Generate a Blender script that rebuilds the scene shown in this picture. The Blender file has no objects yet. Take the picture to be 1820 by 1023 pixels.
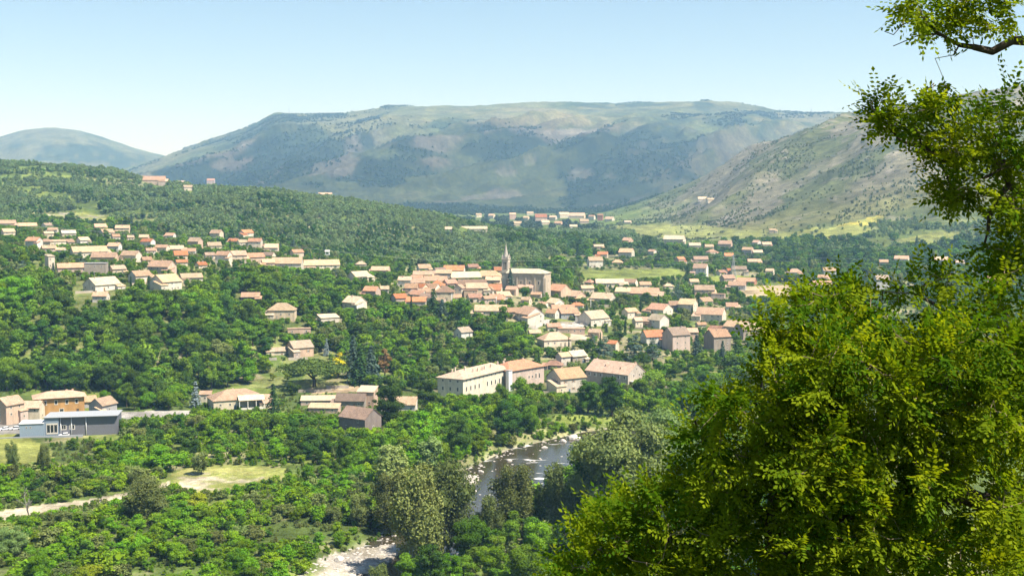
import bpy, bmesh, math, random
import numpy as np
from mathutils import Vector, Matrix, kdtree

scene = bpy.context.scene
coll = scene.collection
R = math.radians

# ------------------------------------------------------------------ camera
FPX = 2197.0            # focal length in pixels of the 1820 wide photograph
CX, CY, HROW = 910.0, 511.5, 350.0
PITCH = math.atan((CY - HROW) / FPX)
CP, SP = math.cos(PITCH), math.sin(PITCH)
cam_d = bpy.data.cameras.new('camera')
cam = bpy.data.objects.new('camera', cam_d)
coll.objects.link(cam)
cam_d.sensor_width = 36.0
cam_d.lens = 36.0 * FPX / 1820.0
cam_d.clip_start = 0.3
cam_d.clip_end = 60000.0
cam.location = (0, 0, 0)
cam.rotation_euler = (math.pi / 2 - PITCH, 0, 0)
scene.camera = cam

# ------------------------------------------------------------------ sky, sun, exposure
SUN_EL, SUN_AZ = 57.0, 120.0        # azimuth from +Y (view direction) towards +X (right)
world = bpy.data.worlds.new('World')
scene.world = world
world.use_nodes = True
wn = world.node_tree
wn.nodes.clear()
w_out = wn.nodes.new('ShaderNodeOutputWorld')
w_bg = wn.nodes.new('ShaderNodeBackground')
w_sky = wn.nodes.new('ShaderNodeTexSky')
w_sky.sky_type = 'NISHITA'
w_sky.sun_disc = False
w_sky.sun_elevation = R(SUN_EL)
w_sky.sun_rotation = R(SUN_AZ)
w_sky.altitude = 300
w_sky.air_density = 1.0
w_sky.dust_density = 0.2
w_sky.ozone_density = 2.0
w_bg.inputs['Strength'].default_value = 0.070
wn.links.new(w_sky.outputs[0], w_bg.inputs['Color'])
wn.links.new(w_bg.outputs[0], w_out.inputs['Surface'])

sun_d = bpy.data.lights.new('sun', 'SUN')
sun_d.energy = 5.0
sun_d.angle = R(0.53)
sun_d.color = (1.0, 0.955, 0.87)
sun = bpy.data.objects.new('sun', sun_d)
coll.objects.link(sun)
sdir = Vector((math.cos(R(SUN_EL)) * math.sin(R(SUN_AZ)), math.cos(R(SUN_EL)) * math.cos(R(SUN_AZ)), math.sin(R(SUN_EL))))
sun.rotation_euler = (-sdir).to_track_quat('-Z', 'Y').to_euler()
sun.location = (0, 0, 300)

vs = scene.view_settings
vs.view_transform = 'Standard'
vs.look = 'None'
vs.exposure = 1.05
vs.gamma = 1.0
vs.use_curve_mapping = False
cy = scene.cycles
cy.max_bounces = 5
cy.diffuse_bounces = 1
cy.glossy_bounces = 2
cy.transmission_bounces = 3
cy.transparent_max_bounces = 4
cy.volume_bounces = 1
cy.caustics_reflective = False
cy.caustics_refractive = False
cy.use_adaptive_sampling = True
cy.adaptive_threshold = 0.02
cy.use_denoising = True
cy.denoiser = 'OPENIMAGEDENOISE'
cy.denoising_input_passes = 'RGB_ALBEDO_NORMAL'
cy.denoising_prefilter = 'ACCURATE'

# ------------------------------------------------------------------ helpers: tags, projection, noise
def tag(o, label=None, cat=None, group=None, kind=None):
    if label: o['label'] = label
    if cat: o['category'] = cat
    if group: o['group'] = group
    if kind: o['kind'] = kind
    return o

def empty(name, loc=(0, 0, 0), rz=0.0):
    o = bpy.data.objects.new(name, None)
    o.empty_display_size = 0.5
    o.location = loc
    o.rotation_euler = (0, 0, rz)
    coll.objects.link(o)
    return o

def link(name, me, parent=None, loc=(0, 0, 0), rot=(0, 0, 0), scl=(1, 1, 1), col=None):
    o = bpy.data.objects.new(name, me)
    o.location = loc
    o.rotation_euler = rot
    o.scale = scl
    if parent is not None: o.parent = parent
    if col is not None: o.color = (col[0], col[1], col[2], 1)
    coll.objects.link(o)
    return o

def mesh_np(name, verts, faces, mats=(), midx=None, smooth=False):
    """verts (n,3), faces (m,k) all of the same size"""
    verts = np.asarray(verts, np.float32); faces = np.asarray(faces, np.int32)
    me = bpy.data.meshes.new(name)
    me.vertices.add(len(verts)); me.vertices.foreach_set('co', verts.ravel())
    m, k = faces.shape
    me.loops.add(m * k); me.loops.foreach_set('vertex_index', faces.ravel())
    me.polygons.add(m)
    me.polygons.foreach_set('loop_start', np.arange(0, m * k, k, dtype=np.int32))
    for mt in mats: me.materials.append(mt)
    if midx is not None: me.polygons.foreach_set('material_index', np.asarray(midx, np.int32))
    if smooth: me.polygons.foreach_set('use_smooth', np.ones(m, bool))
    me.update(calc_edges=True)
    return me

def project(X, Y, Z):
    dep = Y * CP - Z * SP
    yc = Y * SP + Z * CP
    return CX + FPX * X / dep, CY - FPX * yc / dep

def z_at(row, Y):
    q = (CY - np.asarray(row, float)) / FPX
    return Y * (q * CP - SP) / (CP + q * SP)

def hash2(ix, iy, seed):
    h = (ix.astype(np.int64) * 374761393 + iy.astype(np.int64) * 668265263 + seed * 1442695041) & 0x7fffffff
    h = ((h ^ (h >> 13)) * 1274126177) & 0x7fffffff
    h = h ^ (h >> 16)
    return (h & 0xffff) / 65535.0

def vnoise(x, y, seed=0):
    ix = np.floor(x); iy = np.floor(y)
    fx = x - ix; fy = y - iy
    fx = fx * fx * fx * (fx * (fx * 6 - 15) + 10); fy = fy * fy * fy * (fy * (fy * 6 - 15) + 10)
    a = hash2(ix, iy, seed); b = hash2(ix + 1, iy, seed); c = hash2(ix, iy + 1, seed); d = hash2(ix + 1, iy + 1, seed)
    return (a + (b - a) * fx) * (1 - fy) + (c + (d - c) * fx) * fy

def fbm(x, y, oct=4, seed=0, gain=0.5):
    s = 0.0; a = 1.0; t = 0.0
    for i in range(oct):
        s = s + a * vnoise(x * 2 ** i + 17.3 * i, y * 2 ** i - 9.1 * i, seed + i * 7); t += a; a *= gain
    return s / t

def ridged(x, y, oct=4, seed=0):
    s = 0.0; a = 1.0; t = 0.0
    for i in range(oct):
        n = 1 - np.abs(2 * vnoise(x * 2 ** i + 31.7 * i, y * 2 ** i + 5.3 * i, seed + i * 11) - 1)
        s = s + a * n * n; t += a; a *= 0.5
    return s / t

def in_poly(px, py, poly):
    inside = np.zeros(np.shape(px), bool)
    n = len(poly)
    for i in range(n):
        x0, y0 = poly[i]; x1, y1 = poly[(i + 1) % n]
        if y0 == y1: continue
        c = ((y0 > py) != (y1 > py)) & (px < (x1 - x0) * (py - y0) / (y1 - y0) + x0)
        inside ^= c
    return inside

def sstep(a, b, x):
    t = np.clip((x - a) / (b - a), 0, 1)
    return t * t * (3 - 2 * t)

# ------------------------------------------------------------------ terrain heights
# profiles: photograph column -> (distance, row of the bare ground there)
RIDGE_C = [-400, -200, 0, 100, 200, 270, 300, 340, 400, 450, 490, 520, 600, 660, 690, 750, 820, 900, 1050, 1200, 1290, 1340, 1400, 1450, 1540, 1640, 1800, 2200]
RIDGE_R = [335, 335, 330, 322, 305, 285, 276, 262, 243, 224, 201, 203, 205, 198, 189, 186, 187, 184, 185, 181, 182, 187, 197, 200, 198, 200, 205, 210]
FAR_C = [-400, -100, 0, 50, 100, 150, 200, 250, 290, 350, 500, 900, 2200]
FAR_R = [262, 255, 245, 231, 227, 233, 249, 266, 276, 290, 300, 300, 300]
COLS = {
    -400: [(560, 745), (600, 700), (700, 545), (800, 480), (950, 440), (1150, 415), (1400, 385), (1700, 325), (2000, 292), (2600, 330), (3300, 345)],
    0:    [(560, 745), (600, 700), (700, 545), (800, 485), (950, 442), (1150, 415), (1400, 390), (1700, 330), (1950, 293), (2600, 330), (3300, 345)],
    150:  [(560, 745), (610, 700), (720, 530), (800, 490), (950, 450), (1150, 420), (1400, 395), (1700, 338), (1950, 300), (2600, 335), (3300, 345)],
    300:  [(590, 722), (640, 672), (720, 535), (800, 492), (950, 456), (1150, 430), (1400, 400), (1700, 350), (1900, 331), (2600, 352), (3300, 355)],
    450:  [(600, 716), (650, 680), (730, 590), (820, 510), (920, 478), (1050, 455), (1200, 430), (1400, 388), (1600, 349), (1750, 341), (2600, 365), (3300, 362)],
    600:  [(600, 716), (640, 686), (700, 640), (800, 556), (950, 492), (1150, 464), (1400, 415), (1600, 370), (1720, 359), (2600, 380), (3300, 368)],
    750:  [(600, 716), (650, 690), (700, 652), (800, 565), (880, 524), (950, 503), (1150, 473), (1400, 432), (1600, 386), (1680, 383), (2600, 397), (3300, 378)],
    900:  [(600, 716), (650, 690), (700, 650), (800, 575), (900, 525), (1000, 506), (1150, 482), (1400, 452), (1600, 422), (1700, 414), (2000, 416), (2600, 399), (3300, 384)],
    1050: [(600, 716), (640, 693), (700, 645), (800, 590), (950, 540), (1150, 491), (1400, 456), (1700, 433), (2100, 413), (2600, 397), (3300, 382)],
    1200: [(600, 716), (700, 660), (760, 625), (850, 582), (950, 551), (1150, 502), (1400, 464), (1700, 437), (2100, 411), (2600, 386), (3000, 354), (3300, 336)],
    1350: [(600, 716), (700, 660), (800, 615), (950, 555), (1150, 505), (1400, 468), (1700, 436), (1900, 410), (2200, 366), (2600, 300), (2950, 272), (3300, 260)],
    1500: [(600, 716), (700, 660), (800, 615), (950, 555), (1150, 507), (1400, 470), (1600, 447), (1800, 412), (2200, 315), (2600, 234), (2800, 216), (3300, 210)],
    1650: [(600, 716), (700, 660), (800, 615), (950, 555), (1150, 507), (1400, 470), (1600, 447), (1800, 398), (2200, 275), (2600, 180), (2760, 173), (3300, 195)],
    1820: [(600, 716), (700, 660), (800, 615), (950, 555), (1150, 505), (1400, 468), (1600, 440), (1800, 382), (2200, 256), (2600, 170), (2800, 160), (3300, 175)],
    2300: [(600, 716), (700, 660), (800, 615), (950, 550), (1150, 495), (1400, 455), (1600, 420), (1800, 360), (2200, 235), (2600, 155), (2800, 145), (3300, 160)],
}
NEAR = [(-60, 2.0), (-20, 0.5), (0, -1.7), (4, -3.2), (12, -8.0), (60, -37), (150, -80), (240, -97), (330, -100), (500, -100)]

def pchip(xs, ys, x):
    xs = np.asarray(xs, float); ys = np.asarray(ys, float)
    h = np.diff(xs); d = np.diff(ys) / h
    m = np.zeros(len(xs))
    for i in range(1, len(xs) - 1):
        if d[i - 1] * d[i] > 0:
            w1 = 2 * h[i] + h[i - 1]; w2 = h[i] + 2 * h[i - 1]
            m[i] = (w1 + w2) / (w1 / d[i - 1] + w2 / d[i])
    m[0] = d[0]; m[-1] = d[-1]
    k = np.clip(np.searchsorted(xs, x) - 1, 0, len(xs) - 2)
    t = (x - xs[k]) / h[k]
    t2, t3 = t * t, t * t * t
    return (2 * t3 - 3 * t2 + 1) * ys[k] + (t3 - 2 * t2 + t) * h[k] * m[k] + (-2 * t3 + 3 * t2) * ys[k + 1] + (t3 - t2) * h[k] * m[k + 1]

def s_of(Y):            # distance -> table coordinate
    return np.log(np.maximum(Y, -80) + 120.0)

NT = 700
SGRID = np.linspace(s_of(-60), s_of(16000), NT)
YGRID = np.exp(SGRID) - 120.0
CGRID = np.arange(-400, 2301, 10.0)
def build_table():
    keys = sorted(COLS)
    prof = []
    fine = sorted(set(keys) | set(RIDGE_C) | set(FAR_C) | set(range(-400, 2301, 50)))
    fine = [c for c in fine if -400 <= c <= 2300]
    # all columns resampled on the table distances (mid part), then the far mountains added
    T = np.zeros((len(keys), NT))
    for i, c in enumerate(keys):
        pts = list(NEAR) + [(D, float(z_at(r, D))) for D, r in COLS[c]]
        pts.append((3900, -45.0 if c < 1150 else float(z_at(COLS[c][-1][1], 3300)) * 0.9))
        pts.append((16000, pts[-1][1]))
        T[i] = pchip(s_of(np.array([p[0] for p in pts])), [p[1] for p in pts], SGRID)
    mid = np.zeros((len(CGRID), NT))
    for j in range(NT):
        mid[:, j] = pchip(keys, T[:, j], CGRID)
    rr = np.interp(CGRID, RIDGE_C, RIDGE_R); fr = np.interp(CGRID, FAR_C, FAR_R)
    zr = z_at(rr, 7000.0); zf = z_at(fr, 9200.0)
    frac = pchip([3700, 4000, 4400, 4900, 5300, 5480, 6200, 7000, 7600, 9000, 16000], [0, 0.02, .13, .36, .56, .66, .79, 1.0, 1.0, .85, .6], YGRID)
    frac = np.where(YGRID < 3700, 0, frac)
    z0 = -45.0
    main = z0 + (zr[:, None] - z0) * frac[None, :]
    ff = pchip([5200, 6200, 7600, 9200, 10500, 16000], [0, .12, .52, 1.0, .9, .3], YGRID)
    ff = np.where(YGRID < 5200, 0, ff)
    far = z0 + (zf[:, None] - z0) * ff[None, :]
    out = mid.copy()
    sel = YGRID > 3700
    out[:, sel] = np.maximum(np.maximum(mid, main), far)[:, sel]
    # soften along the columns
    for _ in range(2):
        p = np.pad(out, ((1, 1), (0, 0)), 'edge')
        out = 0.25 * p[:-2] + 0.5 * p[1:-1] + 0.25 * p[2:]
    return out
TABLE = build_table()

# the river: photograph points on the water plane
RIVER_Z = -103.0
def ray_z(px, row, z):
    Y = z * 1.0 / float(z_at(row, 1.0))
    dep = Y * CP - z * SP
    return ((px - CX) / FPX * dep, Y)
RIVER = [ray_z(px, row, RIVER_Z) for px, row in [(1900, 735), (1500, 748), (1250, 760), (1090, 778), (985, 808), (905, 850), (845, 888), (775, 945), (690, 1012), (560, 1130), (300, 1350)]]
RIVER_HW = [16, 16, 16, 15, 18, 18, 16, 13, 12, 12, 12]
def river_dist(X, Y):
    best = np.full(np.shape(X), 1e9)
    for i in range(len(RIVER) - 1):
        (x0, y0), (x1, y1) = RIVER[i], RIVER[i + 1]
        dx, dy = x1 - x0, y1 - y0
        t = np.clip(((X - x0) * dx + (Y - y0) * dy) / (dx * dx + dy * dy), 0, 1)
        w = RIVER_HW[i] + (RIVER_HW[i + 1] - RIVER_HW[i]) * t
        best = np.minimum(best, np.hypot(X - x0 - t * dx, Y - y0 - t * dy) - w)
    return best     # negative on the water

BAR = [(520, 1040), (560, 1005), (600, 985), (640, 972), (700, 966), (716, 975), (690, 1000), (640, 1022), (600, 1040)]
BAR2 = [(800, 852), (825, 842), (846, 842), (852, 850), (838, 862), (842, 872), (826, 880), (810, 884)]

def base_h(X, Y):
    X = np.asarray(X, float); Y = np.asarray(Y, float)
    c = np.clip(CX + FPX * X / np.maximum(Y, 25.0), -400, 2299)
    ci = (c + 400) / 10.0; i = np.clip(ci.astype(int), 0, len(CGRID) - 2); fi = ci - i
    sj = (np.clip(s_of(Y), SGRID[0], SGRID[-1]) - SGRID[0]) / (SGRID[1] - SGRID[0]); j = np.clip(sj.astype(int), 0, NT - 2); fj = sj - j
    return (TABLE[i, j] * (1 - fi) + TABLE[i + 1, j] * fi) * (1 - fj) + (TABLE[i, j + 1] * (1 - fi) + TABLE[i + 1, j + 1] * fi) * fj

def height(X, Y):
    X = np.asarray(X, float); Y = np.asarray(Y, float)
    z = base_h(X, Y)
    # rough ground of the valley and the hills
    w = sstep(320, 420, Y) * 0.9 + sstep(1000, 1500, Y) * 3.0
    z = z + w * (fbm(X / 45, Y / 45, 3, 3) - 0.5) * 2
    # gullies on the grey slope to the right
    u = CX + FPX * X / np.maximum(Y, 25)
    wr = sstep(1050, 1350, u) * sstep(1750, 2300, Y) * (1 - sstep(3400, 3900, Y))
    s = X - 0.55 * Y
    z = z + wr * 48 * (ridged(s / 330, (Y + 0.5 * X) / 1500, 4, 21) - 0.55)
    z = z + wr * 7 * (fbm(X / 70, Y / 70, 3, 25) - 0.5)
    # spurs and ravines of the plateau mountain
    wm = sstep(3800, 4700, Y) * (1 - 0.85 * sstep(5500, 6100, Y)) * (1 - sstep(7200, 8200, Y))
    s = X - 0.9 * Y + 260 * fbm(X / 1300, Y / 1300, 2, 40)
    z = z + wm * 200 * (ridged(s / 900, (Y + 0.9 * X) / 3600, 5, 33) - 0.5) + wm * 110 * (ridged(s / 330, (Y + 0.9 * X) / 1500, 4, 35) - 0.5) + wm * 36 * (ridged(s / 120, (Y + 0.9 * X) / 480, 3, 37) - 0.5)
    wt = sstep(5400, 6000, Y) * (1 - sstep(6600, 6900, Y))
    z = z + wt * 55 * (fbm(X / 700, Y / 420, 4, 51) - 0.55)
    wf = sstep(5600, 6800, Y) * (1 - sstep(8600, 9100, Y)) * (1 - sstep(250, 420, u))
    z = z + wf * 90 * (ridged(X / 1500, Y / 1800, 4, 61) - 0.55)
    # lip of the cliff band
    near = (Y < 720) & (Y > 200)
    if np.any(near):
        d = river_dist(np.where(near, X, 1e6), np.where(near, Y, 1e6))
        k = sstep(-4, 14, d)
        zc = -105.0 + (z + 105.0) * k
        z = np.where(near, zc, z)
        zs = np.where(near, z, -100.0)
        px, py = project(X, np.maximum(Y, 50), np.full_like(zs, -102.5))
        b = near & (in_poly(px, py, BAR) | in_poly(px, py, BAR2))
        z = np.where(b, np.maximum(z, -102.55 + 0.5 * fbm(X / 3, Y / 3, 3, 77)), z)
    return z

def ground(px, row, dmin=200.0):
    """the point of the ground that the photograph shows at a pixel"""
    q = (CY - row) / FPX
    d = np.array([(px - CX) / FPX, CP + q * SP, q * CP - SP])
    ts = np.exp(np.linspace(math.log(dmin), math.log(15000), 1600))
    P = d[None, :] * ts[:, None]
    h = height(P[:, 0], P[:, 1])
    below = P[:, 2] < h
    if not below.any(): k = len(ts) - 1
    else: k = int(np.argmax(below))
    if k == 0: return Vector((P[0, 0], P[0, 1], h[0]))
    a = (P[k - 1, 2] - h[k - 1]); b = (h[k] - P[k, 2]); t = a / max(a + b, 1e-6)
    p = P[k - 1] * (1 - t) + P[k] * t
    return Vector((p[0], p[1], float(height(p[0:1], p[1:2])[0])))
# ------------------------------------------------------------------ materials
def new_mat(name):
    m = bpy.data.materials.new(name)
    m.use_nodes = True
    m.node_tree.nodes.clear()
    return m, m.node_tree.nodes, m.node_tree.links

def nd(nodes, t, **kw):
    n = nodes.new(t)
    for k, v in kw.items():
        if k.startswith('i_'): n.inputs[k[2:].replace('_', ' ')].default_value = v
        else: setattr(n, k, v)
    return n

def mixc(nodes, links, a, b, fac, mode='MIX'):
    n = nodes.new('ShaderNodeMix'); n.data_type = 'RGBA'; n.blend_type = mode
    for sock, v in ((6, a), (7, b), (0, fac)):
        if isinstance(v, (int, float)): n.inputs[sock].default_value = v
        elif isinstance(v, (tuple, list)): n.inputs[sock].default_value = (v[0], v[1], v[2], 1)
        else: links.new(v, n.inputs[sock])
    return n.outputs[2]

def leaf_mat(name, ca, cb, trans=0.25, gloss=0.0, objvar=0.35):
    m, N, L = new_mat(name)
    at = nd(N, 'ShaderNodeAttribute', attribute_name='tint')
    oi = nd(N, 'ShaderNodeObjectInfo')
    c = mixc(N, L, ca, cb, at.outputs['Fac'])
    hsv = nd(N, 'ShaderNodeHueSaturation')
    mr = nd(N, 'ShaderNodeMapRange'); mr.inputs[3].default_value = 1 - objvar; mr.inputs[4].default_value = 1 + objvar
    L.new(oi.outputs['Random'], mr.inputs[0]); L.new(mr.outputs[0], hsv.inputs['Value'])
    m2 = nd(N, 'ShaderNodeMath', operation='MULTIPLY'); m2.inputs[1].default_value = 7.31
    fr = nd(N, 'ShaderNodeMath', operation='FRACT')
    L.new(oi.outputs['Random'], m2.inputs[0]); L.new(m2.outputs[0], fr.inputs[0])
    mh = nd(N, 'ShaderNodeMapRange'); mh.inputs[3].default_value = 0.5 - 0.016 * objvar / 0.35; mh.inputs[4].default_value = 0.5 + 0.02 * objvar / 0.35
    L.new(fr.outputs[0], mh.inputs[0]); L.new(mh.outputs[0], hsv.inputs['Hue'])
    L.new(c, hsv.inputs['Color'])
    dif = nd(N, 'ShaderNodeBsdfDiffuse'); tr = nd(N, 'ShaderNodeBsdfTranslucent')
    L.new(hsv.outputs[0], dif.inputs['Color'])
    tc = mixc(N, L, hsv.outputs[0], (1.35, 1.25, 0.4), 1.0, 'MULTIPLY')
    L.new(tc, tr.inputs['Color'])
    mx = nd(N, 'ShaderNodeMixShader'); mx.inputs[0].default_value = trans
    L.new(dif.outputs[0], mx.inputs[1]); L.new(tr.outputs[0], mx.inputs[2])
    last = mx.outputs[0]
    if gloss > 0:
        gl = nd(N, 'ShaderNodeBsdfGlossy'); gl.inputs['Roughness'].default_value = 0.35
        gl.inputs['Color'].default_value = (0.9, 0.95, 0.9, 1)
        m3 = nd(N, 'ShaderNodeMixShader'); m3.inputs[0].default_value = gloss
        L.new(last, m3.inputs[1]); L.new(gl.outputs[0], m3.inputs[2]); last = m3.outputs[0]
    out = nd(N, 'ShaderNodeOutputMaterial'); L.new(last, out.inputs['Surface'])
    return m

M = {}
M['leaf_mid'] = leaf_mat('leaf_mid_green', (0.088, 0.173, 0.015), (0.158, 0.264, 0.024))
M['leaf_dark'] = leaf_mat('leaf_dark_green', (0.047, 0.104, 0.018), (0.091, 0.156, 0.022))
M['leaf_bright'] = leaf_mat('leaf_bright_green', (0.108, 0.220, 0.010), (0.194, 0.310, 0.019))
M['leaf_olive'] = leaf_mat('leaf_olive', (0.125, 0.165, 0.046), (0.219, 0.256, 0.081))
M['leaf_grey'] = leaf_mat('leaf_grey_green', (0.146, 0.217, 0.063), (0.271, 0.351, 0.110))
M['leaf_yellowish'] = leaf_mat('leaf_lime', (0.196, 0.266, 0.014), (0.315, 0.378, 0.030))
M['needle_blue'] = leaf_mat('needle_blue_green', (0.053, 0.090, 0.063), (0.108, 0.156, 0.111), 0.1, 0, 0.2)
M['needle_dark'] = leaf_mat('needle_dark_green', (0.029, 0.064, 0.020), (0.058, 0.106, 0.031), 0.1, 0, 0.2)
M['needle_pine'] = leaf_mat('needle_pine_green', (0.060, 0.099, 0.021), (0.112, 0.156, 0.034), 0.12, 0, 0.2)
M['leaf_broom'] = leaf_mat('broom_yellow', (0.62, 0.55, 0.015), (0.80, 0.72, 0.03), 0.25, 0, 0.1)
M['leaf_brown'] = leaf_mat('leaf_russet', (0.22, 0.13, 0.045), (0.32, 0.21, 0.08), 0.2, 0, 0.1)
M['leaf_silver'] = leaf_mat('needle_silver_blue', (0.17, 0.22, 0.22), (0.27, 0.33, 0.33), 0.1, 0, 0.1)
M['leaf_hill'] = leaf_mat('leaf_hill_wood', (0.118, 0.188, 0.066), (0.215, 0.285, 0.110), 0.25, 0, 0.32)
M['leaf_far'] = leaf_mat('leaf_far_forest', (0.040, 0.066, 0.030), (0.075, 0.105, 0.045), 0.2, 0, 0.3)
M['leaf_scrub'] = leaf_mat('leaf_dry_scrub', (0.086, 0.114, 0.046), (0.172, 0.186, 0.085), 0.2, 0, 0.4)
M['leaf_locust'] = leaf_mat('leaf_locust', (0.060, 0.135, 0.008), (0.270, 0.330, 0.014), 0.52, 0.0, 0.0)

def simple_mat(name, col, rough=0.85, noise=0.2, scale=1.5, spec=0.3, metallic=0.0, bump=0.0):
    m, N, L = new_mat(name)
    b = nd(N, 'ShaderNodeBsdfPrincipled'); b.inputs['Roughness'].default_value = rough; b.inputs['Metallic'].default_value = metallic
    b.inputs['Specular IOR Level'].default_value = spec
    tc = nd(N, 'ShaderNodeTexCoord')
    nz = nd(N, 'ShaderNodeTexNoise'); nz.inputs['Scale'].default_value = scale; nz.inputs['Detail'].default_value = 4
    L.new(tc.outputs['Object'], nz.inputs['Vector'])
    mr = nd(N, 'ShaderNodeMapRange'); mr.inputs[1].default_value = 0.25; mr.inputs[2].default_value = 0.75; mr.inputs[3].default_value = 1 - noise; mr.inputs[4].default_value = 1 + noise
    L.new(nz.outputs['Fac'], mr.inputs[0])
    if col is None:
        oi = nd(N, 'ShaderNodeObjectInfo'); base = oi.outputs['Color']
    else: base = col
    c = mixc(N, L, base, mr.outputs[0], 1.0, 'MULTIPLY')
    L.new(c, b.inputs['Base Color'])
    if bump:
        bp = nd(N, 'ShaderNodeBump'); bp.inputs['Strength'].default_value = bump
        L.new(nz.outputs['Fac'], bp.inputs['Height']); L.new(bp.outputs[0], b.inputs['Normal'])
    out = nd(N, 'ShaderNodeOutputMaterial'); L.new(b.outputs[0], out.inputs['Surface'])
    return m

def wall_material():
    """plaster and rubble stone: the object colour with blotches, runs of damp and courses"""
    m, N, L = new_mat('wall_plaster')
    b = nd(N, 'ShaderNodeBsdfPrincipled'); b.inputs['Roughness'].default_value = 0.92; b.inputs['Specular IOR Level'].default_value = 0.2
    tc = nd(N, 'ShaderNodeTexCoord'); oi = nd(N, 'ShaderNodeObjectInfo')
    mp = nd(N, 'ShaderNodeMapping'); mp.inputs['Scale'].default_value = (1.0, 1.0, 0.35)
    L.new(tc.outputs['Object'], mp.inputs['Vector'])
    n1 = nd(N, 'ShaderNodeTexNoise'); n1.inputs['Scale'].default_value = 0.5; n1.inputs['Detail'].default_value = 6; n1.inputs['Roughness'].default_value = 0.65
    n2 = nd(N, 'ShaderNodeTexNoise'); n2.inputs['Scale'].default_value = 3.5; n2.inputs['Detail'].default_value = 3
    L.new(mp.outputs[0], n1.inputs['Vector']); L.new(tc.outputs['Object'], n2.inputs['Vector'])
    r1 = nd(N, 'ShaderNodeMapRange'); r1.inputs[1].default_value = 0.3; r1.inputs[2].default_value = 0.7; r1.inputs[3].default_value = 0.72; r1.inputs[4].default_value = 1.12
    r2 = nd(N, 'ShaderNodeMapRange'); r2.inputs[1].default_value = 0.3; r2.inputs[2].default_value = 0.7; r2.inputs[3].default_value = 0.85; r2.inputs[4].default_value = 1.12
    L.new(n1.outputs['Fac'], r1.inputs[0]); L.new(n2.outputs['Fac'], r2.inputs[0])
    c = mixc(N, L, oi.outputs['Color'], r1.outputs[0], 1.0, 'MULTIPLY')
    c = mixc(N, L, c, r2.outputs[0], 1.0, 'MULTIPLY')
    L.new(c, b.inputs['Base Color'])
    out = nd(N, 'ShaderNodeOutputMaterial'); L.new(b.outputs[0], out.inputs['Surface'])
    return m

def roof_material():
    """canal tiles: the object colour with tile rows, lichen blotches and odd tiles"""
    m, N, L = new_mat('roof_tiles')
    b = nd(N, 'ShaderNodeBsdfPrincipled'); b.inputs['Roughness'].default_value = 0.9; b.inputs['Specular IOR Level'].default_value = 0.2
    tc = nd(N, 'ShaderNodeTexCoord'); oi = nd(N, 'ShaderNodeObjectInfo')
    n1 = nd(N, 'ShaderNodeTexNoise'); n1.inputs['Scale'].default_value = 0.35; n1.inputs['Detail'].default_value = 5; n1.inputs['Roughness'].default_value = 0.7
    vo = nd(N, 'ShaderNodeTexVoronoi'); vo.inputs['Scale'].default_value = 2.6
    L.new(tc.outputs['Object'], n1.inputs['Vector']); L.new(tc.outputs['Object'], vo.inputs['Vector'])
    wv = nd(N, 'ShaderNodeTexWave', wave_type='BANDS', bands_direction='X'); wv.inputs['Scale'].default_value = 1.1; wv.inputs['Distortion'].default_value = 0.6
    L.new(tc.outputs['Object'], wv.inputs['Vector'])
    r1 = nd(N, 'ShaderNodeMapRange'); r1.inputs[1].default_value = 0.3; r1.inputs[2].default_value = 0.7; r1.inputs[3].default_value = 0.75; r1.inputs[4].default_value = 1.15
    L.new(n1.outputs['Fac'], r1.inputs[0])
    sp = nd(N, 'ShaderNodeSeparateColor'); L.new(vo.outputs['Color'], sp.inputs[0])
    r2 = nd(N, 'ShaderNodeMapRange'); r2.inputs[3].default_value = 0.8; r2.inputs[4].default_value = 1.18
    L.new(sp.outputs[0], r2.inputs[0])
    r3 = nd(N, 'ShaderNodeMapRange'); r3.inputs[3].default_value = 0.88; r3.inputs[4].default_value = 1.06
    L.new(wv.outputs['Fac'], r3.inputs[0])
    c = oi.outputs['Color']
    for r in (r1, r2, r3): c = mixc(N, L, c, r.outputs[0], 1.0, 'MULTIPLY')
    L.new(c, b.inputs['Base Color'])
    bp = nd(N, 'ShaderNodeBump'); bp.inputs['Strength'].default_value = 0.5; bp.inputs['Distance'].default_value = 0.1
    L.new(wv.outputs['Fac'], bp.inputs['Height']); L.new(bp.outputs[0], b.inputs['Normal'])
    out = nd(N, 'ShaderNodeOutputMaterial'); L.new(b.outputs[0], out.inputs['Surface'])
    return m

M['wall'] = wall_material()
M['roof'] = roof_material()
M['paint'] = simple_mat('object_paint', None, 0.8, 0.08, 2.0)
M['glass'] = simple_mat('window_glass', (0.02, 0.024, 0.03), 0.15, 0.3, 0.7, 0.5)
M['frame'] = simple_mat('window_surround', (0.6, 0.55, 0.47), 0.8, 0.1)
M['bark'] = simple_mat('bark', (0.085, 0.065, 0.045), 0.95, 0.4, 3.0, 0.1)
M['bark_pale'] = simple_mat('bark_pale', (0.34, 0.31, 0.27), 0.95, 0.3, 3.0, 0.1)
M['bark_locust'] = simple_mat('bark_locust', (0.070, 0.056, 0.044), 0.95, 0.5, 9.0, 0.1, 0, 0.6)
M['twig'] = simple_mat('twig', (0.26, 0.20, 0.12), 0.9, 0.3, 9.0, 0.2)
M['stone_pale'] = simple_mat('river_stone', (0.46, 0.42, 0.37), 0.85, 0.35, 0.9, 0.3)
M['steel'] = simple_mat('galvanised_steel', (0.45, 0.46, 0.47), 0.5, 0.1, 2.0, 0.5, 0.6)
M['cable'] = simple_mat('aluminium_cable', (0.62, 0.63, 0.64), 0.45, 0.05, 2.0, 0.5, 0.3)
M['tyre'] = simple_mat('tyre_rubber', (0.02, 0.02, 0.02), 0.9, 0.1)
M['asphalt'] = simple_mat('asphalt', (0.13, 0.125, 0.12), 0.95, 0.25, 0.4, 0.2)

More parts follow.
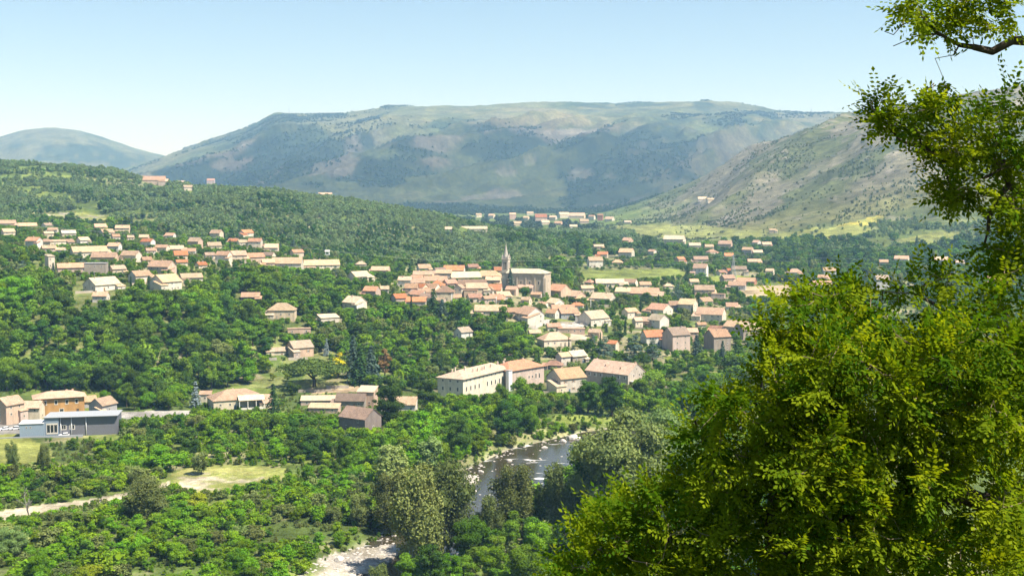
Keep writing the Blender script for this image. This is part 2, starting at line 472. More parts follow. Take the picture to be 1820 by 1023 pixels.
def ground_material():
    m, N, L = new_mat('ground_cover')
    b = nd(N, 'ShaderNodeBsdfPrincipled'); b.inputs['Roughness'].default_value = 1.0; b.inputs['Specular IOR Level'].default_value = 0.05
    at = nd(N, 'ShaderNodeAttribute', attribute_name='cover')
    ge = nd(N, 'ShaderNodeNewGeometry')
    c = at.outputs['Color']
    for sc, lo, hi in ((0.012, 0.68, 1.32), (0.06, 0.62, 1.38), (0.4, 0.72, 1.28), (2.2, 0.75, 1.2)):
        nz = nd(N, 'ShaderNodeTexNoise'); nz.inputs['Scale'].default_value = sc; nz.inputs['Detail'].default_value = 3
        L.new(ge.outputs['Position'], nz.inputs['Vector'])
        mr = nd(N, 'ShaderNodeMapRange'); mr.inputs[1].default_value = 0.28; mr.inputs[2].default_value = 0.72; mr.inputs[3].default_value = lo; mr.inputs[4].default_value = hi
        L.new(nz.outputs['Fac'], mr.inputs[0])
        c = mixc(N, L, c, mr.outputs[0], 1.0, 'MULTIPLY')
    L.new(c, b.inputs['Base Color'])
    nb = nd(N, 'ShaderNodeTexNoise'); nb.inputs['Scale'].default_value = 0.05; nb.inputs['Detail'].default_value = 6; nb.inputs['Roughness'].default_value = 0.7
    L.new(ge.outputs['Position'], nb.inputs['Vector'])
    bp = nd(N, 'ShaderNodeBump'); bp.inputs['Strength'].default_value = 0.6; bp.inputs['Distance'].default_value = 6.0
    L.new(nb.outputs['Fac'], bp.inputs['Height']); L.new(bp.outputs[0], b.inputs['Normal'])
    out = nd(N, 'ShaderNodeOutputMaterial'); L.new(b.outputs[0], out.inputs['Surface'])
    return m
M['ground'] = ground_material()

def water_material():
    m, N, L = new_mat('river_water')
    b = nd(N, 'ShaderNodeBsdfPrincipled'); b.inputs['IOR'].default_value = 1.33
    ge = nd(N, 'ShaderNodeNewGeometry')
    mp = nd(N, 'ShaderNodeMapping'); mp.inputs['Rotation'].default_value = (0, 0, R(-48)); mp.inputs['Scale'].default_value = (0.045, 0.2, 0.2)
    L.new(ge.outputs['Position'], mp.inputs['Vector'])
    n1 = nd(N, 'ShaderNodeTexNoise'); n1.inputs['Scale'].default_value = 1.0; n1.inputs['Detail'].default_value = 6; n1.inputs['Roughness'].default_value = 0.65
    L.new(mp.outputs[0], n1.inputs['Vector'])
    at = nd(N, 'ShaderNodeAttribute', attribute_name='rapid')
    ad = nd(N, 'ShaderNodeMath', operation='ADD'); L.new(n1.outputs['Fac'], ad.inputs[0]); L.new(at.outputs['Fac'], ad.inputs[1])
    mr = nd(N, 'ShaderNodeMapRange'); mr.inputs[1].default_value = 0.67; mr.inputs[2].default_value = 0.76
    L.new(ad.outputs[0], mr.inputs[0])
    bed = nd(N, 'ShaderNodeTexNoise'); bed.inputs['Scale'].default_value = 0.07; bed.inputs['Detail'].default_value = 4
    L.new(ge.outputs['Position'], bed.inputs['Vector'])
    c0 = mixc(N, L, (0.022, 0.022, 0.017), (0.075, 0.058, 0.032), bed.outputs['Fac'])
    c = mixc(N, L, c0, (0.78, 0.78, 0.75), mr.outputs[0])
    L.new(c, b.inputs['Base Color'])
    rr = nd(N, 'ShaderNodeMapRange'); rr.inputs[3].default_value = 0.08; rr.inputs[4].default_value = 0.8
    L.new(mr.outputs[0], rr.inputs[0]); L.new(rr.outputs[0], b.inputs['Roughness'])
    n2 = nd(N, 'ShaderNodeTexNoise'); n2.inputs['Scale'].default_value = 0.9; n2.inputs['Detail'].default_value = 4
    L.new(ge.outputs['Position'], n2.inputs['Vector'])
    bp = nd(N, 'ShaderNodeBump'); bp.inputs['Strength'].default_value = 0.35; bp.inputs['Distance'].default_value = 0.25
    L.new(n2.outputs['Fac'], bp.inputs['Height']); L.new(bp.outputs[0], b.inputs['Normal'])
    out = nd(N, 'ShaderNodeOutputMaterial'); L.new(b.outputs[0], out.inputs['Surface'])
    return m
M['water'] = water_material()

# ------------------------------------------------------------------ ground cover, as the land is used
GRASS = (0.190, 0.230, 0.050); DRYGRASS = (0.27, 0.26, 0.09); GRAVEL = (0.36, 0.31, 0.22); EARTH = (0.33, 0.25, 0.16); ROAD = (0.30, 0.28, 0.25)
COVER = [
    ([(296, 846), (330, 833), (420, 826), (512, 832), (508, 850), (440, 868), (380, 880), (325, 876)], DRYGRASS, 5),
    ([(310, 852), (345, 842), (430, 842), (470, 848), (440, 860), (380, 872), (330, 870)], GRAVEL, 6),
    ([(-60, 918), (60, 898), (150, 888), (230, 874), (300, 855), (310, 862), (240, 882), (140, 900), (60, 914), (-60, 942)], GRAVEL, 3),
    ([(-60, 768), (40, 770), (98, 800), (88, 834), (30, 840), (-60, 832)], (0.25, 0.26, 0.07), 6),
    ([(205, 731), (340, 728), (335, 737), (205, 745)], ROAD, 1),
    ([(0, 748), (45, 748), (45, 770), (-40, 772)], ROAD, 1),
    ([(980, 738), (1060, 734), (1160, 737), (1160, 750), (985, 752)], GRASS, 3),
    ([(520, 676), (575, 682), (640, 680), (645, 690), (570, 699), (525, 690)], DRYGRASS, 3),
    ([(548, 690), (640, 684), (640, 694), (552, 699)], EARTH, 2),
    ([(1030, 481), (1195, 477), (1240, 491), (1105, 501), (1040, 498)], (0.17, 0.20, 0.05), 2),
    ([(1262, 491), (1330, 489), (1342, 500), (1272, 503)], (0.19, 0.22, 0.05), 1),
    ([(1308, 510), (1400, 505), (1420, 530), (1330, 532)], (0.36, 0.28, 0.17), 2),
    ([(995, 573), (1050, 568), (1065, 577), (1000, 584)], ROAD, 1),
    ([(940, 580), (972, 566), (985, 569), (950, 586)], ROAD, 1),
    ([(1015, 592), (1045, 596), (1042, 604), (1012, 606)], GRAVEL, 1),
    ([(880, 618), (906, 612), (918, 650), (905, 660), (892, 650)], (0.34, 0.27, 0.17), 3),
    ([(60, 385), (120, 376), (200, 384), (190, 398), (90, 398)], (0.26, 0.24, 0.18), 5),
    ([(150, 316), (240, 318), (240, 324), (150, 322)], (0.19, 0.21, 0.09), 2),
    ([(190, 324), (260, 322), (262, 332), (185, 332)], (0.19, 0.20, 0.10), 2),
    ([(1370, 420), (1450, 405), (1540, 400), (1560, 412), (1480, 425), (1400, 432)], (0.17, 0.18, 0.05), 4),
    ([(1480, 400), (1560, 382), (1580, 388), (1530, 402)], (0.30, 0.26, 0.05), 4),
    ([(1580, 425), (1700, 410), (1740, 440), (1640, 452)], (0.16, 0.175, 0.055), 4),
    ([(1090, 402), (1230, 398), (1370, 412), (1340, 425), (1200, 424), (1110, 416)], (0.165, 0.175, 0.065), 5),
    ([(1180, 634), (1330, 634), (1330, 650), (1190, 652)], GRASS, 3),
]
MOUNT = [   # on the plateau mountain and far hills: (centre col, row, radius col, row, colour, strength)
    (960, 212, 150, 16, (0.27, 0.23, 0.13), .8), (760, 210, 90, 14, (0.20, 0.20, 0.10), .7), (800, 207, 35, 13, (0.055, 0.085, 0.04), .9),
    (1150, 205, 130, 14, (0.06, 0.085, 0.045), .8), (1290, 200, 90, 14, (0.075, 0.095, 0.05), .7), (1010, 234, 50, 4, (0.34, 0.31, 0.27), .8),
    (768, 287, 34, 10, (0.33, 0.28, 0.22), .7), (800, 295, 36, 8, (0.30, 0.27, 0.21), .4), (903, 303, 16, 8, (0.27, 0.25, 0.21), .6), (942, 283, 10, 6, (0.27, 0.25, 0.21), .6),
    (1030, 309, 20, 8, (0.26, 0.24, 0.20), .6), (1085, 312, 16, 8, (0.25, 0.23, 0.19), .5), (1143, 257, 10, 10, (0.26, 0.24, 0.20), .6),
    (670, 273, 45, 9, (0.17, 0.21, 0.09), .8), (760, 340, 70, 12, (0.17, 0.20, 0.08), .6), (735, 348, 30, 9, (0.22, 0.23, 0.10), .7), (980, 345, 40, 8, (0.20, 0.21, 0.10), .6),
    (1000, 275, 26, 5, (0.16, 0.19, 0.08), .6), (1300, 245, 26, 9, (0.28, 0.24, 0.18), .7), (1320, 270, 70, 20, (0.22, 0.19, 0.14), .6), (1480, 215, 60, 12, (0.17, 0.17, 0.10), .7),
    (400, 292, 30, 8, (0.30, 0.25, 0.20), .6), (440, 285, 10, 4, (0.42, 0.33, 0.26), .8), (100, 240, 110, 14, (0.17, 0.18, 0.10), .7), (550, 275, 50, 40, (0.06, 0.08, 0.04), .6),
    (1330, 285, 120, 55, (0.19, 0.180, 0.105), .9), (1430, 235, 110, 28, (0.185, 0.18, 0.10), .85), (1230, 330, 70, 30, (0.17, 0.17, 0.09), .8), (900, 200, 330, 14, (0.17, 0.185, 0.085), .55),
    (860, 185, 60, 6, (0.16, 0.18, 0.09), .6), (1100, 345, 60, 20, (0.08, 0.10, 0.05), .5),
]

def cover_colour(X, Y, Z):
    px, py = project(X, np.maximum(Y, 30), Z)
    u = CX + FPX * X / np.maximum(Y, 30)
    n1 = fbm(X / 30, Y / 30, 4, 5); n2 = fbm(X / 9, Y / 9, 3, 6); n3 = fbm(X / 140, Y / 140, 4, 8)
    def lay(c, col, w):
        w = np.clip(w, 0, 1)[..., None]
        return c * (1 - w) + np.asarray(col) * w
    c = np.tile(np.array([0.085, 0.120, 0.030]), X.shape + (1,))
    c = lay(c, (0.155, 0.190, 0.045), sstep(0.45, 0.65, n1) * 0.8)
    near = Y < 560
    c = lay(c, (0.30, 0.26, 0.15), near * sstep(0.52, 0.68, n2 * 0.6 + n1 * 0.4) * 0.7)
    # village gardens
    vil = (Y > 640) & (Y < 1500)
    c = lay(c, (0.17, 0.175, 0.065), vil * sstep(0.42, 0.6, n2) * 0.7)
    c = lay(c, (0.30, 0.25, 0.17), vil * sstep(0.56, 0.66, n1) * 0.6)
    # grey slope on the right
    wr = sstep(1080, 1260, u + 160 * (n3 - .5)) * sstep(1600, 1950, Y + 250 * (n3 - .5)) * (1 - sstep(3500, 4600, Y))
    slope = lay(np.tile(np.array([0.200, 0.186, 0.122]), X.shape + (1,)), (0.115, 0.130, 0.050), sstep(0.40, 0.54, fbm((X - .6 * Y) / 150, (Y + .6 * X) / 420, 4, 91)))
    slope = lay(slope, (0.28, 0.25, 0.195), sstep(0.60, 0.72, n1) * .7)
    slope = lay(slope, (0.175, 0.175, 0.065), (1 - sstep(1900, 2150, Y)) * sstep(.42, .55, n3))
    c = c * (1 - wr[..., None]) + .72 * slope * wr[..., None]
    # plateau mountain
    wm = sstep(3300, 3900, Y)
    mm = np.tile(np.array([0.050, 0.070, 0.032]), X.shape + (1,))
    m1 = fbm(X / 420, Y / 420, 5, 101); m2 = fbm((X - .9 * Y) / 260, (Y + .9 * X) / 700, 5, 107)
    mm = lay(mm, (0.130, 0.155, 0.060), sstep(0.50, 0.62, m1) * .85)
    mm = lay(mm, (0.165, 0.170, 0.085), sstep(5350, 5700, Y) * sstep(.36, .52, m2) * .9)
    mm = lay(mm, (0.27, 0.245, 0.20), sstep(0.62, 0.70, m2) * (1 - sstep(5300, 5600, Y)) * .75)
    mm = lay(mm, (0.045, 0.068, 0.036), sstep(0.60, 0.68, fbm(X / 240, Y / 240, 4, 113)) * .9)
    for (cx, cyy, rx, ry, col, st) in MOUNT:
        d = np.hypot((px - cx) / rx, (py - cyy) / ry) + 2.6 * (fbm(X / 130, Y / 130, 5, int(cx) % 97) - .5)
        mm = lay(mm, col, st * .85 * (1 - sstep(.55, 1.1, d)))
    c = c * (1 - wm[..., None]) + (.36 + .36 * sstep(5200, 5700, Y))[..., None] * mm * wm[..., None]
    for poly, col, e in COVER:
        jx = px + e * 3.0 * (n2 - .5); jy = py + e * 2.0 * (n1 - .5)
        ok = in_poly(jx, jy, poly) & (Y < 3000)
        var = 0.75 + 0.5 * n2
        cc = np.asarray(col) * var[..., None]
        if e >= 4:
            k2 = sstep(.42, .60, fbm(X / 14, Y / 5, 4, 71))[..., None]
            cc = cc * k2 + np.array([0.20, 0.215, 0.06]) * var[..., None] * (1 - k2)
        c = np.where(ok[..., None], cc, c)
    # river bed and gravel banks
    nr = (Y < 720) & (Y > 200)
    d = river_dist(np.where(nr, X, 1e6), np.where(nr, Y, 1e6))
    c = lay(c, (0.34, 0.30, 0.23), nr * (1 - sstep(1.5, 6, d + 5 * (n2 - .5))))
    pb, qb = project(X, np.maximum(Y, 50), np.full_like(Z, -102.5))
    c = lay(c, (0.42, 0.38, 0.32), nr * (in_poly(pb, qb, BAR) | in_poly(pb, qb, BAR2)) * sstep(.35, .5, n2))
    return c

def build_ground():
    ua = np.concatenate([np.linspace(-1.3, -0.47, 60)[:-1], np.linspace(-0.47, 0.47, 780), np.linspace(0.47, 1.3, 60)[1:]])
    ya = np.concatenate([np.linspace(-58, 300, 90)[:-1], np.linspace(300, 1050, 270)[:-1], np.linspace(1050, 3000, 210)[:-1],
                         np.linspace(3000, 3900, 40)[:-1], np.linspace(3900, 7300, 190)[:-1], np.linspace(7300, 15500, 60)])
    U, Yg = np.meshgrid(ua, ya)
    X = U * (Yg + 75.0)
    Z = height(X, Yg)
    col = cover_colour(X, Yg, Z)
    nr, nc = X.shape
    idx = np.arange(nr * nc).reshape(nr, nc)
    F = np.stack([idx[:-1, :-1], idx[:-1, 1:], idx[1:, 1:], idx[1:, :-1]], -1).reshape(-1, 4)
    V = np.stack([X, Yg, Z], -1).reshape(-1, 3)
    me = mesh_np('ground', V, F, [M['ground']], smooth=True)
    a = me.attributes.new('cover', 'FLOAT_COLOR', 'POINT')
    rgba = np.ones((nr * nc, 4), np.float32); rgba[:, :3] = col.reshape(-1, 3)
    a.data.foreach_set('color', rgba.ravel())
    o = link('ground', me)
    tag(o, 'valley floor rising to wooded hills, a grey slope and the plateau mountain', 'ground', kind='structure')
    return o
build_ground()

def build_river():
    # a strip along the centre line, wider than the bed so that its edge lies inside the banks
    pts = [Vector((x, y, 0)) for x, y in RIVER]
    dense = []; hw = []
    for i in range(len(pts) - 1):
        n = max(2, int((pts[i + 1] - pts[i]).length / 4))
        for k in range(n):
            t = k / n
            dense.append(pts[i].lerp(pts[i + 1], t)); hw.append(RIVER_HW[i] * (1 - t) + RIVER_HW[i + 1] * t + 3)
    dense.append(pts[-1]); hw.append(RIVER_HW[-1] + 3)
    K = 14; V = []; F = []; rap = []
    for i, p in enumerate(dense):
        a = dense[max(0, i - 3)]; b = dense[min(len(dense) - 1, i + 3)]
        t = (b - a).normalized(); nrm = Vector((-t.y, t.x, 0))
        for k in range(K + 1):
            s = (k / K * 2 - 1) * hw[i]
            q = p + nrm * s
            px, py = project(q.x, q.y, RIVER_Z)
            V.append((q.x, q.y, RIVER_Z))
            r = 0.0
            if py < 806: r += 0.17 * (1 - abs(py - 792) / 14) if abs(py - 792) < 14 else 0
            if 815 < py < 836 and px > 930: r += 0.10
            if 838 < py < 858 and px > 950: r += 0.16
            if 880 < py < 905: r += 0.02
            r += 0.10 * max(0, abs(k / K * 2 - 1) - 0.75) * 4
            rap.append(r)
    n = K + 1
    for i in range(len(dense) - 1):
        for k in range(K): F.append((i * n + k, i * n + k + 1, (i + 1) * n + k + 1, (i + 1) * n + k))
    me = mesh_np('river', np.array(V), np.array(F), [M['water']], smooth=True)
    at = me.attributes.new('rapid', 'FLOAT', 'POINT'); at.data.foreach_set('value', np.array(rap, np.float32))
    o = link('river', me)
    tag(o, 'dark shallow river with white rapids winding between wooded banks', 'river', kind='structure')
build_river()

def build_haze():
    m, N, L = new_mat('valley_haze')
    v = nd(N, 'ShaderNodeVolumePrincipled')
    v.inputs['Color'].default_value = (0.34, 0.62, 1.0, 1)
    v.inputs['Absorption Color'].default_value = (1, 1, 1, 1)
    v.inputs['Density'].default_value = HAZE_D
    v.inputs['Anisotropy'].default_value = 0.1
    out = nd(N, 'ShaderNodeOutputMaterial'); L.new(v.outputs[0], out.inputs['Volume'])
    x, y0, y1, z0, z1 = 21500, -500, 15900, -120, 900
    V = [(-x, y0, z0), (x, y0, z0), (x, y1, z0), (-x, y1, z0), (-x, y0, z1), (x, y0, z1), (x, y1, z1), (-x, y1, z1)]
    F = [(3, 2, 1, 0), (4, 5, 6, 7), (0, 1, 5, 4), (1, 2, 6, 5), (2, 3, 7, 6), (3, 0, 4, 7)]
    o = link('haze', mesh_np('haze', V, F, [m]))
    tag(o, 'pale blue summer haze filling the valley', 'haze', kind='stuff')
HAZE_D = 9.4e-5
build_haze()
# ------------------------------------------------------------------ mesh building kit
class MB:
    """collects polygons; build() makes ONE mesh"""
    def __init__(s): s.v = []; s.f = []; s.m = []
    def poly(s, pts, mi=0):
        b = len(s.v); s.v.extend([tuple(p) for p in pts]); s.f.append(tuple(range(b, b + len(pts)))); s.m.append(mi)
    def box(s, x0, x1, y0, y1, z0, z1, mi=0):
        b = len(s.v)
        s.v.extend([(x0, y0, z0), (x1, y0, z0), (x1, y1, z0), (x0, y1, z0), (x0, y0, z1), (x1, y0, z1), (x1, y1, z1), (x0, y1, z1)])
        for q in ((3, 2, 1, 0), (4, 5, 6, 7), (0, 1, 5, 4), (1, 2, 6, 5), (2, 3, 7, 6), (3, 0, 4, 7)):
            s.f.append(tuple(b + i for i in q)); s.m.append(mi)
    def prism(s, sec, x0, x1, mi=0):
        """section polygon in (y,z), counter-clockwise seen from +x, pushed along x"""
        n = len(sec); b = len(s.v)
        s.v.extend([(x0, y, z) for y, z in sec]); s.v.extend([(x1, y, z) for y, z in sec])
        s.f.append(tuple(b + i for i in reversed(range(n)))); s.m.append(mi)
        s.f.append(tuple(b + n + i for i in range(n))); s.m.append(mi)
        for i in range(n):
            j = (i + 1) % n
            s.f.append((b + i, b + j, b + n + j, b + n + i)); s.m.append(mi)
    def tube(s, pts, rad, sides=6, mi=0, cap=True):
        pts = [Vector(p) for p in pts]; b = len(s.v); n = len(pts)
        ref = Vector((0.13, 0.31, 0.94))
        for i, p in enumerate(pts):
            t = (pts[min(i + 1, n - 1)] - pts[max(i - 1, 0)])
            t = t.normalized() if t.length > 1e-6 else Vector((0, 0, 1))
            if abs(t.dot(ref)) > 0.95: ref = Vector((1, 0.1, 0))
            a = t.cross(ref).normalized(); c = t.cross(a)
            r = rad[i] if hasattr(rad, '__len__') else rad
            for k in range(sides):
                an = 2 * math.pi * k / sides
                q = p + (a * math.cos(an) + c * math.sin(an)) * r
                s.v.append((q.x, q.y, q.z))
        for i in range(n - 1):
            for k in range(sides):
                k2 = (k + 1) % sides
                s.f.append((b + i * sides + k, b + i * sides + k2, b + (i + 1) * sides + k2, b + (i + 1) * sides + k)); s.m.append(mi)
        if cap:
            s.f.append(tuple(b + k for k in reversed(range(sides)))); s.m.append(mi)
            s.f.append(tuple(b + (n - 1) * sides + k for k in range(sides))); s.m.append(mi)
    def cone(s, c, r0, r1, z0, z1, sides=8, mi=0, ph=0.0):
        b = len(s.v)
        for r, z in ((r0, z0), (r1, z1)):
            for k in range(sides):
                an = ph + 2 * math.pi * k / sides
                s.v.append((c[0] + r * math.cos(an), c[1] + r * math.sin(an), z))
        for k in range(sides):
            k2 = (k + 1) % sides
            s.f.append((b + k, b + k2, b + sides + k2, b + sides + k)); s.m.append(mi)
        s.f.append(tuple(b + k for k in reversed(range(sides)))); s.m.append(mi)
        s.f.append(tuple(b + sides + k for k in range(sides))); s.m.append(mi)
    def mesh(s, name, mats, smooth=False):
        me = bpy.data.meshes.new(name)
        me.from_pydata(s.v, [], s.f)
        for m in mats: me.materials.append(m)
        me.polygons.foreach_set('material_index', np.array(s.m, np.int32))
        if smooth: me.polygons.foreach_set('use_smooth', np.ones(len(s.f), bool))
        me.update()
        return me

# ------------------------------------------------------------------ tree meshes
def leaf_quads(C, Nrm, size, rng, aspect=0.75):
    """leaf clump cards: centres, facing directions, sizes -> quads"""
    n = len(C)
    Nrm = Nrm / np.maximum(np.linalg.norm(Nrm, axis=1, keepdims=True), 1e-6)
    r = rng.normal(size=(n, 3))
    A = np.cross(Nrm, r); A /= np.maximum(np.linalg.norm(A, axis=1, keepdims=True), 1e-6)
    B = np.cross(Nrm, A)
    s = (size * 0.5)[:, None]
    j = lambda: (0.75 + 0.5 * rng.random((n, 1)))
    P = np.stack([C - A * s * j(), C - B * s * aspect * j(), C + A * s * j(), C + B * s * aspect * j()], 1)
    return P.reshape(-1, 3), np.arange(4 * n).reshape(n, 4)

def crown_mesh(name, mat, pts, nrm, size, rng, tint=None):
    V, F = leaf_quads(pts, nrm, size, rng)
    me = mesh_np(name, V, F, [mat])
    if tint is None: tint = rng.random(len(F))
    a = me.attributes.new('tint', 'FLOAT', 'FACE'); a.data.foreach_set('value', np.asarray(tint, np.float32))
    return me

def broad_crown(seed, h=10.0, rx=3.6, base=0.22, nblob=24, nleaf=1500, leaf=0.55, blob=(0.18, 0.46), squash=1.0, jitter=0.55, top=0.0):
    rng = np.random.default_rng(seed)
    z0 = h * base; hz = (h - z0) / 2; cz = z0 + hz
    pts = []; nr = []; tn = []
    bc = []
    for i in range(nblob):
        d = rng.normal(size=3); d /= np.linalg.norm(d)
        r = rng.random() ** 0.45
        p = d * r * 0.76
        # narrower towards the top
        w = 1 - top * max(0, p[2])
        bc.append((p[0] * rx * w, p[1] * rx * w, cz + p[2] * hz))
    bc = np.array(bc); br = rng.uniform(blob[0], blob[1], nblob) * rx
    br = np.minimum(br, (h - bc[:, 2]) * 1.0 + 0.3)
    share = br ** 2 / np.sum(br ** 2)
    for i in range(nblob):
        k = max(6, int(nleaf * share[i]))
        d = rng.normal(size=(k, 3)); d[:, 2] = d[:, 2] * 0.9 + 0.25
        d /= np.linalg.norm(d, axis=1, keepdims=True)
        rr = br[i] * (0.70 + 0.38 * rng.random((k, 1)) + .35 * (rng.random((k, 1)) > .86) * rng.random((k, 1)))
        p = bc[i] + d * rr * np.array([1, 1, 0.85 * squash])
        pts.append(p); nr.append(d + np.array([.10, -.05, .22]) + rng.normal(size=(k, 3)) * jitter)
        tn.append(np.clip(0.5 + rng.normal() * 0.22 + rng.normal(size=k) * 0.22, 0, 1))
    pts = np.concatenate(pts); nr = np.concatenate(nr); tn = np.concatenate(tn)
    # drop the cards buried inside other lumps
    d = np.linalg.norm(pts[:, None, :] - bc[None, :, :], axis=2) / br[None, :]
    keep = (d.min(1) > 0.62) | (rng.random(len(pts)) < 0.25)
    pts, nr, tn = pts[keep], nr[keep], tn[keep]
    sz = leaf * rng.uniform(0.6, 1.35, len(pts))
    # inner foliage that stops the light inside every lump
    kc = 14
    d = rng.normal(size=(nblob, kc, 3)); d /= np.linalg.norm(d, axis=2, keepdims=True)
    cp = (bc[:, None, :] + d * (br * .5)[:, None, None]).reshape(-1, 3)
    pts = np.concatenate([pts, cp]); nr = np.concatenate([nr, d.reshape(-1, 3)])
    sz = np.concatenate([sz, np.repeat(br * 1.0, kc)]); tn = np.concatenate([tn, np.full(nblob * kc, .3)])
    return pts, nr, sz, rng, tn, bc

def trunk_mesh(name, seed, h, r0, bc=None, mat=None, limbs=6, lean=0.3):
    rnd = random.Random(seed)
    mb = MB()
    lx, ly = rnd.uniform(-lean, lean), rnd.uniform(-lean, lean)
    P = [(0, 0, -0.9), (0, 0, 0.1), (lx * .3, ly * .3, h * .25), (lx, ly, h * .5), (lx * 1.3, ly * 1.3, h * .78)]
    mb.tube(P, [r0 * 1.5, r0 * 1.15, r0 * .85, r0 * .6, r0 * .18], 7)
    if bc is not None:
        for i in rnd.sample(range(len(bc)), min(limbs, len(bc))):
            b = bc[i]; s = Vector((lx * .8, ly * .8, min(h * rnd.uniform(.25, .5), b[2] * .85)))
            e = Vector(b); m = s.lerp(e, .5) + Vector((0, 0, -0.1 * (e - s).length))
            mb.tube([s, m, e], [r0 * .45, r0 * .3, r0 * .08], 5)
    return mb.mesh(name, [mat or M['bark']], True)

SPECIES = {}
def make_species(key, mat, variants, nleaf, leaf, seed, bark=None, **kw):
    out = []
    for i in range(variants):
        rnd = random.Random(seed * 31 + i)
        h = 10.0
        rx = kw.get('rx', 3.7) * rnd.uniform(.82, 1.2)
        a = dict(h=h, rx=rx, base=kw.get('base', .04), nblob=int(kw.get('nblob', 24) * rnd.uniform(.6, 1.25)), nleaf=nleaf, leaf=leaf, blob=kw.get('blob', (.17, .46)), top=kw.get('top', .15), jitter=kw.get('jitter', .55), squash=kw.get('squash', 1.0))
        p, n, s, rng, tn, bc = broad_crown(seed * 100 + i, **a)
        cm = crown_mesh('crown', M[mat], p, n, s, rng, tn)
        tm = trunk_mesh('trunk', seed * 7 + i, h, 0.2, bc, bark)
        out.append((tm, cm))
    SPECIES[key] = out

make_species('mid', 'leaf_mid', 5, 3800, .40, 1)
make_species('dark', 'leaf_dark', 4, 3800, .40, 2)
make_species('bright', 'leaf_bright', 5, 3800, .38, 3, blob=(.24, .38), nblob=30)
make_species('lime', 'leaf_yellowish', 2, 2200, .50, 4)
make_species('olive', 'leaf_olive', 3, 4200, .36, 5, blob=(.2, .34), nblob=34, jitter=.8)
make_species('grey', 'leaf_grey', 3, 4600, .38, 6, blob=(.22, .36), nblob=30, jitter=.75)
make_species('poplar', 'leaf_grey', 2, 4200, .40, 7, rx=2.5, base=.08, nblob=34, blob=(.3, .48), top=.5, jitter=.8)
make_species('bush', 'leaf_bright', 3, 1300, .60, 8, rx=5.5, base=-.12, nblob=20)
make_species('bush_olive', 'leaf_olive', 3, 1300, .60, 9, rx=5.5, base=-.12, nblob=24, jitter=.8, blob=(.2, .34))
make_species('bush_dark', 'leaf_mid', 2, 1300, .60, 10, rx=5.0, base=-.12, nblob=20)
make_species('broom', 'leaf_broom', 1, 1600, .50, 11, rx=4.2, base=-.05, nblob=22, blob=(.2, .34))
make_species('russet', 'leaf_brown', 1, 1800, .46, 12, rx=2.6, base=.05, top=.6)
make_species('garden_lime', 'leaf_yellowish', 1, 1600, .6, 13, rx=5.4, base=.05, nblob=16)

make_species('olive_hi', 'leaf_olive', 3, 11000, .21, 21, base=-.03, nblob=46, blob=(.13, .30), squash=1.9, jitter=.9, rx=3.9, top=.25)
make_species('grey_hi', 'leaf_grey', 2, 15000, .19, 22, base=-.02, nblob=56, blob=(.13, .30), jitter=.75, rx=4.1)
make_species('mid_hi', 'leaf_mid', 2, 9000, .24, 23, base=.0, nblob=40, blob=(.15, .34), jitter=.7)
make_species('dark_hi', 'leaf_dark', 2, 9000, .24, 24, base=.0, nblob=40, blob=(.15, .34), jitter=.7)
make_species('bright_hi', 'leaf_bright', 2, 9000, .24, 25, base=.0, nblob=40, blob=(.15, .34), jitter=.7)
def conifer(seed, mat, h=10.0, r=2.4, whorls=15, per=9, cards=16, leaf=.55, droop=.35, base=.08, power=.9):
    rng = np.random.default_rng(seed)
    P = []; Nn = []; S = []; T = []
    for w in range(whorls):
        t = (w + rng.uniform(-.3, .3)) / whorls
        z = h * (base + (1 - base) * max(t, 0)); rad = r * max(0.04, (1 - t)) ** power
        for k in range(per):
            an = 2 * math.pi * (k + rng.uniform(-.4, .4)) / per + w * .7
            L = rad * rng.uniform(.7, 1.15)
            n = max(3, int(cards * (0.35 + L / r)))
            s = rng.random(n) ** .7
            x = np.cos(an) * L * s + rng.normal(size=n) * .12 * r * .5
            y = np.sin(an) * L * s + rng.normal(size=n) * .12 * r * .5
            zz = z - droop * L * s ** 1.5 + rng.normal(size=n) * .12
            P.append(np.stack([x, y, zz], 1))
            Nn.append(np.stack([np.cos(an) * .5 + rng.normal(size=n) * .45, np.sin(an) * .5 + rng.normal(size=n) * .45, .9 + rng.normal(size=n) * .35], 1))
            S.append(leaf * rng.uniform(.6, 1.3, n)); T.append(np.clip(.45 + rng.normal() * .15 + rng.normal(size=n) * .2, 0, 1))
    P = np.concatenate(P); Nn = np.concatenate(Nn); S = np.concatenate(S); T = np.concatenate(T)
    cm = crown_mesh('crown', M[mat], P, Nn, S, rng, T)
    mb = MB(); mb.tube([(0, 0, -.9), (0, 0, .1), (0, 0, h * .5), (0, 0, h * .97)], [.26, .22, .12, .02], 6)
    return (mb.mesh('trunk', [M['bark']], True), cm)
SPECIES['spruce'] = [conifer(201, 'needle_dark'), conifer(202, 'needle_dark', r=2.8)]
SPECIES['blue_spruce'] = [conifer(203, 'leaf_silver', r=2.6, whorls=12)]
SPECIES['cedar'] = [conifer(205, 'needle_blue', r=4.2, whorls=9, per=8, cards=26, droop=.08, base=.14, power=.7), conifer(206, 'needle_blue', r=3.6, whorls=10, per=8, cards=24, droop=.12, base=.1, power=.75)]
SPECIES['fir'] = [conifer(208, 'needle_blue', r=2.7, whorls=14, cards=18)]
SPECIES['cypress'] = [conifer(210, 'needle_dark', r=.85, whorls=26, per=7, cards=9, leaf=.42, droop=-.8, base=.02, power=.45)]

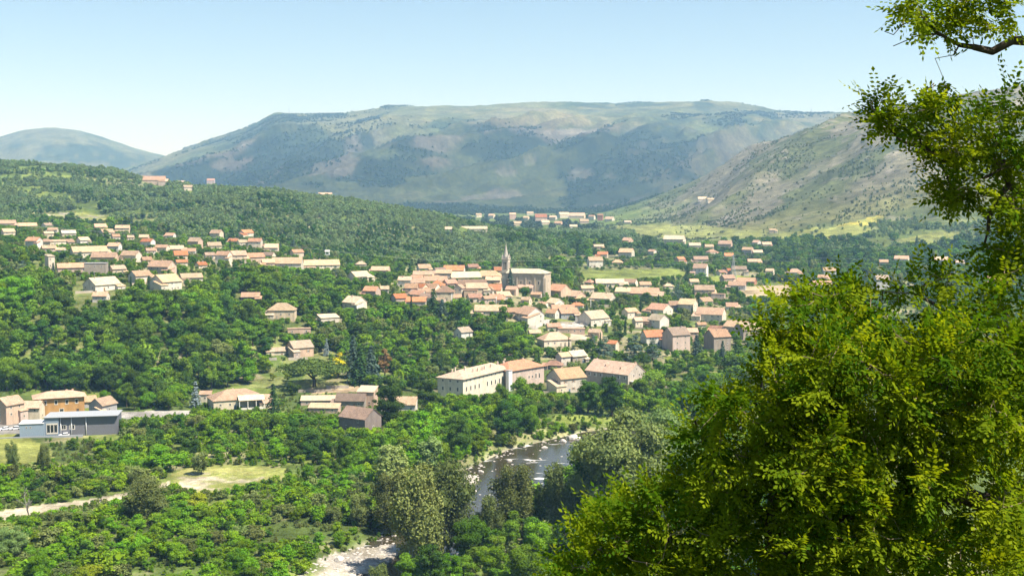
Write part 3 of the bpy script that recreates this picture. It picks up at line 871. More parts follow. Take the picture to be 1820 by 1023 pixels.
def umbrella_pine():
    rng = np.random.default_rng(301); rnd = random.Random(5)
    P = []; Nn = []; S = []; T = []
    for i in range(110):
        a = rng.uniform(0, 2 * math.pi); r = 5.6 * rng.random() ** .5
        c = np.array([math.cos(a) * r * 1.25, math.sin(a) * r, 5.6 + 2.6 * (1 - (r / 5.6) ** 2) * rng.random() ** .6 + rng.normal() * .3])
        R_ = rng.uniform(1.0, 1.6); k = 90
        d = rng.normal(size=(k, 3)); d[:, 2] = np.abs(d[:, 2]) * .9 - .25; d /= np.linalg.norm(d, axis=1, keepdims=True)
        P.append(c + d * R_ * np.array([1.1, 1.1, .7]) * (.75 + .35 * rng.random((k, 1)))); Nn.append(d + rng.normal(size=(k, 3)) * .5)
        S.append(.5 * rng.uniform(.6, 1.3, k)); T.append(np.clip(.5 + rng.normal() * .25 + rng.normal(size=k) * .2, 0, 1))
    cm = crown_mesh('crown', M['needle_pine'], np.concatenate(P), np.concatenate(Nn), np.concatenate(S), rng, np.concatenate(T))
    mb = MB(); mb.tube([(0, 0, -.9), (0, 0, 0), (-.2, .1, 2.0), (.15, 0, 3.6)], [.5, .42, .34, .3], 8)
    for k in range(7):
        a = k * .9 + .3; r = rnd.uniform(2.5, 5.0)
        mb.tube([(.1, 0, 2.6 + .15 * k), (math.cos(a) * r * .5, math.sin(a) * r * .5, 5.2), (math.cos(a) * r, math.sin(a) * r * .8, 7.2)], [.22, .15, .06], 6)
    return (mb.mesh('trunk', [M['bark']], True), cm)
SPECIES['umbrella'] = [umbrella_pine()]

def dead_tree_mesh(seed=4):
    rnd = random.Random(seed); mb = MB()
    def grow(p, d, L, r, lev):
        pts = [p]; q = p.copy(); dd = d.copy()
        for i in range(4):
            dd = (dd + Vector((rnd.uniform(-.25, .25), rnd.uniform(-.25, .25), rnd.uniform(-.05, .15)))).normalized(); q = q + dd * L / 4; pts.append(q.copy())
        mb.tube(pts, [r, r * .85, r * .65, r * .45, r * .2], 5)
        if lev < 3:
            for k in range(3 if lev else 5):
                i = rnd.randint(1, 4)
                nd_ = (dd + Vector((rnd.uniform(-.9, .9), rnd.uniform(-.9, .9), rnd.uniform(-.1, .5)))).normalized()
                grow(pts[i], nd_, L * rnd.uniform(.45, .7), r * .5, lev + 1)
    grow(Vector((0, 0, -.5)), Vector((0, 0, 1)), 6.0, .26, 0)
    return mb.mesh('trunk', [M['bark_pale']], True)

# low crowns for the masses that nobody could count
LOW = bpy.data.collections.new('wood_sources')
def low_source(name, mat, seed, nleaf, leaf, **kw):
    p, n, s, rng, tn, bc = broad_crown(seed, nleaf=nleaf, leaf=leaf, **kw)
    ob = bpy.data.objects.new(name, crown_mesh(name, M[mat], p, n, s, rng, tn)); LOW.objects.link(ob)
LOWN = []
def low(name, *a, **k):
    low_source('%02d_%s' % (len(LOWN), name), *a, **k); LOWN.append(name)
low('hill', 'leaf_hill', 401, 420, 1.15, h=10, rx=4.2, nblob=13, base=-.1)
low('hill', 'leaf_hill', 402, 420, 1.15, h=10, rx=3.6, nblob=13, base=-.1)
low('hill', 'leaf_hill', 403, 420, 1.15, h=10, rx=4.6, nblob=15, base=-.1)
low('mid', 'leaf_mid', 404, 900, .8, h=10, rx=4.2, nblob=20, base=-.05)
low('mid', 'leaf_mid', 405, 900, .8, h=10, rx=3.8, nblob=20, base=-.05)
low('dark', 'leaf_dark', 406, 900, .8, h=10, rx=4.0, nblob=20, base=-.05)
low('bright', 'leaf_bright', 407, 900, .8, h=10, rx=4.4, nblob=22, base=-.1)
low('bright', 'leaf_bright', 408, 900, .8, h=10, rx=5.0, nblob=22, base=-.1)
low('olive', 'leaf_olive', 409, 900, .75, h=10, rx=5.0, nblob=24, base=-.1, blob=(.2, .34))
low('scrub', 'leaf_scrub', 410, 160, 1.8, h=10, rx=6, nblob=8, base=-.1)
low('far', 'leaf_far', 411, 60, 3.4, h=10, rx=5, nblob=6, base=-.2)
low('darkfar', 'leaf_dark', 412, 160, 1.8, h=10, rx=4, nblob=8, base=-.1)
LOWI = {}
for i, nme in enumerate(LOWN): LOWI.setdefault(nme, []).append(i)

def scatter(name, P, scl, rot, idx, sources, label, cat):
    me = bpy.data.meshes.new(name)
    P = np.asarray(P, np.float32)
    me.vertices.add(len(P)); me.vertices.foreach_set('co', P.ravel())
    for nm, typ, arr in (('scl', 'FLOAT_VECTOR', np.asarray(scl, np.float32)), ('rot', 'FLOAT_VECTOR', np.asarray(rot, np.float32)), ('idx', 'INT', np.asarray(idx, np.int32))):
        a = me.attributes.new(nm, typ, 'POINT')
        a.data.foreach_set('vector' if typ == 'FLOAT_VECTOR' else 'value', arr.ravel())
    o = link(name, me)
    ng = bpy.data.node_groups.new(name, 'GeometryNodeTree')
    ng.interface.new_socket('Geometry', in_out='INPUT', socket_type='NodeSocketGeometry')
    ng.interface.new_socket('Geometry', in_out='OUTPUT', socket_type='NodeSocketGeometry')
    N, L = ng.nodes, ng.links
    gi = N.new('NodeGroupInput'); go = N.new('NodeGroupOutput')
    ci = N.new('GeometryNodeCollectionInfo'); ci.inputs['Collection'].default_value = sources
    ci.inputs['Separate Children'].default_value = True; ci.inputs['Reset Children'].default_value = True
    iop = N.new('GeometryNodeInstanceOnPoints'); iop.inputs['Pick Instance'].default_value = True
    def named(nm, t):
        n = N.new('GeometryNodeInputNamedAttribute'); n.data_type = t; n.inputs['Name'].default_value = nm
        return n.outputs['Attribute']
    L.new(gi.outputs[0], iop.inputs['Points']); L.new(ci.outputs[0], iop.inputs['Instance'])
    L.new(named('idx', 'INT'), iop.inputs['Instance Index'])
    L.new(named('scl', 'FLOAT_VECTOR'), iop.inputs['Scale'])
    L.new(named('rot', 'FLOAT_VECTOR'), iop.inputs['Rotation'])
    L.new(iop.outputs[0], go.inputs[0])
    mo = o.modifiers.new('scatter', 'NODES'); mo.node_group = ng
    return tag(o, label, cat, kind='stuff')

def place_tree(name, kind, P, s, sx, rz, label, cat='tree', group=None, variant=0, mat=None):
    """a tree of ten metres scaled to its size; trunk and crown share mesh data"""
    tm, cm = SPECIES[kind][variant % len(SPECIES[kind])]
    root = empty(name, P, rz); root.scale = (sx, sx, s)
    if tm is not None: link('trunk', tm, root)
    link('crown', cm, root)
    return tag(root, label, cat, group)
# ------------------------------------------------------------------ buildings
WALLC = {'W': (.80, .72, .59), 'C': (.72, .61, .45), 'P': (.64, .48, .37), 'S': (.40, .33, .255), 'G': (.42, .42, .42), 'O': (.58, .31, .095), 'B': (.30, .24, .19), 'L': (.74, .64, .49), 'Y': (.72, .55, .28), 'R': (.50, .22, .13)}
ROOFC = {'c': (.66, .46, .29), 'p': (.62, .40, .26), 'o': (.62, .25, .115), 'b': (.36, .25, .18), 'g': (.42, .38, .34), 'l': (.70, .54, .36), 'r': (.54, .30, .19), 'w': (.62, .61, .58)}

def unit_window():
    mb = MB()      # 1 x 1, faces -y, surround stands 6 cm proud, pane set back
    t = .14
    mb.box(-.5, .5, -.06, .0, .5 - t, .5, 0); mb.box(-.5, .5, -.09, .0, -.5, -.5 + t, 0)
    mb.box(-.5, -.5 + t, -.058, .0, -.5 + t, .5 - t, 0); mb.box(.5 - t, .5, -.058, .0, -.5 + t, .5 - t, 0)
    mb.box(-.5 + t, .5 - t, -.02, .0, -.5 + t, .5 - t, 1)
    mb.box(-.03, .03, -.04, -.02, -.5 + t, .5 - t, 0)
    return mb.mesh('window', [M['frame'], M['glass']])
WIN_ME = unit_window()
def unit_plain():
    mb = MB(); mb.box(-.5, .5, -.05, .0, -.5, .5, 0); return mb
PANEL_ME = unit_plain().mesh('panel', [M['paint']])
SHUT_ME = unit_plain().mesh('shutter', [M['paint']])
DARK_ME = unit_plain().mesh('dark_opening', [M['glass']])
def unit_chimney():
    mb = MB(); mb.box(-.5, .5, -.5, .5, 0, .86, 0); mb.box(-.62, .62, -.62, .62, .86, .94, 0); mb.box(-.3, .3, -.3, .3, .94, 1.0, 0)
    return mb.mesh('chimney', [M['paint']])
CHIM_ME = unit_chimney()

HOUSES = []       # (x0, x1, ytop, ybase, distance) for keeping the trees off
def add_windows(root, face, length, depth, wall_h, floors, n, w=1.0, hh=1.35, shutters=None, rnd=None, skip=0.28, z0=0.0, every=None):
    """a row of windows per floor on one face of a house; face in 'front','left','right'"""
    fh = wall_h / max(1, floors)
    for fl in range(floors):
        for k in range(n):
            if rnd and rnd.random() < skip: continue
            u = (k + .5) / n * length - length / 2
            z = z0 + fh * fl + fh * .55
            hs = min(hh, fh * .55)
            if face == 'front': loc = (u, -depth / 2 - .002, z); rot = (0, 0, 0)
            elif face == 'left': loc = (-depth / 2 - .002, u, z); rot = (0, 0, -math.pi / 2)
            elif face == 'right': loc = (depth / 2 + .002, u, z); rot = (0, 0, math.pi / 2)
            link('window', WIN_ME, root, loc, rot, (w, 1, hs))
            if shutters:
                for s in (-1, 1):
                    dx = s * (w * .5 + .27)
                    if face == 'front': l2 = (u + dx, -depth / 2 - .003, z)
                    elif face == 'left': l2 = (-depth / 2 - .003, u + dx, z)
                    else: l2 = (depth / 2 + .003, u + dx, z)
                    link('shutter', SHUT_ME, root, l2, rot, (.5, 1, hs), shutters)

def gable_parts(root, L, W, hw, pitch, wall, roof, over=.6, thick=.2, foot=3.0, end_over=.3, x_off=0.0, y_off=0.0, z_off=0.0, wname='wall', rname='roof'):
    rise = W / 2 * math.tan(pitch)
    mb = MB()
    mb.prism([(-W / 2, -foot), (W / 2, -foot), (W / 2, hw), (0, hw + rise), (-W / 2, hw)], -L / 2, L / 2)
    wo = link(wname, mb.mesh('wall', [M['wall']]), root, (x_off, y_off, z_off), col=wall)
    mb = MB(); s = math.tan(pitch); o = over
    yb = W / 2 + o; ze = hw - o * s + .03
    mb.prism([(-yb, ze), (0, hw + rise + .03), (yb, ze), (yb, ze + thick), (0, hw + rise + .03 + thick), (-yb, ze + thick)][::-1], -L / 2 - end_over, L / 2 + end_over)
    ro = link(rname, mb.mesh('roof', [M['roof']]), root, (x_off, y_off, z_off), col=roof)
    return rise, ro

def hip_parts(root, L, W, hw, pitch, wall, roof, over=.5, foot=3.0, x_off=0.0, y_off=0.0):
    rise = (W / 2 + over) * math.tan(pitch)
    mb = MB(); mb.box(-L / 2, L / 2, -W / 2, W / 2, -foot, hw + .02)
    link('wall', mb.mesh('wall', [M['wall']]), root, (x_off, y_off, 0), col=wall)
    mb = MB(); a, b = L / 2 + over, W / 2 + over; rl = max(.3, a - b)
    z0, z1, z2 = hw, hw + .16, hw + .16 + rise
    lo = [(-a, -b, z0), (a, -b, z0), (a, b, z0), (-a, b, z0)]; hi = [(x, y, z1) for x, y, _ in lo]
    r0, r1 = (-rl, 0, z2), (rl, 0, z2)
    mb.poly(lo[::-1])
    for i in range(4):
        j = (i + 1) % 4; mb.poly([lo[i], lo[j], hi[j], hi[i]])
    mb.poly([hi[0], hi[1], r1, r0]); mb.poly([hi[1], hi[2], r1]); mb.poly([hi[2], hi[3], r0, r1]); mb.poly([hi[3], hi[0], r0])
    ro = link('roof', mb.mesh('roof', [M['roof']]), root, (x_off, y_off, 0), col=roof)
    return rise, ro

def shed_parts(root, L, W, hw, pitch, wall, roof, over=.4, foot=3.0):
    rise = W * math.tan(pitch)
    mb = MB(); mb.prism([(-W / 2, -foot), (W / 2, -foot), (W / 2, hw + rise), (-W / 2, hw)], -L / 2, L / 2)
    link('wall', mb.mesh('wall', [M['wall']]), root, col=wall)
    s = math.tan(pitch); o = over; mb = MB()
    mb.prism([(-W / 2 - o, hw - o * s + .02), (W / 2 + o, hw + rise + o * s + .02), (W / 2 + o, hw + rise + o * s + .2), (-W / 2 - o, hw - o * s + .2)], -L / 2 - .3, L / 2 + .3)
    ro = link('roof', mb.mesh('roof', [M['roof']]), root, col=roof)
    return rise, ro

def flat_parts(root, L, W, hw, wall, roof, foot=3.0):
    mb = MB(); mb.box(-L / 2, L / 2, -W / 2, W / 2, -foot, hw)
    link('wall', mb.mesh('wall', [M['wall']]), root, col=wall)
    mb = MB(); mb.box(-L / 2 - .25, L / 2 + .25, -W / 2 - .25, W / 2 + .25, hw + .002, hw + .28)
    return .3, link('roof', mb.mesh('roof', [M['roof']]), root, col=roof)

hrnd = random.Random(77)
def vary(c, a=.07):
    k = .84 + hrnd.uniform(-a, a * .6); h = hrnd.uniform(-.06, .06)
    return tuple(min(.88, v * k * f * (1 + hrnd.uniform(-.02, .02))) for v, f in zip(c, (1 + h, 1, 1 - h * 1.5)))

def place_house(x0, x1, yt, yb, yaw, ratio, kind, wall, roof, label, name='house', cat='house', group=None, floors=None, nwin=None, shutters=None, pitch=None, chim=None, tiny=False, side_win=None, door=True, gap=0.45):
    ex = .05 * (x1 - x0); x0 -= ex; x1 += ex
    g = ground((x0 + x1) / 2, yb)
    D = g.y * CP - g.z * SP
    m = D / FPX
    az = math.atan2(g.x, g.y)
    ya = R(yaw)
    wpx = (x1 - x0) * m
    c, s = abs(math.cos(ya)), abs(math.sin(ya))
    W = wpx / (ratio * c + s) * .96
    L = W * ratio
    dep = math.atan2(-g.z, g.y)
    hpx = (yb - yt) * m
    half = (W * c + L * s) / 2
    if kind in 'gh':        # the roof takes nearly half of the height seen
        want = max(.3, hpx * .54 - half * math.tan(dep))
        pitch = min(R(35), max(R(pitch or 20), math.atan2(want, W / 2)))
    else: pitch = R(pitch if pitch else {'s': 13, 'f': 0}[kind])
    rise = {'g': W / 2 * math.tan(pitch), 'h': (W / 2 + .5) * math.tan(pitch), 's': W * math.tan(pitch), 'f': .3}[kind]
    back = half * math.tan(dep) * (1.0 if kind != 's' else 1.6)
    hw = max(2.3, hpx - rise - back)
    # the base stands on the ground half a depth behind the foot seen in the picture
    cxy = Vector((g.x, g.y, 0)) + Vector((math.sin(az), math.cos(az), 0)) * half * .5
    root = empty(name, (cxy.x, cxy.y, g.z), -az + ya)
    wc, rc = vary(WALLC[wall], .1), vary(tuple(v * .92 for v in ROOFC[roof]), .3)
    if kind == 'g': rise, ro = gable_parts(root, L, W, hw, pitch, wc, rc)
    elif kind == 'h': rise, ro = hip_parts(root, L, W, hw, pitch, wc, rc)
    elif kind == 's': rise, ro = shed_parts(root, L, W, hw, pitch, wc, rc)
    else: rise, ro = flat_parts(root, L, W, hw, wc, rc)
    fl = floors or max(1, int(hw / 3.1 + .25))
    if not tiny:
        nf = nwin or max(2, min(6, int(L / 4.2)))
        ns = side_win if side_win is not None else max(1, min(3, int(W / 4.5)))
        if abs(yaw) < 78: add_windows(root, 'front', L * .92, W, hw, fl, nf, shutters=shutters, rnd=hrnd, w=min(1.05, L / nf * .5))
        side = 'left' if yaw > 0 else 'right'
        if abs(yaw) > 12 and ns > 0: add_windows(root, side, W * .86, L, hw, fl, ns, shutters=shutters if hrnd.random() < .5 else None, rnd=hrnd, w=min(1.05, W / ns * .45))
        if door and abs(yaw) < 78:
            u = hrnd.choice((-1, 1)) * L * .5 * (1 - 1.0 / nf) * .98
            dcol = hrnd.choice(((.25, .15, .08), (.12, .16, .20), (.35, .30, .24)))
            link('door', PANEL_ME, root, (L * .46 / nf * hrnd.choice((-1, 1)), -W / 2 - .004, 1.05), (0, 0, 0), (1.0, 1.3, 2.1), dcol)
    if not tiny and kind in 'gh' and L > 8.5 and cat == 'house' and hrnd.random() < .6:
        sd = -1 if yaw < 0 else 1
        if hrnd.random() < .3: sd = -sd
        wl = L * hrnd.uniform(.28, .5); wd = W * hrnd.uniform(.5, .8); wh = max(2.1, hw * hrnd.uniform(.5, .75)); xo = sd * (L / 2 - wl * .5 + wl * hrnd.uniform(.2, .55)); yo = -W * hrnd.uniform(.2, .45)
        sl = math.tan(R(17)) ; mb = MB(); mb.prism([(-wd / 2, -2.5), (wd / 2, -2.5), (wd / 2, wh + wd * sl), (-wd / 2, wh)], -wl / 2, wl / 2)
        link('wing_wall', mb.mesh('wing_wall', [M['wall']]), root, (xo, yo, 0), col=vary(WALLC[wall]))
        mb = MB(); mb.prism([(-wd / 2 - .4, wh - .4 * sl + .03), (wd / 2 + .1, wh + (wd + .1) * sl + .03), (wd / 2 + .1, wh + (wd + .1) * sl + .22), (-wd / 2 - .4, wh - .4 * sl + .22)], -wl / 2 - .3, wl / 2 + .3)
        link('wing_roof', mb.mesh('wing_roof', [M['roof']]), root, (xo, yo, 0), col=vary(ROOFC[roof]))
        link('window', WIN_ME, root, (xo, yo - wd / 2 - .002, wh * .55), (0, 0, 0), (1.0, 1, 1.1))
    if chim is None: chim = 0 if tiny else hrnd.choice((0, 1, 1, 2))
    for k in range(chim):
        u = hrnd.uniform(-.35, .35) * L; v = hrnd.uniform(-.12, .3) * W
        zr = hw + rise * (1 - min(1, abs(v) / (W / 2 + .01))) if kind in 'gh' else hw + .2
        if kind == 'h': u *= .5
        hc = hrnd.uniform(1.1, 1.6)
        link('chimney', CHIM_ME, ro, (u, v, zr - .25), (0, 0, 0), (hrnd.uniform(.55, .8), hrnd.uniform(.5, .65), hc), vary((.58, .46, .36)))
    HOUSES.append((x0, x1, yt, yb, D, gap))
    tag(root, label, cat, group)
    return root, L, W, hw, rise

def parse_houses(txt):
    for ln in txt.strip().splitlines():
        a, label = ln.split('|')
        f = a.split()
        kw = {}
        for t in f[9:]:
            k, v = t.split('=')
            kw[k] = float(v) if k in ('pitch', 'gap') else (int(v) if v.lstrip('-').isdigit() else v)
        if 'sh' in kw:
            kw['shutters'] = {'blue': (.22, .30, .38), 'green': (.16, .24, .16), 'brown': (.26, .15, .08), 'white': (.75, .75, .72)}[kw.pop('sh')]
        place_house(float(f[0]), float(f[1]), float(f[2]), float(f[3]), float(f[4]), float(f[5]), f[6], f[7], f[8], label.strip(), **kw)

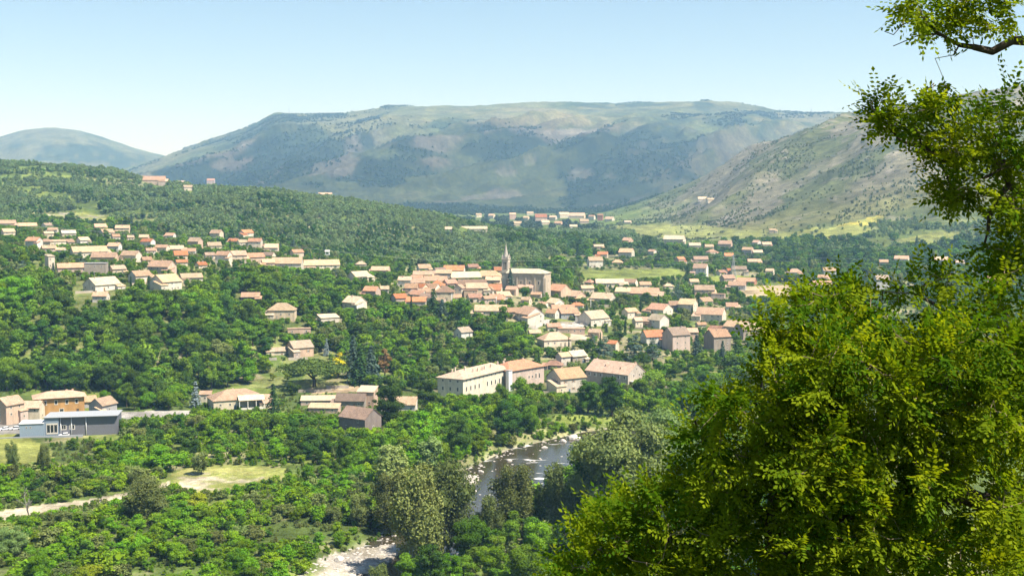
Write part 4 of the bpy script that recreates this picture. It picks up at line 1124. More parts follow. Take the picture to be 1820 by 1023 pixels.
HOUSE_TABLE = """
-6 28 391 405 -15 2.2 g P p | long pink roofed house cut by the picture edge at the top of the hillside
3 26 406 423 20 1.4 g L l | pale two storey house just below the topmost pink roof at the picture edge
33 64 396 405 8 2.4 g P p | low pink roof strip beside the topmost house on the hillside
47 75 421 442 -40 1.5 g W r chim=1 | rose roofed house with a white right gable above the wood, near the picture edge
90 116 426 437 10 2.4 s L c | long low cream house behind the round dark tree on the left hillside
75 99 436 447 12 2.0 g P p | low pink roof tucked under the rose roofed house
109 134 409 423 12 1.8 g C l | cream house with a flat pale roof in the upper left row below the rocky patch
137 159 421 437 30 1.4 g W c | small white house right of the flat pale cream house
178 202 407 421 25 1.5 g W p | white house beside a dark round tree in the upper left row
198 213 416 429 20 1.3 g L r | narrow red roofed house just under the white house with the dark tree
128 189 437 459 14 2.4 g L c chim=1 | long cream roofed villa with a shaded porch in the middle of the left hillside
192 216 431 449 -25 1.4 g W p chim=1 | pale house with pink roof at the right end of the long cream villa
164 209 448 467 -18 2.0 g P p | pink roofed house in front of the long cream villa
216 251 445 466 -32 1.5 g L c chim=1 | house with a broad gable facing right, uphill of the stone barn
81 97 452 478 30 1.0 s C l floors=2 | narrow cream tower house standing alone at the edge of the left wood
104 154 467 486 6 2.6 g P p side_win=1 | long pink roofed farm building joined to the grey stone barn
152 191 466 491 -12 1.5 f S g nwin=3 door=0 chim=0 | flat topped grey stone barn above the white gabled villa
195 223 471 489 24 1.6 g C c | cream roofed house between the stone barn and the shaded gable house
151 212 491 517 36 1.5 g W l chim=1 nwin=3 side_win=3 pitch=20 gap=0.2 | white villa with a shaded left gable, nearest house at the wood edge on the left
230 269 480 502 34 1.5 g W c chim=1 | white house with a shaded gable between the two white villas
269 321 486 517 40 1.3 g W c chim=1 side_win=2 pitch=20 gap=0.2 | tall white villa with a pale tile roof, lit right wall, above the wood
265 312 462 489 -34 1.5 g P p chim=1 | orange pink roofed house with stepped roofs behind the tall white villa
320 359 485 502 15 2.0 g C l | low cream house right of the tall white villa
295 326 436 449 10 2.0 g L c | low cream roofed house in the trees at the top centre of the left hillside
325 348 441 453 -8 1.8 g W p | small pink roofed bungalow above the trees right of the low cream house
335 360 422 442 -30 1.2 g P c chim=1 | tall pinkish house with an aerial on its roof on the left hillside
368 393 430 445 12 1.5 g C l | square cream house right of the tall pinkish house
384 412 446 471 -28 1.4 g W p chim=1 | white gabled house at the left end of the pink roofed row
409 438 445 469 14 1.3 g L p chim=2 | broad pink roofed house in the middle of the pink roofed row
436 470 449 467 24 1.7 g P r | house with a rose roof and dark porch at the right end of the pink row
226 238 418 429 10 1.3 g L c chim=0 | tiny cream house left of the pair in the trees at the top of the hillside
248 265 417 428 -14 1.5 g P p chim=0 | tiny pink house among the trees at the top of the hillside
422 439 426 438 20 1.3 g W l chim=0 | tiny white house at the hill foot above the pink roofed row
166 194 518 537 -20 1.5 g W p | small pink roofed house half sunk in the wood below the white villa
465 488 460 477 10 1.4 g P p | small rose house between the pink row and the big pale house
484 538 457 481 -10 2.0 g L c chim=2 | big pale house with a hipped pale roof left of the long white row
537 602 461 483 9 2.8 g W c nwin=7 chim=2 | long row house with a white wall of many windows below the mast
618 658 481 499 38 1.4 g L l chim=1 | cream house with a dark left gable right of the long white row
660 693 473 487 -14 1.9 g P p | pink roofed house beside yellow green trees behind the cream gabled house
646 676 508 531 -28 1.3 g P r door=0 | plain rose roofed barn uphill of the small white gabled house
677 691 508 520 0 1.2 g C l chim=0 | tiny bright cream hut beside the rose roofed barn
610 651 525 550 -48 1.2 g W l chim=1 side_win=1 nwin=2 pitch=19 gap=0.2 | small white house with one dark window, alone on the wooded slope
477 526 537 566 -8 1.5 h C l chim=0 gap=0.1 | pyramid roofed cream house with a dark open veranda in the wood
565 602 557 576 20 1.7 s L l nwin=2 chim=0 | pale sloping roof house right of the pyramid roofed one
512 551 582 594 4 3.0 f P p nwin=3 chim=0 door=0 | low flat pink annex above the two storey house in the wood
510 556 603 633 26 1.3 g P l chim=2 nwin=2 sh=brown pitch=18 gap=0.02 | two storey pink house with cream roof above the umbrella pine
478 508 617 630 12 2.0 g C l chim=0 gap=0.2 | low tiled shed left of the two storey pink house
430 462 519 536 -6 1.7 g B p chim=0 | brown house almost hidden behind dark trees on the wooded slope
695 724 521 543 30 1.3 g P o chim=1 | bright orange roofed house left of the thin cypress
723 757 527 548 -4 1.8 g C o | long orange roofed house between the cypress and the dark conifer
720 743 503 523 -6 1.1 g P p door=0 | plain beige block house at the left edge of the village core
807 839 580 601 42 1.3 g W l chim=1 gap=0.2 | little white house with a pale roof alone above the mill woods
735 775 481 493 -8 2.4 g P p | low rose roof at the top left of the village core
768 795 475 493 36 1.2 g W b chim=1 | white house with a grey gable left of the bright orange roof
789 826 471 491 -8 1.6 g W o gap=0.02 | white house with the brightest orange roof at the top of the village core
796 854 482 501 18 2.0 g C l chim=1 | broad pale tiled house below the brightest orange roof
843 892 480 500 -10 2.0 h C c | wide cream hip roofed house just left of the bell tower
751 795 490 505 -8 2.2 g W p | white walled house with a long pink roof in the village core
787 813 496 512 30 1.3 g P r chim=1 | rose gabled house in the middle of the village core
815 864 496 516 -4 2.0 g P b chim=1 | wide brown roofed house in the middle of the village core
749 783 503 521 -30 1.4 g L p | pink roofed house with a pale gable at the lower left of the village core
774 808 507 533 -6 1.2 h C b sh=brown chim=1 | cream house with a brown hip roof at the lower edge of the village core
807 826 505 528 70 1.2 g W p side_win=2 | narrow white gable front in the lower village core
828 866 502 526 5 1.7 g C c nwin=5 chim=1 | cream house front with a row of dark windows in the lower village core
846 892 504 525 -7 1.8 g L o | cream house with an orange roof under the bell tower
825 849 514 529 -5 1.7 f P r chim=0 | small flat terrace house at the foot of the village core
865 882 509 526 62 1.2 g W p side_win=2 chim=0 | little white gable front with paired windows below the bell tower
899 921 508 524 -20 1.4 g P p chim=0 gap=0.1 | small pink roofed house in front of the cedar by the church
927 962 499 521 -42 1.3 g P p chim=0 side_win=0 nwin=2 | pink house with a lit right gable in front of the church wall
974 1014 504 529 -40 1.1 g P r chim=1 side_win=0 | tall pinkish barn with a wide right gable right of the church
999 1040 515 534 -44 1.5 g P c chim=0 side_win=1 | low pinkish house with a long roof against the tall barn right of the church
972 1002 529 547 -55 1.3 g W l side_win=1 chim=0 gap=0.2 | white cottage with a round headed door in its gable below the church
981 1020 541 554 5 2.4 g P r chim=0 | long low rose roof below the white cottage
990 1028 546 567 22 1.5 g G p chim=1 | grey walled house with a pink roof left of the blue shaded house
1028 1081 550 578 44 1.3 g W l side_win=0 nwin=3 chim=0 pitch=20 gap=0.2 | house with a large blue grey shaded wall and a pale roof
845 900 541 562 -4 2.3 g C c chim=1 | long cream roofed house behind the round tree below the village core
900 926 546 564 12 1.4 g C p | small cream house left of the white two storey gable
918 966 543 575 -62 1.4 g W p side_win=3 chim=1 sh=brown gap=0.2 | white two storey house with a bright wide front below the church garden
956 1014 588 615 22 1.5 h W p nwin=4 chim=1 gap=0.03 | white house with a pink hip roof beside a small dark cypress
994 1038 582 592 0 3.0 f P p nwin=4 chim=0 door=0 | flat pink roofed annex behind the white hip roofed house
939 961 586 597 15 1.6 g L c chim=0 | small pale roof left of the white hip roofed house
988 1014 625 650 38 1.3 g L l chim=2 | pale roofed house with a dark left gable behind the mills
1005 1042 621 646 38 1.4 g S l chim=1 | grey gabled stone house with a pale roof behind the mills
968 1000 641 656 -12 1.6 h P r chim=2 | small rose hip roof with two chimneys squeezed between the mills
1080 1100 604 624 -30 1.3 g C o chim=0 gap=0.2 | tiny cream house with an orange roof above the long roofed mill
1050 1093 519 541 -25 1.5 g C c chim=1 | cream house among dark trees right of the church
1094 1126 510 526 -15 1.6 g W l chim=1 | white bungalow below the green terraces
1059 1108 495 510 6 2.8 g W l chim=0 | long low white house at the edge of the green terraces
1104 1133 495 508 -20 1.7 g W p chim=0 | small white and pink house at the right end of the long low white one
1124 1142 564 581 30 1.2 g W p chim=0 | small white house with a pink roof right of the blue shaded house
1044 1071 456 475 14 1.5 g W l chim=1 gap=0.2 | bright white house alone below the dark woods right of the spire
1100 1127 441 462 -18 1.4 g C c chim=1 | cream two storey house in front of the tall dark conifers
1055 1073 434 443 8 1.8 g P c chim=0 | tiny pinkish roof at the foot of the far dark wood
1180 1217 418 436 -14 2.0 g C l chim=1 | wide yellowish house above the tall dark conifers
1224 1245 431 444 8 1.6 g C l chim=0 | small cream house right of the tall dark conifers
1252 1268 434 445 12 1.4 g C c chim=0 | tiny ochre roofed house between two cream ones behind the conifers
1277 1301 427 444 -10 1.4 g P p chim=1 | pink house above the lattice pylon
1319 1339 439 452 -20 1.6 g P c chim=0 | small pinkish house right of the pylon, upper of a pair
1338 1355 444 453 10 1.6 g W l chim=0 | small white bungalow right of the pylon, lower of a pair
1329 1352 460 470 6 2.0 g W p chim=0 | low white house in front of the long dark wood
1232 1258 468 495 -12 1.2 g W p floors=2 chim=1 | white two storey house beside the tall dark cypress clump
1232 1258 455 469 10 1.8 g P p chim=0 | pink roofed house behind the white two storey one
1361 1376 477 488 -14 1.4 g W l chim=0 | tiny white cube house at the end of the long dark wood
1399 1425 477 491 10 1.6 h W p chim=0 | white house with a pink hip roof below the long dark wood
1444 1478 498 513 -12 1.8 g W p chim=0 | white house with a pink roof just above the locust leaves
1462 1485 475 490 12 1.6 g W c chim=0 | cream house seen over the top of the locust leaves
1454 1473 488 499 -8 1.6 g P p chim=0 | small pink roof between two houses above the locust leaves
1295 1325 500 515 -4 1.9 g W p chim=0 | white bungalow with a pink roof by the tan field
1310 1344 493 505 -16 1.9 g R p chim=0 | low house with a red end wall beside the tan field
1234 1269 506 526 6 1.7 g P c nwin=4 chim=1 | rose walled house with a cream roof below the two storey white one
1264 1288 521 535 -6 1.7 f P p chim=0 | small flat roofed rose house by a thin cypress
1121 1173 510 532 -16 1.9 g P p chim=1 | wide pink roofed house behind a round dark tree in the right village
1151 1195 538 559 -38 1.3 g W r side_win=2 chim=1 gap=0.2 | white gabled house with a red brown roof in the right village
1188 1218 534 552 8 1.6 g G b chim=0 | grey brown roofed house behind the white gabled one
1206 1239 530 556 -20 1.2 g L c chim=1 | tall cream house with ochre annex left of the thin cypress
1238 1289 545 573 -14 1.6 g W p nwin=4 chim=0 gap=0.2 | large white villa with a balcony in the right village
1152 1188 557 583 -40 1.1 g W l side_win=1 nwin=1 chim=0 gap=0.2 | square white tower like house with a blue shaded side
1126 1159 562 580 -12 1.8 g P p chim=0 | low pink house left of the square white tower like house
1139 1181 585 613 24 1.3 g W o nwin=3 chim=0 sh=white gap=0.2 | white house with a small orange roof and a balcony above the cedars
1178 1225 579 624 34 1.1 g P b nwin=2 side_win=0 floors=3 chim=1 gap=0.1 | tallest pink stone house with a windowless dark left wall
1218 1240 582 606 14 1.2 g P p chim=0 | narrow pink house leaning against the tallest stone house
1252 1297 583 623 34 1.1 g S p nwin=3 side_win=0 floors=3 chim=1 gap=0.1 | stone house with a pale tile roof and tall paired windows
1287 1336 568 600 -36 1.6 g C c chim=1 side_win=2 | cream barn with a long sloping roof right of the stone house
1304 1356 571 602 38 1.5 g S l chim=0 | dark gabled house at the edge of the locust leaves
1262 1297 578 592 -10 1.9 g P r chim=0 | red tiled roof behind the stone house with paired windows
1554 1579 488 514 14 1.1 g W l floors=2 chim=0 gap=0.08 | tall white house glimpsed through the locust crown
1590 1615 454 467 -12 1.7 g L p chim=0 | pink roofed house at the foot of the grey slope, left of three
1563 1578 461 472 6 1.4 g P p chim=0 | tiny pink house in the trees above the locust crown
1661 1684 456 470 8 1.7 g L c chim=0 | cream house at the foot of the grey slope, middle of three
1698 1713 462 472 -8 1.4 g W c chim=0 | tiny white house at the foot of the grey slope, right of three
1754 1784 489 508 -16 1.5 g P p chim=0 gap=0.08 | pinkish house seen through the gap under the locust branches
1367 1379 406 414 8 1.5 g C l chim=0 | lone tiny cream house on the grass at the foot of the grey slope
254 294 313 328 -8 2.0 g P p chim=1 tiny=0 | large pinkish farmhouse on the crest of the wooded hill
315 329 321 331 -10 1.3 g L c tiny=1 | small cream hut, upper of the two right of the crest farmhouse
326 342 329 339 10 1.7 g L l tiny=1 | small cream hut, lower of the two right of the crest farmhouse
368 382 319 329 -8 1.3 g P r tiny=1 | red roofed cottage among trees on the wooded crest
566 590 342 351 6 2.0 g P p tiny=1 | lone pink roofed house on the right end of the wooded crest
790 804 403 411 -10 1.3 g C c tiny=1 gap=0 | tiny ochre house at the right foot of the wooded hill
821 865 402 410 4 3.5 g L l tiny=1 gap=0 | long low pale shed at the right foot of the wooded hill
372 468 687 725 12 1.6 h C p chim=2 nwin=5 gap=0.08 | villa with a large pink hip roof between the silver and the dark spruce
355 376 694 714 -8 1.3 s C p chim=0 nwin=1 gap=0.08 | small lean-to beside the large hip roofed villa
537 602 702 719 -4 3.2 s P l chim=0 nwin=4 gap=0.08 | long low building with a cream roof below the garden terrace
550 604 716 733 -14 2.6 s P l chim=0 nwin=3 gap=0.08 | lower pink lean-to in front of the long low cream roof
598 652 697 724 -12 1.8 g S b chim=1 nwin=3 gap=0.08 | grey tiled stone farmhouse behind the ruined barn
605 676 719 765 -42 1.4 g B b chim=0 nwin=2 side_win=1 pitch=26 gap=0.2 | old stone barn with a sagging grey brown roof and black gable
636 671 684 722 -16 1.1 s P l chim=0 nwin=2 floors=2 gap=0.08 | square tower house with a pink roof above the old stone barn
678 742 702 735 -10 2.0 g W c chim=0 nwin=5 gap=0.3 | white walled house half hidden by the trees left of the mills
973 1040 650 697 36 1.3 g L c chim=2 nwin=3 side_win=2 floors=2 pitch=18 sh=brown gap=0.08 | pale house with red balconies between the two mills
-8 41 701 753 40 1.2 g P p chim=1 nwin=2 side_win=1 floors=3 pitch=24 gap=0.08 | tall peach house with three windows one above another at the picture edge
41 78 710 745 -20 1.2 g W p chim=1 nwin=2 gap=0.08 | white garage house with a pink roof between the peach and the ochre house
134 170 702 724 8 1.6 g G c chim=0 nwin=1 gap=0.08 | low grey wing with a cream roof right of the ochre house
161 206 703 738 46 1.2 g G c chim=0 nwin=1 side_win=1 pitch=24 gap=0.08 | grey gabled cottage with a white right wall beside the workshop
"""
parse_houses(HOUSE_TABLE)

# more small houses between the ones described above
HMARKS = [(181, 505, 'the white villa with the shaded gable'), (295, 502, 'the tall white villa'), (158, 448, 'the long cream roofed villa'), (128, 476, 'the long pink farm building'), (61, 432, 'the rose roofed house'), (410, 458, 'the pink roofed row'), (570, 472, 'the long white row'),
    (638, 490, 'the cream house with the dark gable'), (630, 538, 'the small white house on the slope'), (500, 552, 'the pyramid roofed house'), (806, 482, 'the brightest orange roof'), (945, 490, 'the church'), (740, 538, 'the long orange roofed house'), (995, 518, 'the tall pinkish barn'), (1055, 565, 'the blue shaded house'),
    (985, 602, 'the white hip roofed house'), (872, 552, 'the long cream house under the village core'), (1200, 600, 'the tallest pink stone house'), (1262, 560, 'the large white villa'), (1172, 550, 'the white gabled house'), (1147, 520, 'the wide pink roofed house'), (1245, 482, 'the white two storey house'), (1085, 502, 'the long low white house'),
    (1303, 475, 'the pylon'), (1310, 508, 'the white bungalow by the tan field'), (1113, 452, 'the cream house by the conifers'), (1198, 428, 'the wide yellowish house'), (345, 432, 'the tall pinkish house'), (225, 455, 'the broad gabled house')]
WWORD = {'W': 'whitish', 'C': 'cream', 'P': 'pinkish', 'L': 'pale', 'S': 'stone'}; RWORD = {'c': 'tan', 'p': 'terracotta', 'l': 'light', 'r': 'rose', 'b': 'brown', 'o': 'orange'}
DIRW = ['right of', 'up right of', 'above', 'up left of', 'left of', 'down left of', 'below', 'down right of']
def near_label(px, row, marks):
    d, mk = min((math.hypot(px - a, (row - b) * 1.3), (a, b, t)) for a, b, t in marks)
    ang = math.degrees(math.atan2(-(row - mk[1]) * 1.3, px - mk[0])) % 360
    return d, DIRW[int((ang + 22.5) // 45) % 8], mk[2]
def fillers():
    rnd = random.Random(404)
    regions = [([(-5, 398), (120, 402), (260, 416), (440, 424), (480, 448), (640, 470), (700, 480), (690, 505), (600, 492), (470, 488), (330, 480), (215, 478), (70, 455), (0, 430)], 26, (15, 26)),
               ([(740, 478), (890, 484), (895, 540), (780, 545), (700, 530)], 20, (18, 30)),
               ([(900, 528), (1050, 520), (1060, 600), (930, 610)], 8, (16, 26)),
               ([(1040, 490), (1330, 486), (1345, 600), (1140, 612), (1050, 560)], 12, (16, 28)),
               ([(1040, 430), (1360, 432), (1480, 480), (1400, 500), (1200, 486), (1060, 470)], 9, (13, 20))]
    boxes = [h[:4] for h in HOUSES]
    for poly, n, wr_ in regions:
        xs = [p[0] for p in poly]; ys = [p[1] for p in poly]; k = 0; tries = 0
        core = xs[0] == 740
        while k < n and tries < 900:
            tries += 1
            x = rnd.uniform(min(xs), max(xs)); y = rnd.uniform(min(ys), max(ys))
            if not bool(in_poly(np.array([x]), np.array([y]), poly)[0]): continue
            w = rnd.uniform(*wr_); h = w * rnd.uniform(.5, .72)
            bx = (x - w / 2, x + w / 2, y - h, y); bad = False
            for b in boxes:
                ox = min(bx[1], b[1]) - max(bx[0], b[0]); oy = min(bx[3], b[3]) - max(bx[2], b[2])
                lim = .55 if core else .25
                if ox > 0 and oy > 0 and ox * oy > lim * w * h: bad = True; break
            if bad: continue
            if any(bool(in_poly(np.array([x]), np.array([y]), c[0])[0]) for c in COVER[9:12]): continue
            boxes.append(bx); k += 1
            wl = rnd.choice('WWLLCCP'); rf = rnd.choice('ccppprbo' if not core else 'cpprrbco')
            d, dr, mk = near_label(x, y - h / 2, HMARKS)
            lab = '%s %s %s roofed house %s%s %s' % ('tiny' if w < 17 else ('small' if w < 23 else 'larger'), WWORD[wl], RWORD[rf], 'just ' if d < 30 else '', dr, mk)
            place_house(bx[0], bx[1], bx[2], bx[3], rnd.choice((-40, -28, -15, -8, 8, 16, 30, 42)), rnd.uniform(1.15, 2.0), rnd.choice('ggggh'), wl, rf, lab, group='small houses of the village', gap=.45)
fillers()

# far village at the foot of the plateau
for (x0, x1, yt, yb, wl, rf) in [(905, 917, 378, 390, 'P', 'p'), (930, 941, 384, 394, 'C', 'c'), (950, 972, 380, 392, 'P', 'o'), (976, 990, 383, 391, 'L', 'c'), (992, 1012, 377, 387, 'C', 'l'),
        (1012, 1040, 378, 388, 'L', 'p'), (1062, 1072, 380, 392, 'R', 'r'), (912, 927, 393, 401, 'C', 'c'), (960, 977, 391, 399, 'L', 'l'), (985, 1000, 393, 400, 'P', 'p'),
        (1012, 1026, 399, 407, 'W', 'l'), (1030, 1046, 389, 397, 'P', 'c'), (1075, 1092, 385, 393, 'L', 'p'), (868, 880, 380, 388, 'L', 'c'), (845, 856, 379, 386, 'W', 'c'), (1046, 1058, 382, 391, 'W', 'p'),
        (936, 948, 376, 382, 'W', 'l'), (1110, 1122, 392, 398, 'L', 'l'), (1240, 1256, 350, 356, 'L', 'l'), (1256, 1270, 352, 359, 'C', 'l')]:
    far_lab = 'tiny pale house of the far village below the plateau' if x0 < 1200 else 'tiny pale shed on the slope beyond the far village'
    place_house(x0, x1, yt, yb, hrnd.choice((-25, -10, 8, 20)), hrnd.uniform(1.2, 1.9), 'g', wl, rf, far_lab, group='houses of the far village' if x0 < 1200 else 'sheds on the slope beyond the far village', tiny=True, gap=0)

# ------------------------------------------------------------------ the ochre house, the workshop, the church and the mills
def frame_at(px, row, yaw, back=0.0):
    g = ground(px, row); az = math.atan2(g.x, g.y)
    D = g.y * CP - g.z * SP
    p = Vector((g.x + math.sin(az) * back, g.y + math.cos(az) * back, g.z))
    return p, -az + R(yaw), D / FPX

def ochre_house():
    p, rz, m = frame_at(106, 736, 3, 5.0)
    t = empty('ochre_house', p, rz)
    L, W, hw = 82 * m, 11.0, 30 * m
    hip_parts(t, L, W, hw, R(20), (.46, .26, .10), vary(ROOFC['p']), over=1.2)
    for i, u in enumerate((-.30, -.08, .14, .34)):
        wo = link('window', WIN_ME, t, (u * L, -W / 2 - .002, hw * .74), (0, 0, 0), (1.5, 1.2, 2.3))
        link('pane', DARK_ME, wo, (0, -.03, 0), (0, 0, 0), (.55, .4, .6))
    wo = link('window', WIN_ME, t, (.03 * L, -W / 2 - .002, hw * .26), (0, 0, 0), (2.2, 1.2, 1.7))
    link('pane', DARK_ME, wo, (0, -.03, 0), (0, 0, 0), (.6, .4, .6))
    link('door', PANEL_ME, t, (.36 * L, -W / 2 - .004, 1.15), (0, 0, 0), (1.1, 1.4, 2.3), (.08, .06, .05))
    for u, v in ((-.18, .1), (.2, .12), (.36, .2)): link('chimney', CHIM_ME, t, (u * L * .8, v * W, hw + 1.2), (0, 0, 0), (.8, .6, 1.6), (.55, .38, .28))
    # the lower pink house on its left side
    HOUSES.append((52, 160, 688, 734, p.y, 0.0))
    tag(t, 'wide ochre house with a pink hip roof and white framed windows behind the workshop', 'house')
ochre_house()

def workshop():
    p, rz, m = frame_at(104, 776, -9, 0)
    t = empty('workshop', p, rz)
    # three blocks: low front block on the left, tall glazed block, long shaded hall running back to the right
    def blk(x0, x1, y0, y1, h, col, name='wall'):
        mb = MB(); mb.box(x0, x1, y0, y1, -2.5, h); return link(name, mb.mesh('wall', [M['paint']]), t, col=col)
    def rf(x0, x1, y0, y1, h, col, tilt=0.0, name='roof'):
        mb = MB(); mb.prism([(y0 - .3, h + .004), (y1 + .3, h + .004 + tilt), (y1 + .3, h + .22 + tilt), (y0 - .3, h + .22)], x0 - .3, x1 + .3); return link(name, mb.mesh('roof', [M['paint']]), t, col=col)
    blue = (.24, .30, .36); grey = (.15, .15, .17); pale = (.62, .63, .63)
    a, b, c, d = -65 * m, -24 * m, 0.0, 104 * m
    blk(a, b + .02, 0, 9, 25 * m, blue); rf(a, b - .35, 0, 9, 25 * m, (.55, .55, .54))
    blk(b, c, 1.2, 14, 34 * m - .5, (.20, .25, .31)); blk(b + .01, c - .01, 1.21, 1.5, 34 * m - .02, (.20, .25, .31))
    mb = MB(); h0 = 34 * m
    mb.prism([(.6, h0 + .004), (18, h0 - .6), (18, h0 - .35), (.6, h0 + .25)], b - .3, d * .98)
    link('roof', mb.mesh('roof', [M['paint']]), t, col=(.33, .34, .35))
    blk(c + .02, d * .96, 2.2, 17.4, h0 - .64, grey); blk(c + .03, d * .955, 2.21, 2.6, h0 - .06, grey)
    for u in (.03, .25, .55): 
        mb = MB(); mb.tube([(c + u * d * .8 + .1, 1.9, -1), (c + u * d * .8 + .1, 1.9, h0)], .16, 8); link('downpipe', mb.mesh('downpipe', [M['paint']], True), t, col=(.7, .7, .7))
    for k in range(3):
        w = link('window', WIN_ME, t, (b + (.28 + .25 * k) * (c - b), 1.2 - .002, h0 * .42), (0, 0, 0), (1.7, 1, 4.6)); link('pane', DARK_ME, w, (0, -.03, 0), (0, 0, 0), (.6, .4, .62))
    for u in (.075, .215): link('window', WIN_ME, t, (c + u * d, 2.2 - .002, h0 * .45), (0, 0, 0), (2.2, 1, 2.2))
    for u in (.28, .45): link('window', WIN_ME, t, (a + u * (b - a), -.002, 4.4), (0, 0, 0), (.6, 1, .9))
    HOUSES.append((20, 210, 733, 778, p.y, 0.0))
    tag(t, 'flat roofed blue grey workshop with tall glazing in front of the ochre house', 'workshop')
    mb = MB(); mb.box(a - 12, c + 10, -1.6, -1.2, -3, .9)
    w = link('retaining_wall', mb.mesh('retaining_wall', [M['paint']]), None, p, (0, 0, rz), col=(.30, .31, .33))
    tag(w, 'low grey retaining wall along the front of the workshop', 'wall')
    return p, rz, m
WS = workshop()

def church():
    p, rz, m = frame_at(940, 522, -18, 8)
    t = empty('church', p, rz)
    L, W, hw = 70 * m, 17.0, 36 * m
    # nave with a hipped east end
    rise = 7.2 * math.tan(R(24))
    mb = MB(); mb.box(-L / 2, L / 2, -W / 2, W / 2, -4, hw + .02)
    wall = link('wall', mb.mesh('wall', [M['wall']]), t, col=(.52, .42, .31))
    for k in range(5):
        mb = MB(); x = -L / 2 + (k + .1) * L / 4.25
        mb.prism([(-W / 2 - .9, -4), (-W / 2 + .1, -4), (-W / 2 + .1, hw * .86), (-W / 2 - .25, hw * .8), (-W / 2 - .9, hw * .45)], x, x + 1.0)
        link('buttress', mb.mesh('buttress', [M['wall']]), t, col=(.44, .37, .28))
    mb = MB(); mb.box(L / 2 + .004, L / 2 + .9, -W / 2 + .2, -W / 2 + 1.3, -4, hw * .8); link('buttress', mb.mesh('buttress', [M['wall']]), t, col=(.5, .42, .32))
    mb = MB(); o = .6; a, b = L / 2 + o, W / 2 + o
    lo = [(-a, -b, hw), (a, -b, hw), (a, b, hw), (-a, b, hw)]; hi = [(x, y, hw + .3) for x, y, _ in lo]
    zz = hw + .3 + b * math.tan(R(19)); r0, r1 = (-a, 0, zz), (a - b * .8, 0, zz)
    mb.poly(lo[::-1])
    for i in range(4):
        j = (i + 1) % 4; mb.poly([lo[i], lo[j], hi[j], hi[i]])
    mb.poly([hi[0], hi[1], r1, r0]); mb.poly([hi[1], hi[2], r1]); mb.poly([hi[2], hi[3], r0, r1]); mb.poly([hi[3], hi[0], r0])
    link('roof', mb.mesh('roof', [M['roof']]), t, col=(.50, .43, .31))
    for k in range(4):
        w = link('window', WIN_ME, t, (-L / 2 + (k + .62) * L / 4.25, -W / 2 - .002, hw * .55), (0, 0, 0), (1.2, 1, 3.4)); link('pane', DARK_ME, w, (0, -.02, 0), (0, 0, 0), (.6, .5, .7))
    link('window', WIN_ME, t, (L / 2 + .002, 1, hw * .6), (0, 0, math.pi / 2), (1.2, 1, 3.0))
    # low side chapel
    mb = MB(); mb.prism([(-W / 2 - 3.4, -4), (-W / 2 - .004, -4), (-W / 2 - .004, hw * .42), (-W / 2 - 3.4, hw * .3)], -L * .18, L * .22)
    link('chapel', mb.mesh('chapel', [M['wall']]), t, col=(.45, .36, .27))
    mb = MB(); mb.prism([(-W / 2 - 3.8, hw * .29), (-W / 2 - .006, hw * .43), (-W / 2 - .006, hw * .46), (-W / 2 - 3.8, hw * .32)], -L * .19, L * .23)
    link('chapel_roof', mb.mesh('roof', [M['roof']]), t, col=(.52, .33, .24))
    tag(t, 'long stone church nave with buttresses and a pale tile roof above the village', 'church')
    # bell tower at the left end
    tx = -L / 2 - 2.9; s = 2.65
    tower = empty('bell_tower', (tx, -2.2, 0)); tower.parent = t
    topz = 0
    z1, z2, z3, zs = 36 * m, 60 * m, 64 * m, 88 * m
    mb = MB(); mb.box(-s, s, -s, s, -4, z1); mb.box(-s - .25, s + .25, -s - .25, s + .25, z1 + .001, z1 + .5)
    # belfry: four corner piers and a middle mullion on each side, arches between with a dark block behind
    q = s - .1
    for sx in (-1, 1):
        for sy in (-1, 1): mb.box(min(sx * q, sx * (q - 1.25)), max(sx * q, sx * (q - 1.25)), min(sy * q, sy * (q - 1.25)), max(sy * q, sy * (q - 1.25)), z1 + .5, z2)
    for sx in (-1, 1):
        mb.box(sx * q - (.35 if sx > 0 else 0), sx * q + (0 if sx > 0 else .35), -.25, .25, z1 + 2.2, z2); mb.box(-.25, .25, sx * q - (.35 if sx > 0 else 0), sx * q + (0 if sx > 0 else .35), z1 + 2.2, z2)
    mb.box(-q + .02, q - .02, -q + .02, q - .02, z1 + .5, z1 + 2.4)
    mb.box(-q + .02, q - .02, -q + .02, q - .02, z2 - 2.0, z2 - .01)
    mb.box(-q + .9, q - .9, -q + .9, q - .9, z1 + 2.4, z2 - 2.0, 1)  # solid near-black block, its colour stands in for the shade inside the belfry
    mb.box(-s - .3, s + .3, -s - .3, s + .3, z2, z2 + .5)
    link('shaft', mb.mesh('shaft', [M['wall'], M['glass']]), tower, col=(.58, .50, .39))
    mb = MB(); mb.cone((0, 0), s * .86, .08, z2 + .5, zs, 8, 0, math.pi / 8)
    link('spire', mb.mesh('spire', [M['wall']]), tower, col=(.42, .38, .32))
    for sx in (-1, 1):
        for sy in (-1, 1):
            mb = MB(); c = (sx * (s - .5), sy * (s - .5)); mb.box(c[0] - .5, c[0] + .5, c[1] - .5, c[1] + .5, z2 + .5, z2 + 2.1); mb.cone(c, .62, .04, z2 + 2.1, z2 + 4.6, 4, 0, math.pi / 4)
            link('pinnacle', mb.mesh('pinnacle', [M['wall']]), tower, col=(.52, .46, .38))
    for an in range(4):
        mb = MB(); c = (math.cos(an * math.pi / 2) * s * .66, math.sin(an * math.pi / 2) * s * .66)
        mb.box(c[0] - .45, c[0] + .45, c[1] - .45, c[1] + .45, z2 + .6, z2 + 2.6); mb.cone(c, .65, .03, z2 + 2.6, z2 + 4.0, 4, 0, math.pi / 4)
        link('dormer', mb.mesh('dormer', [M['wall']]), tower, col=(.50, .45, .38))
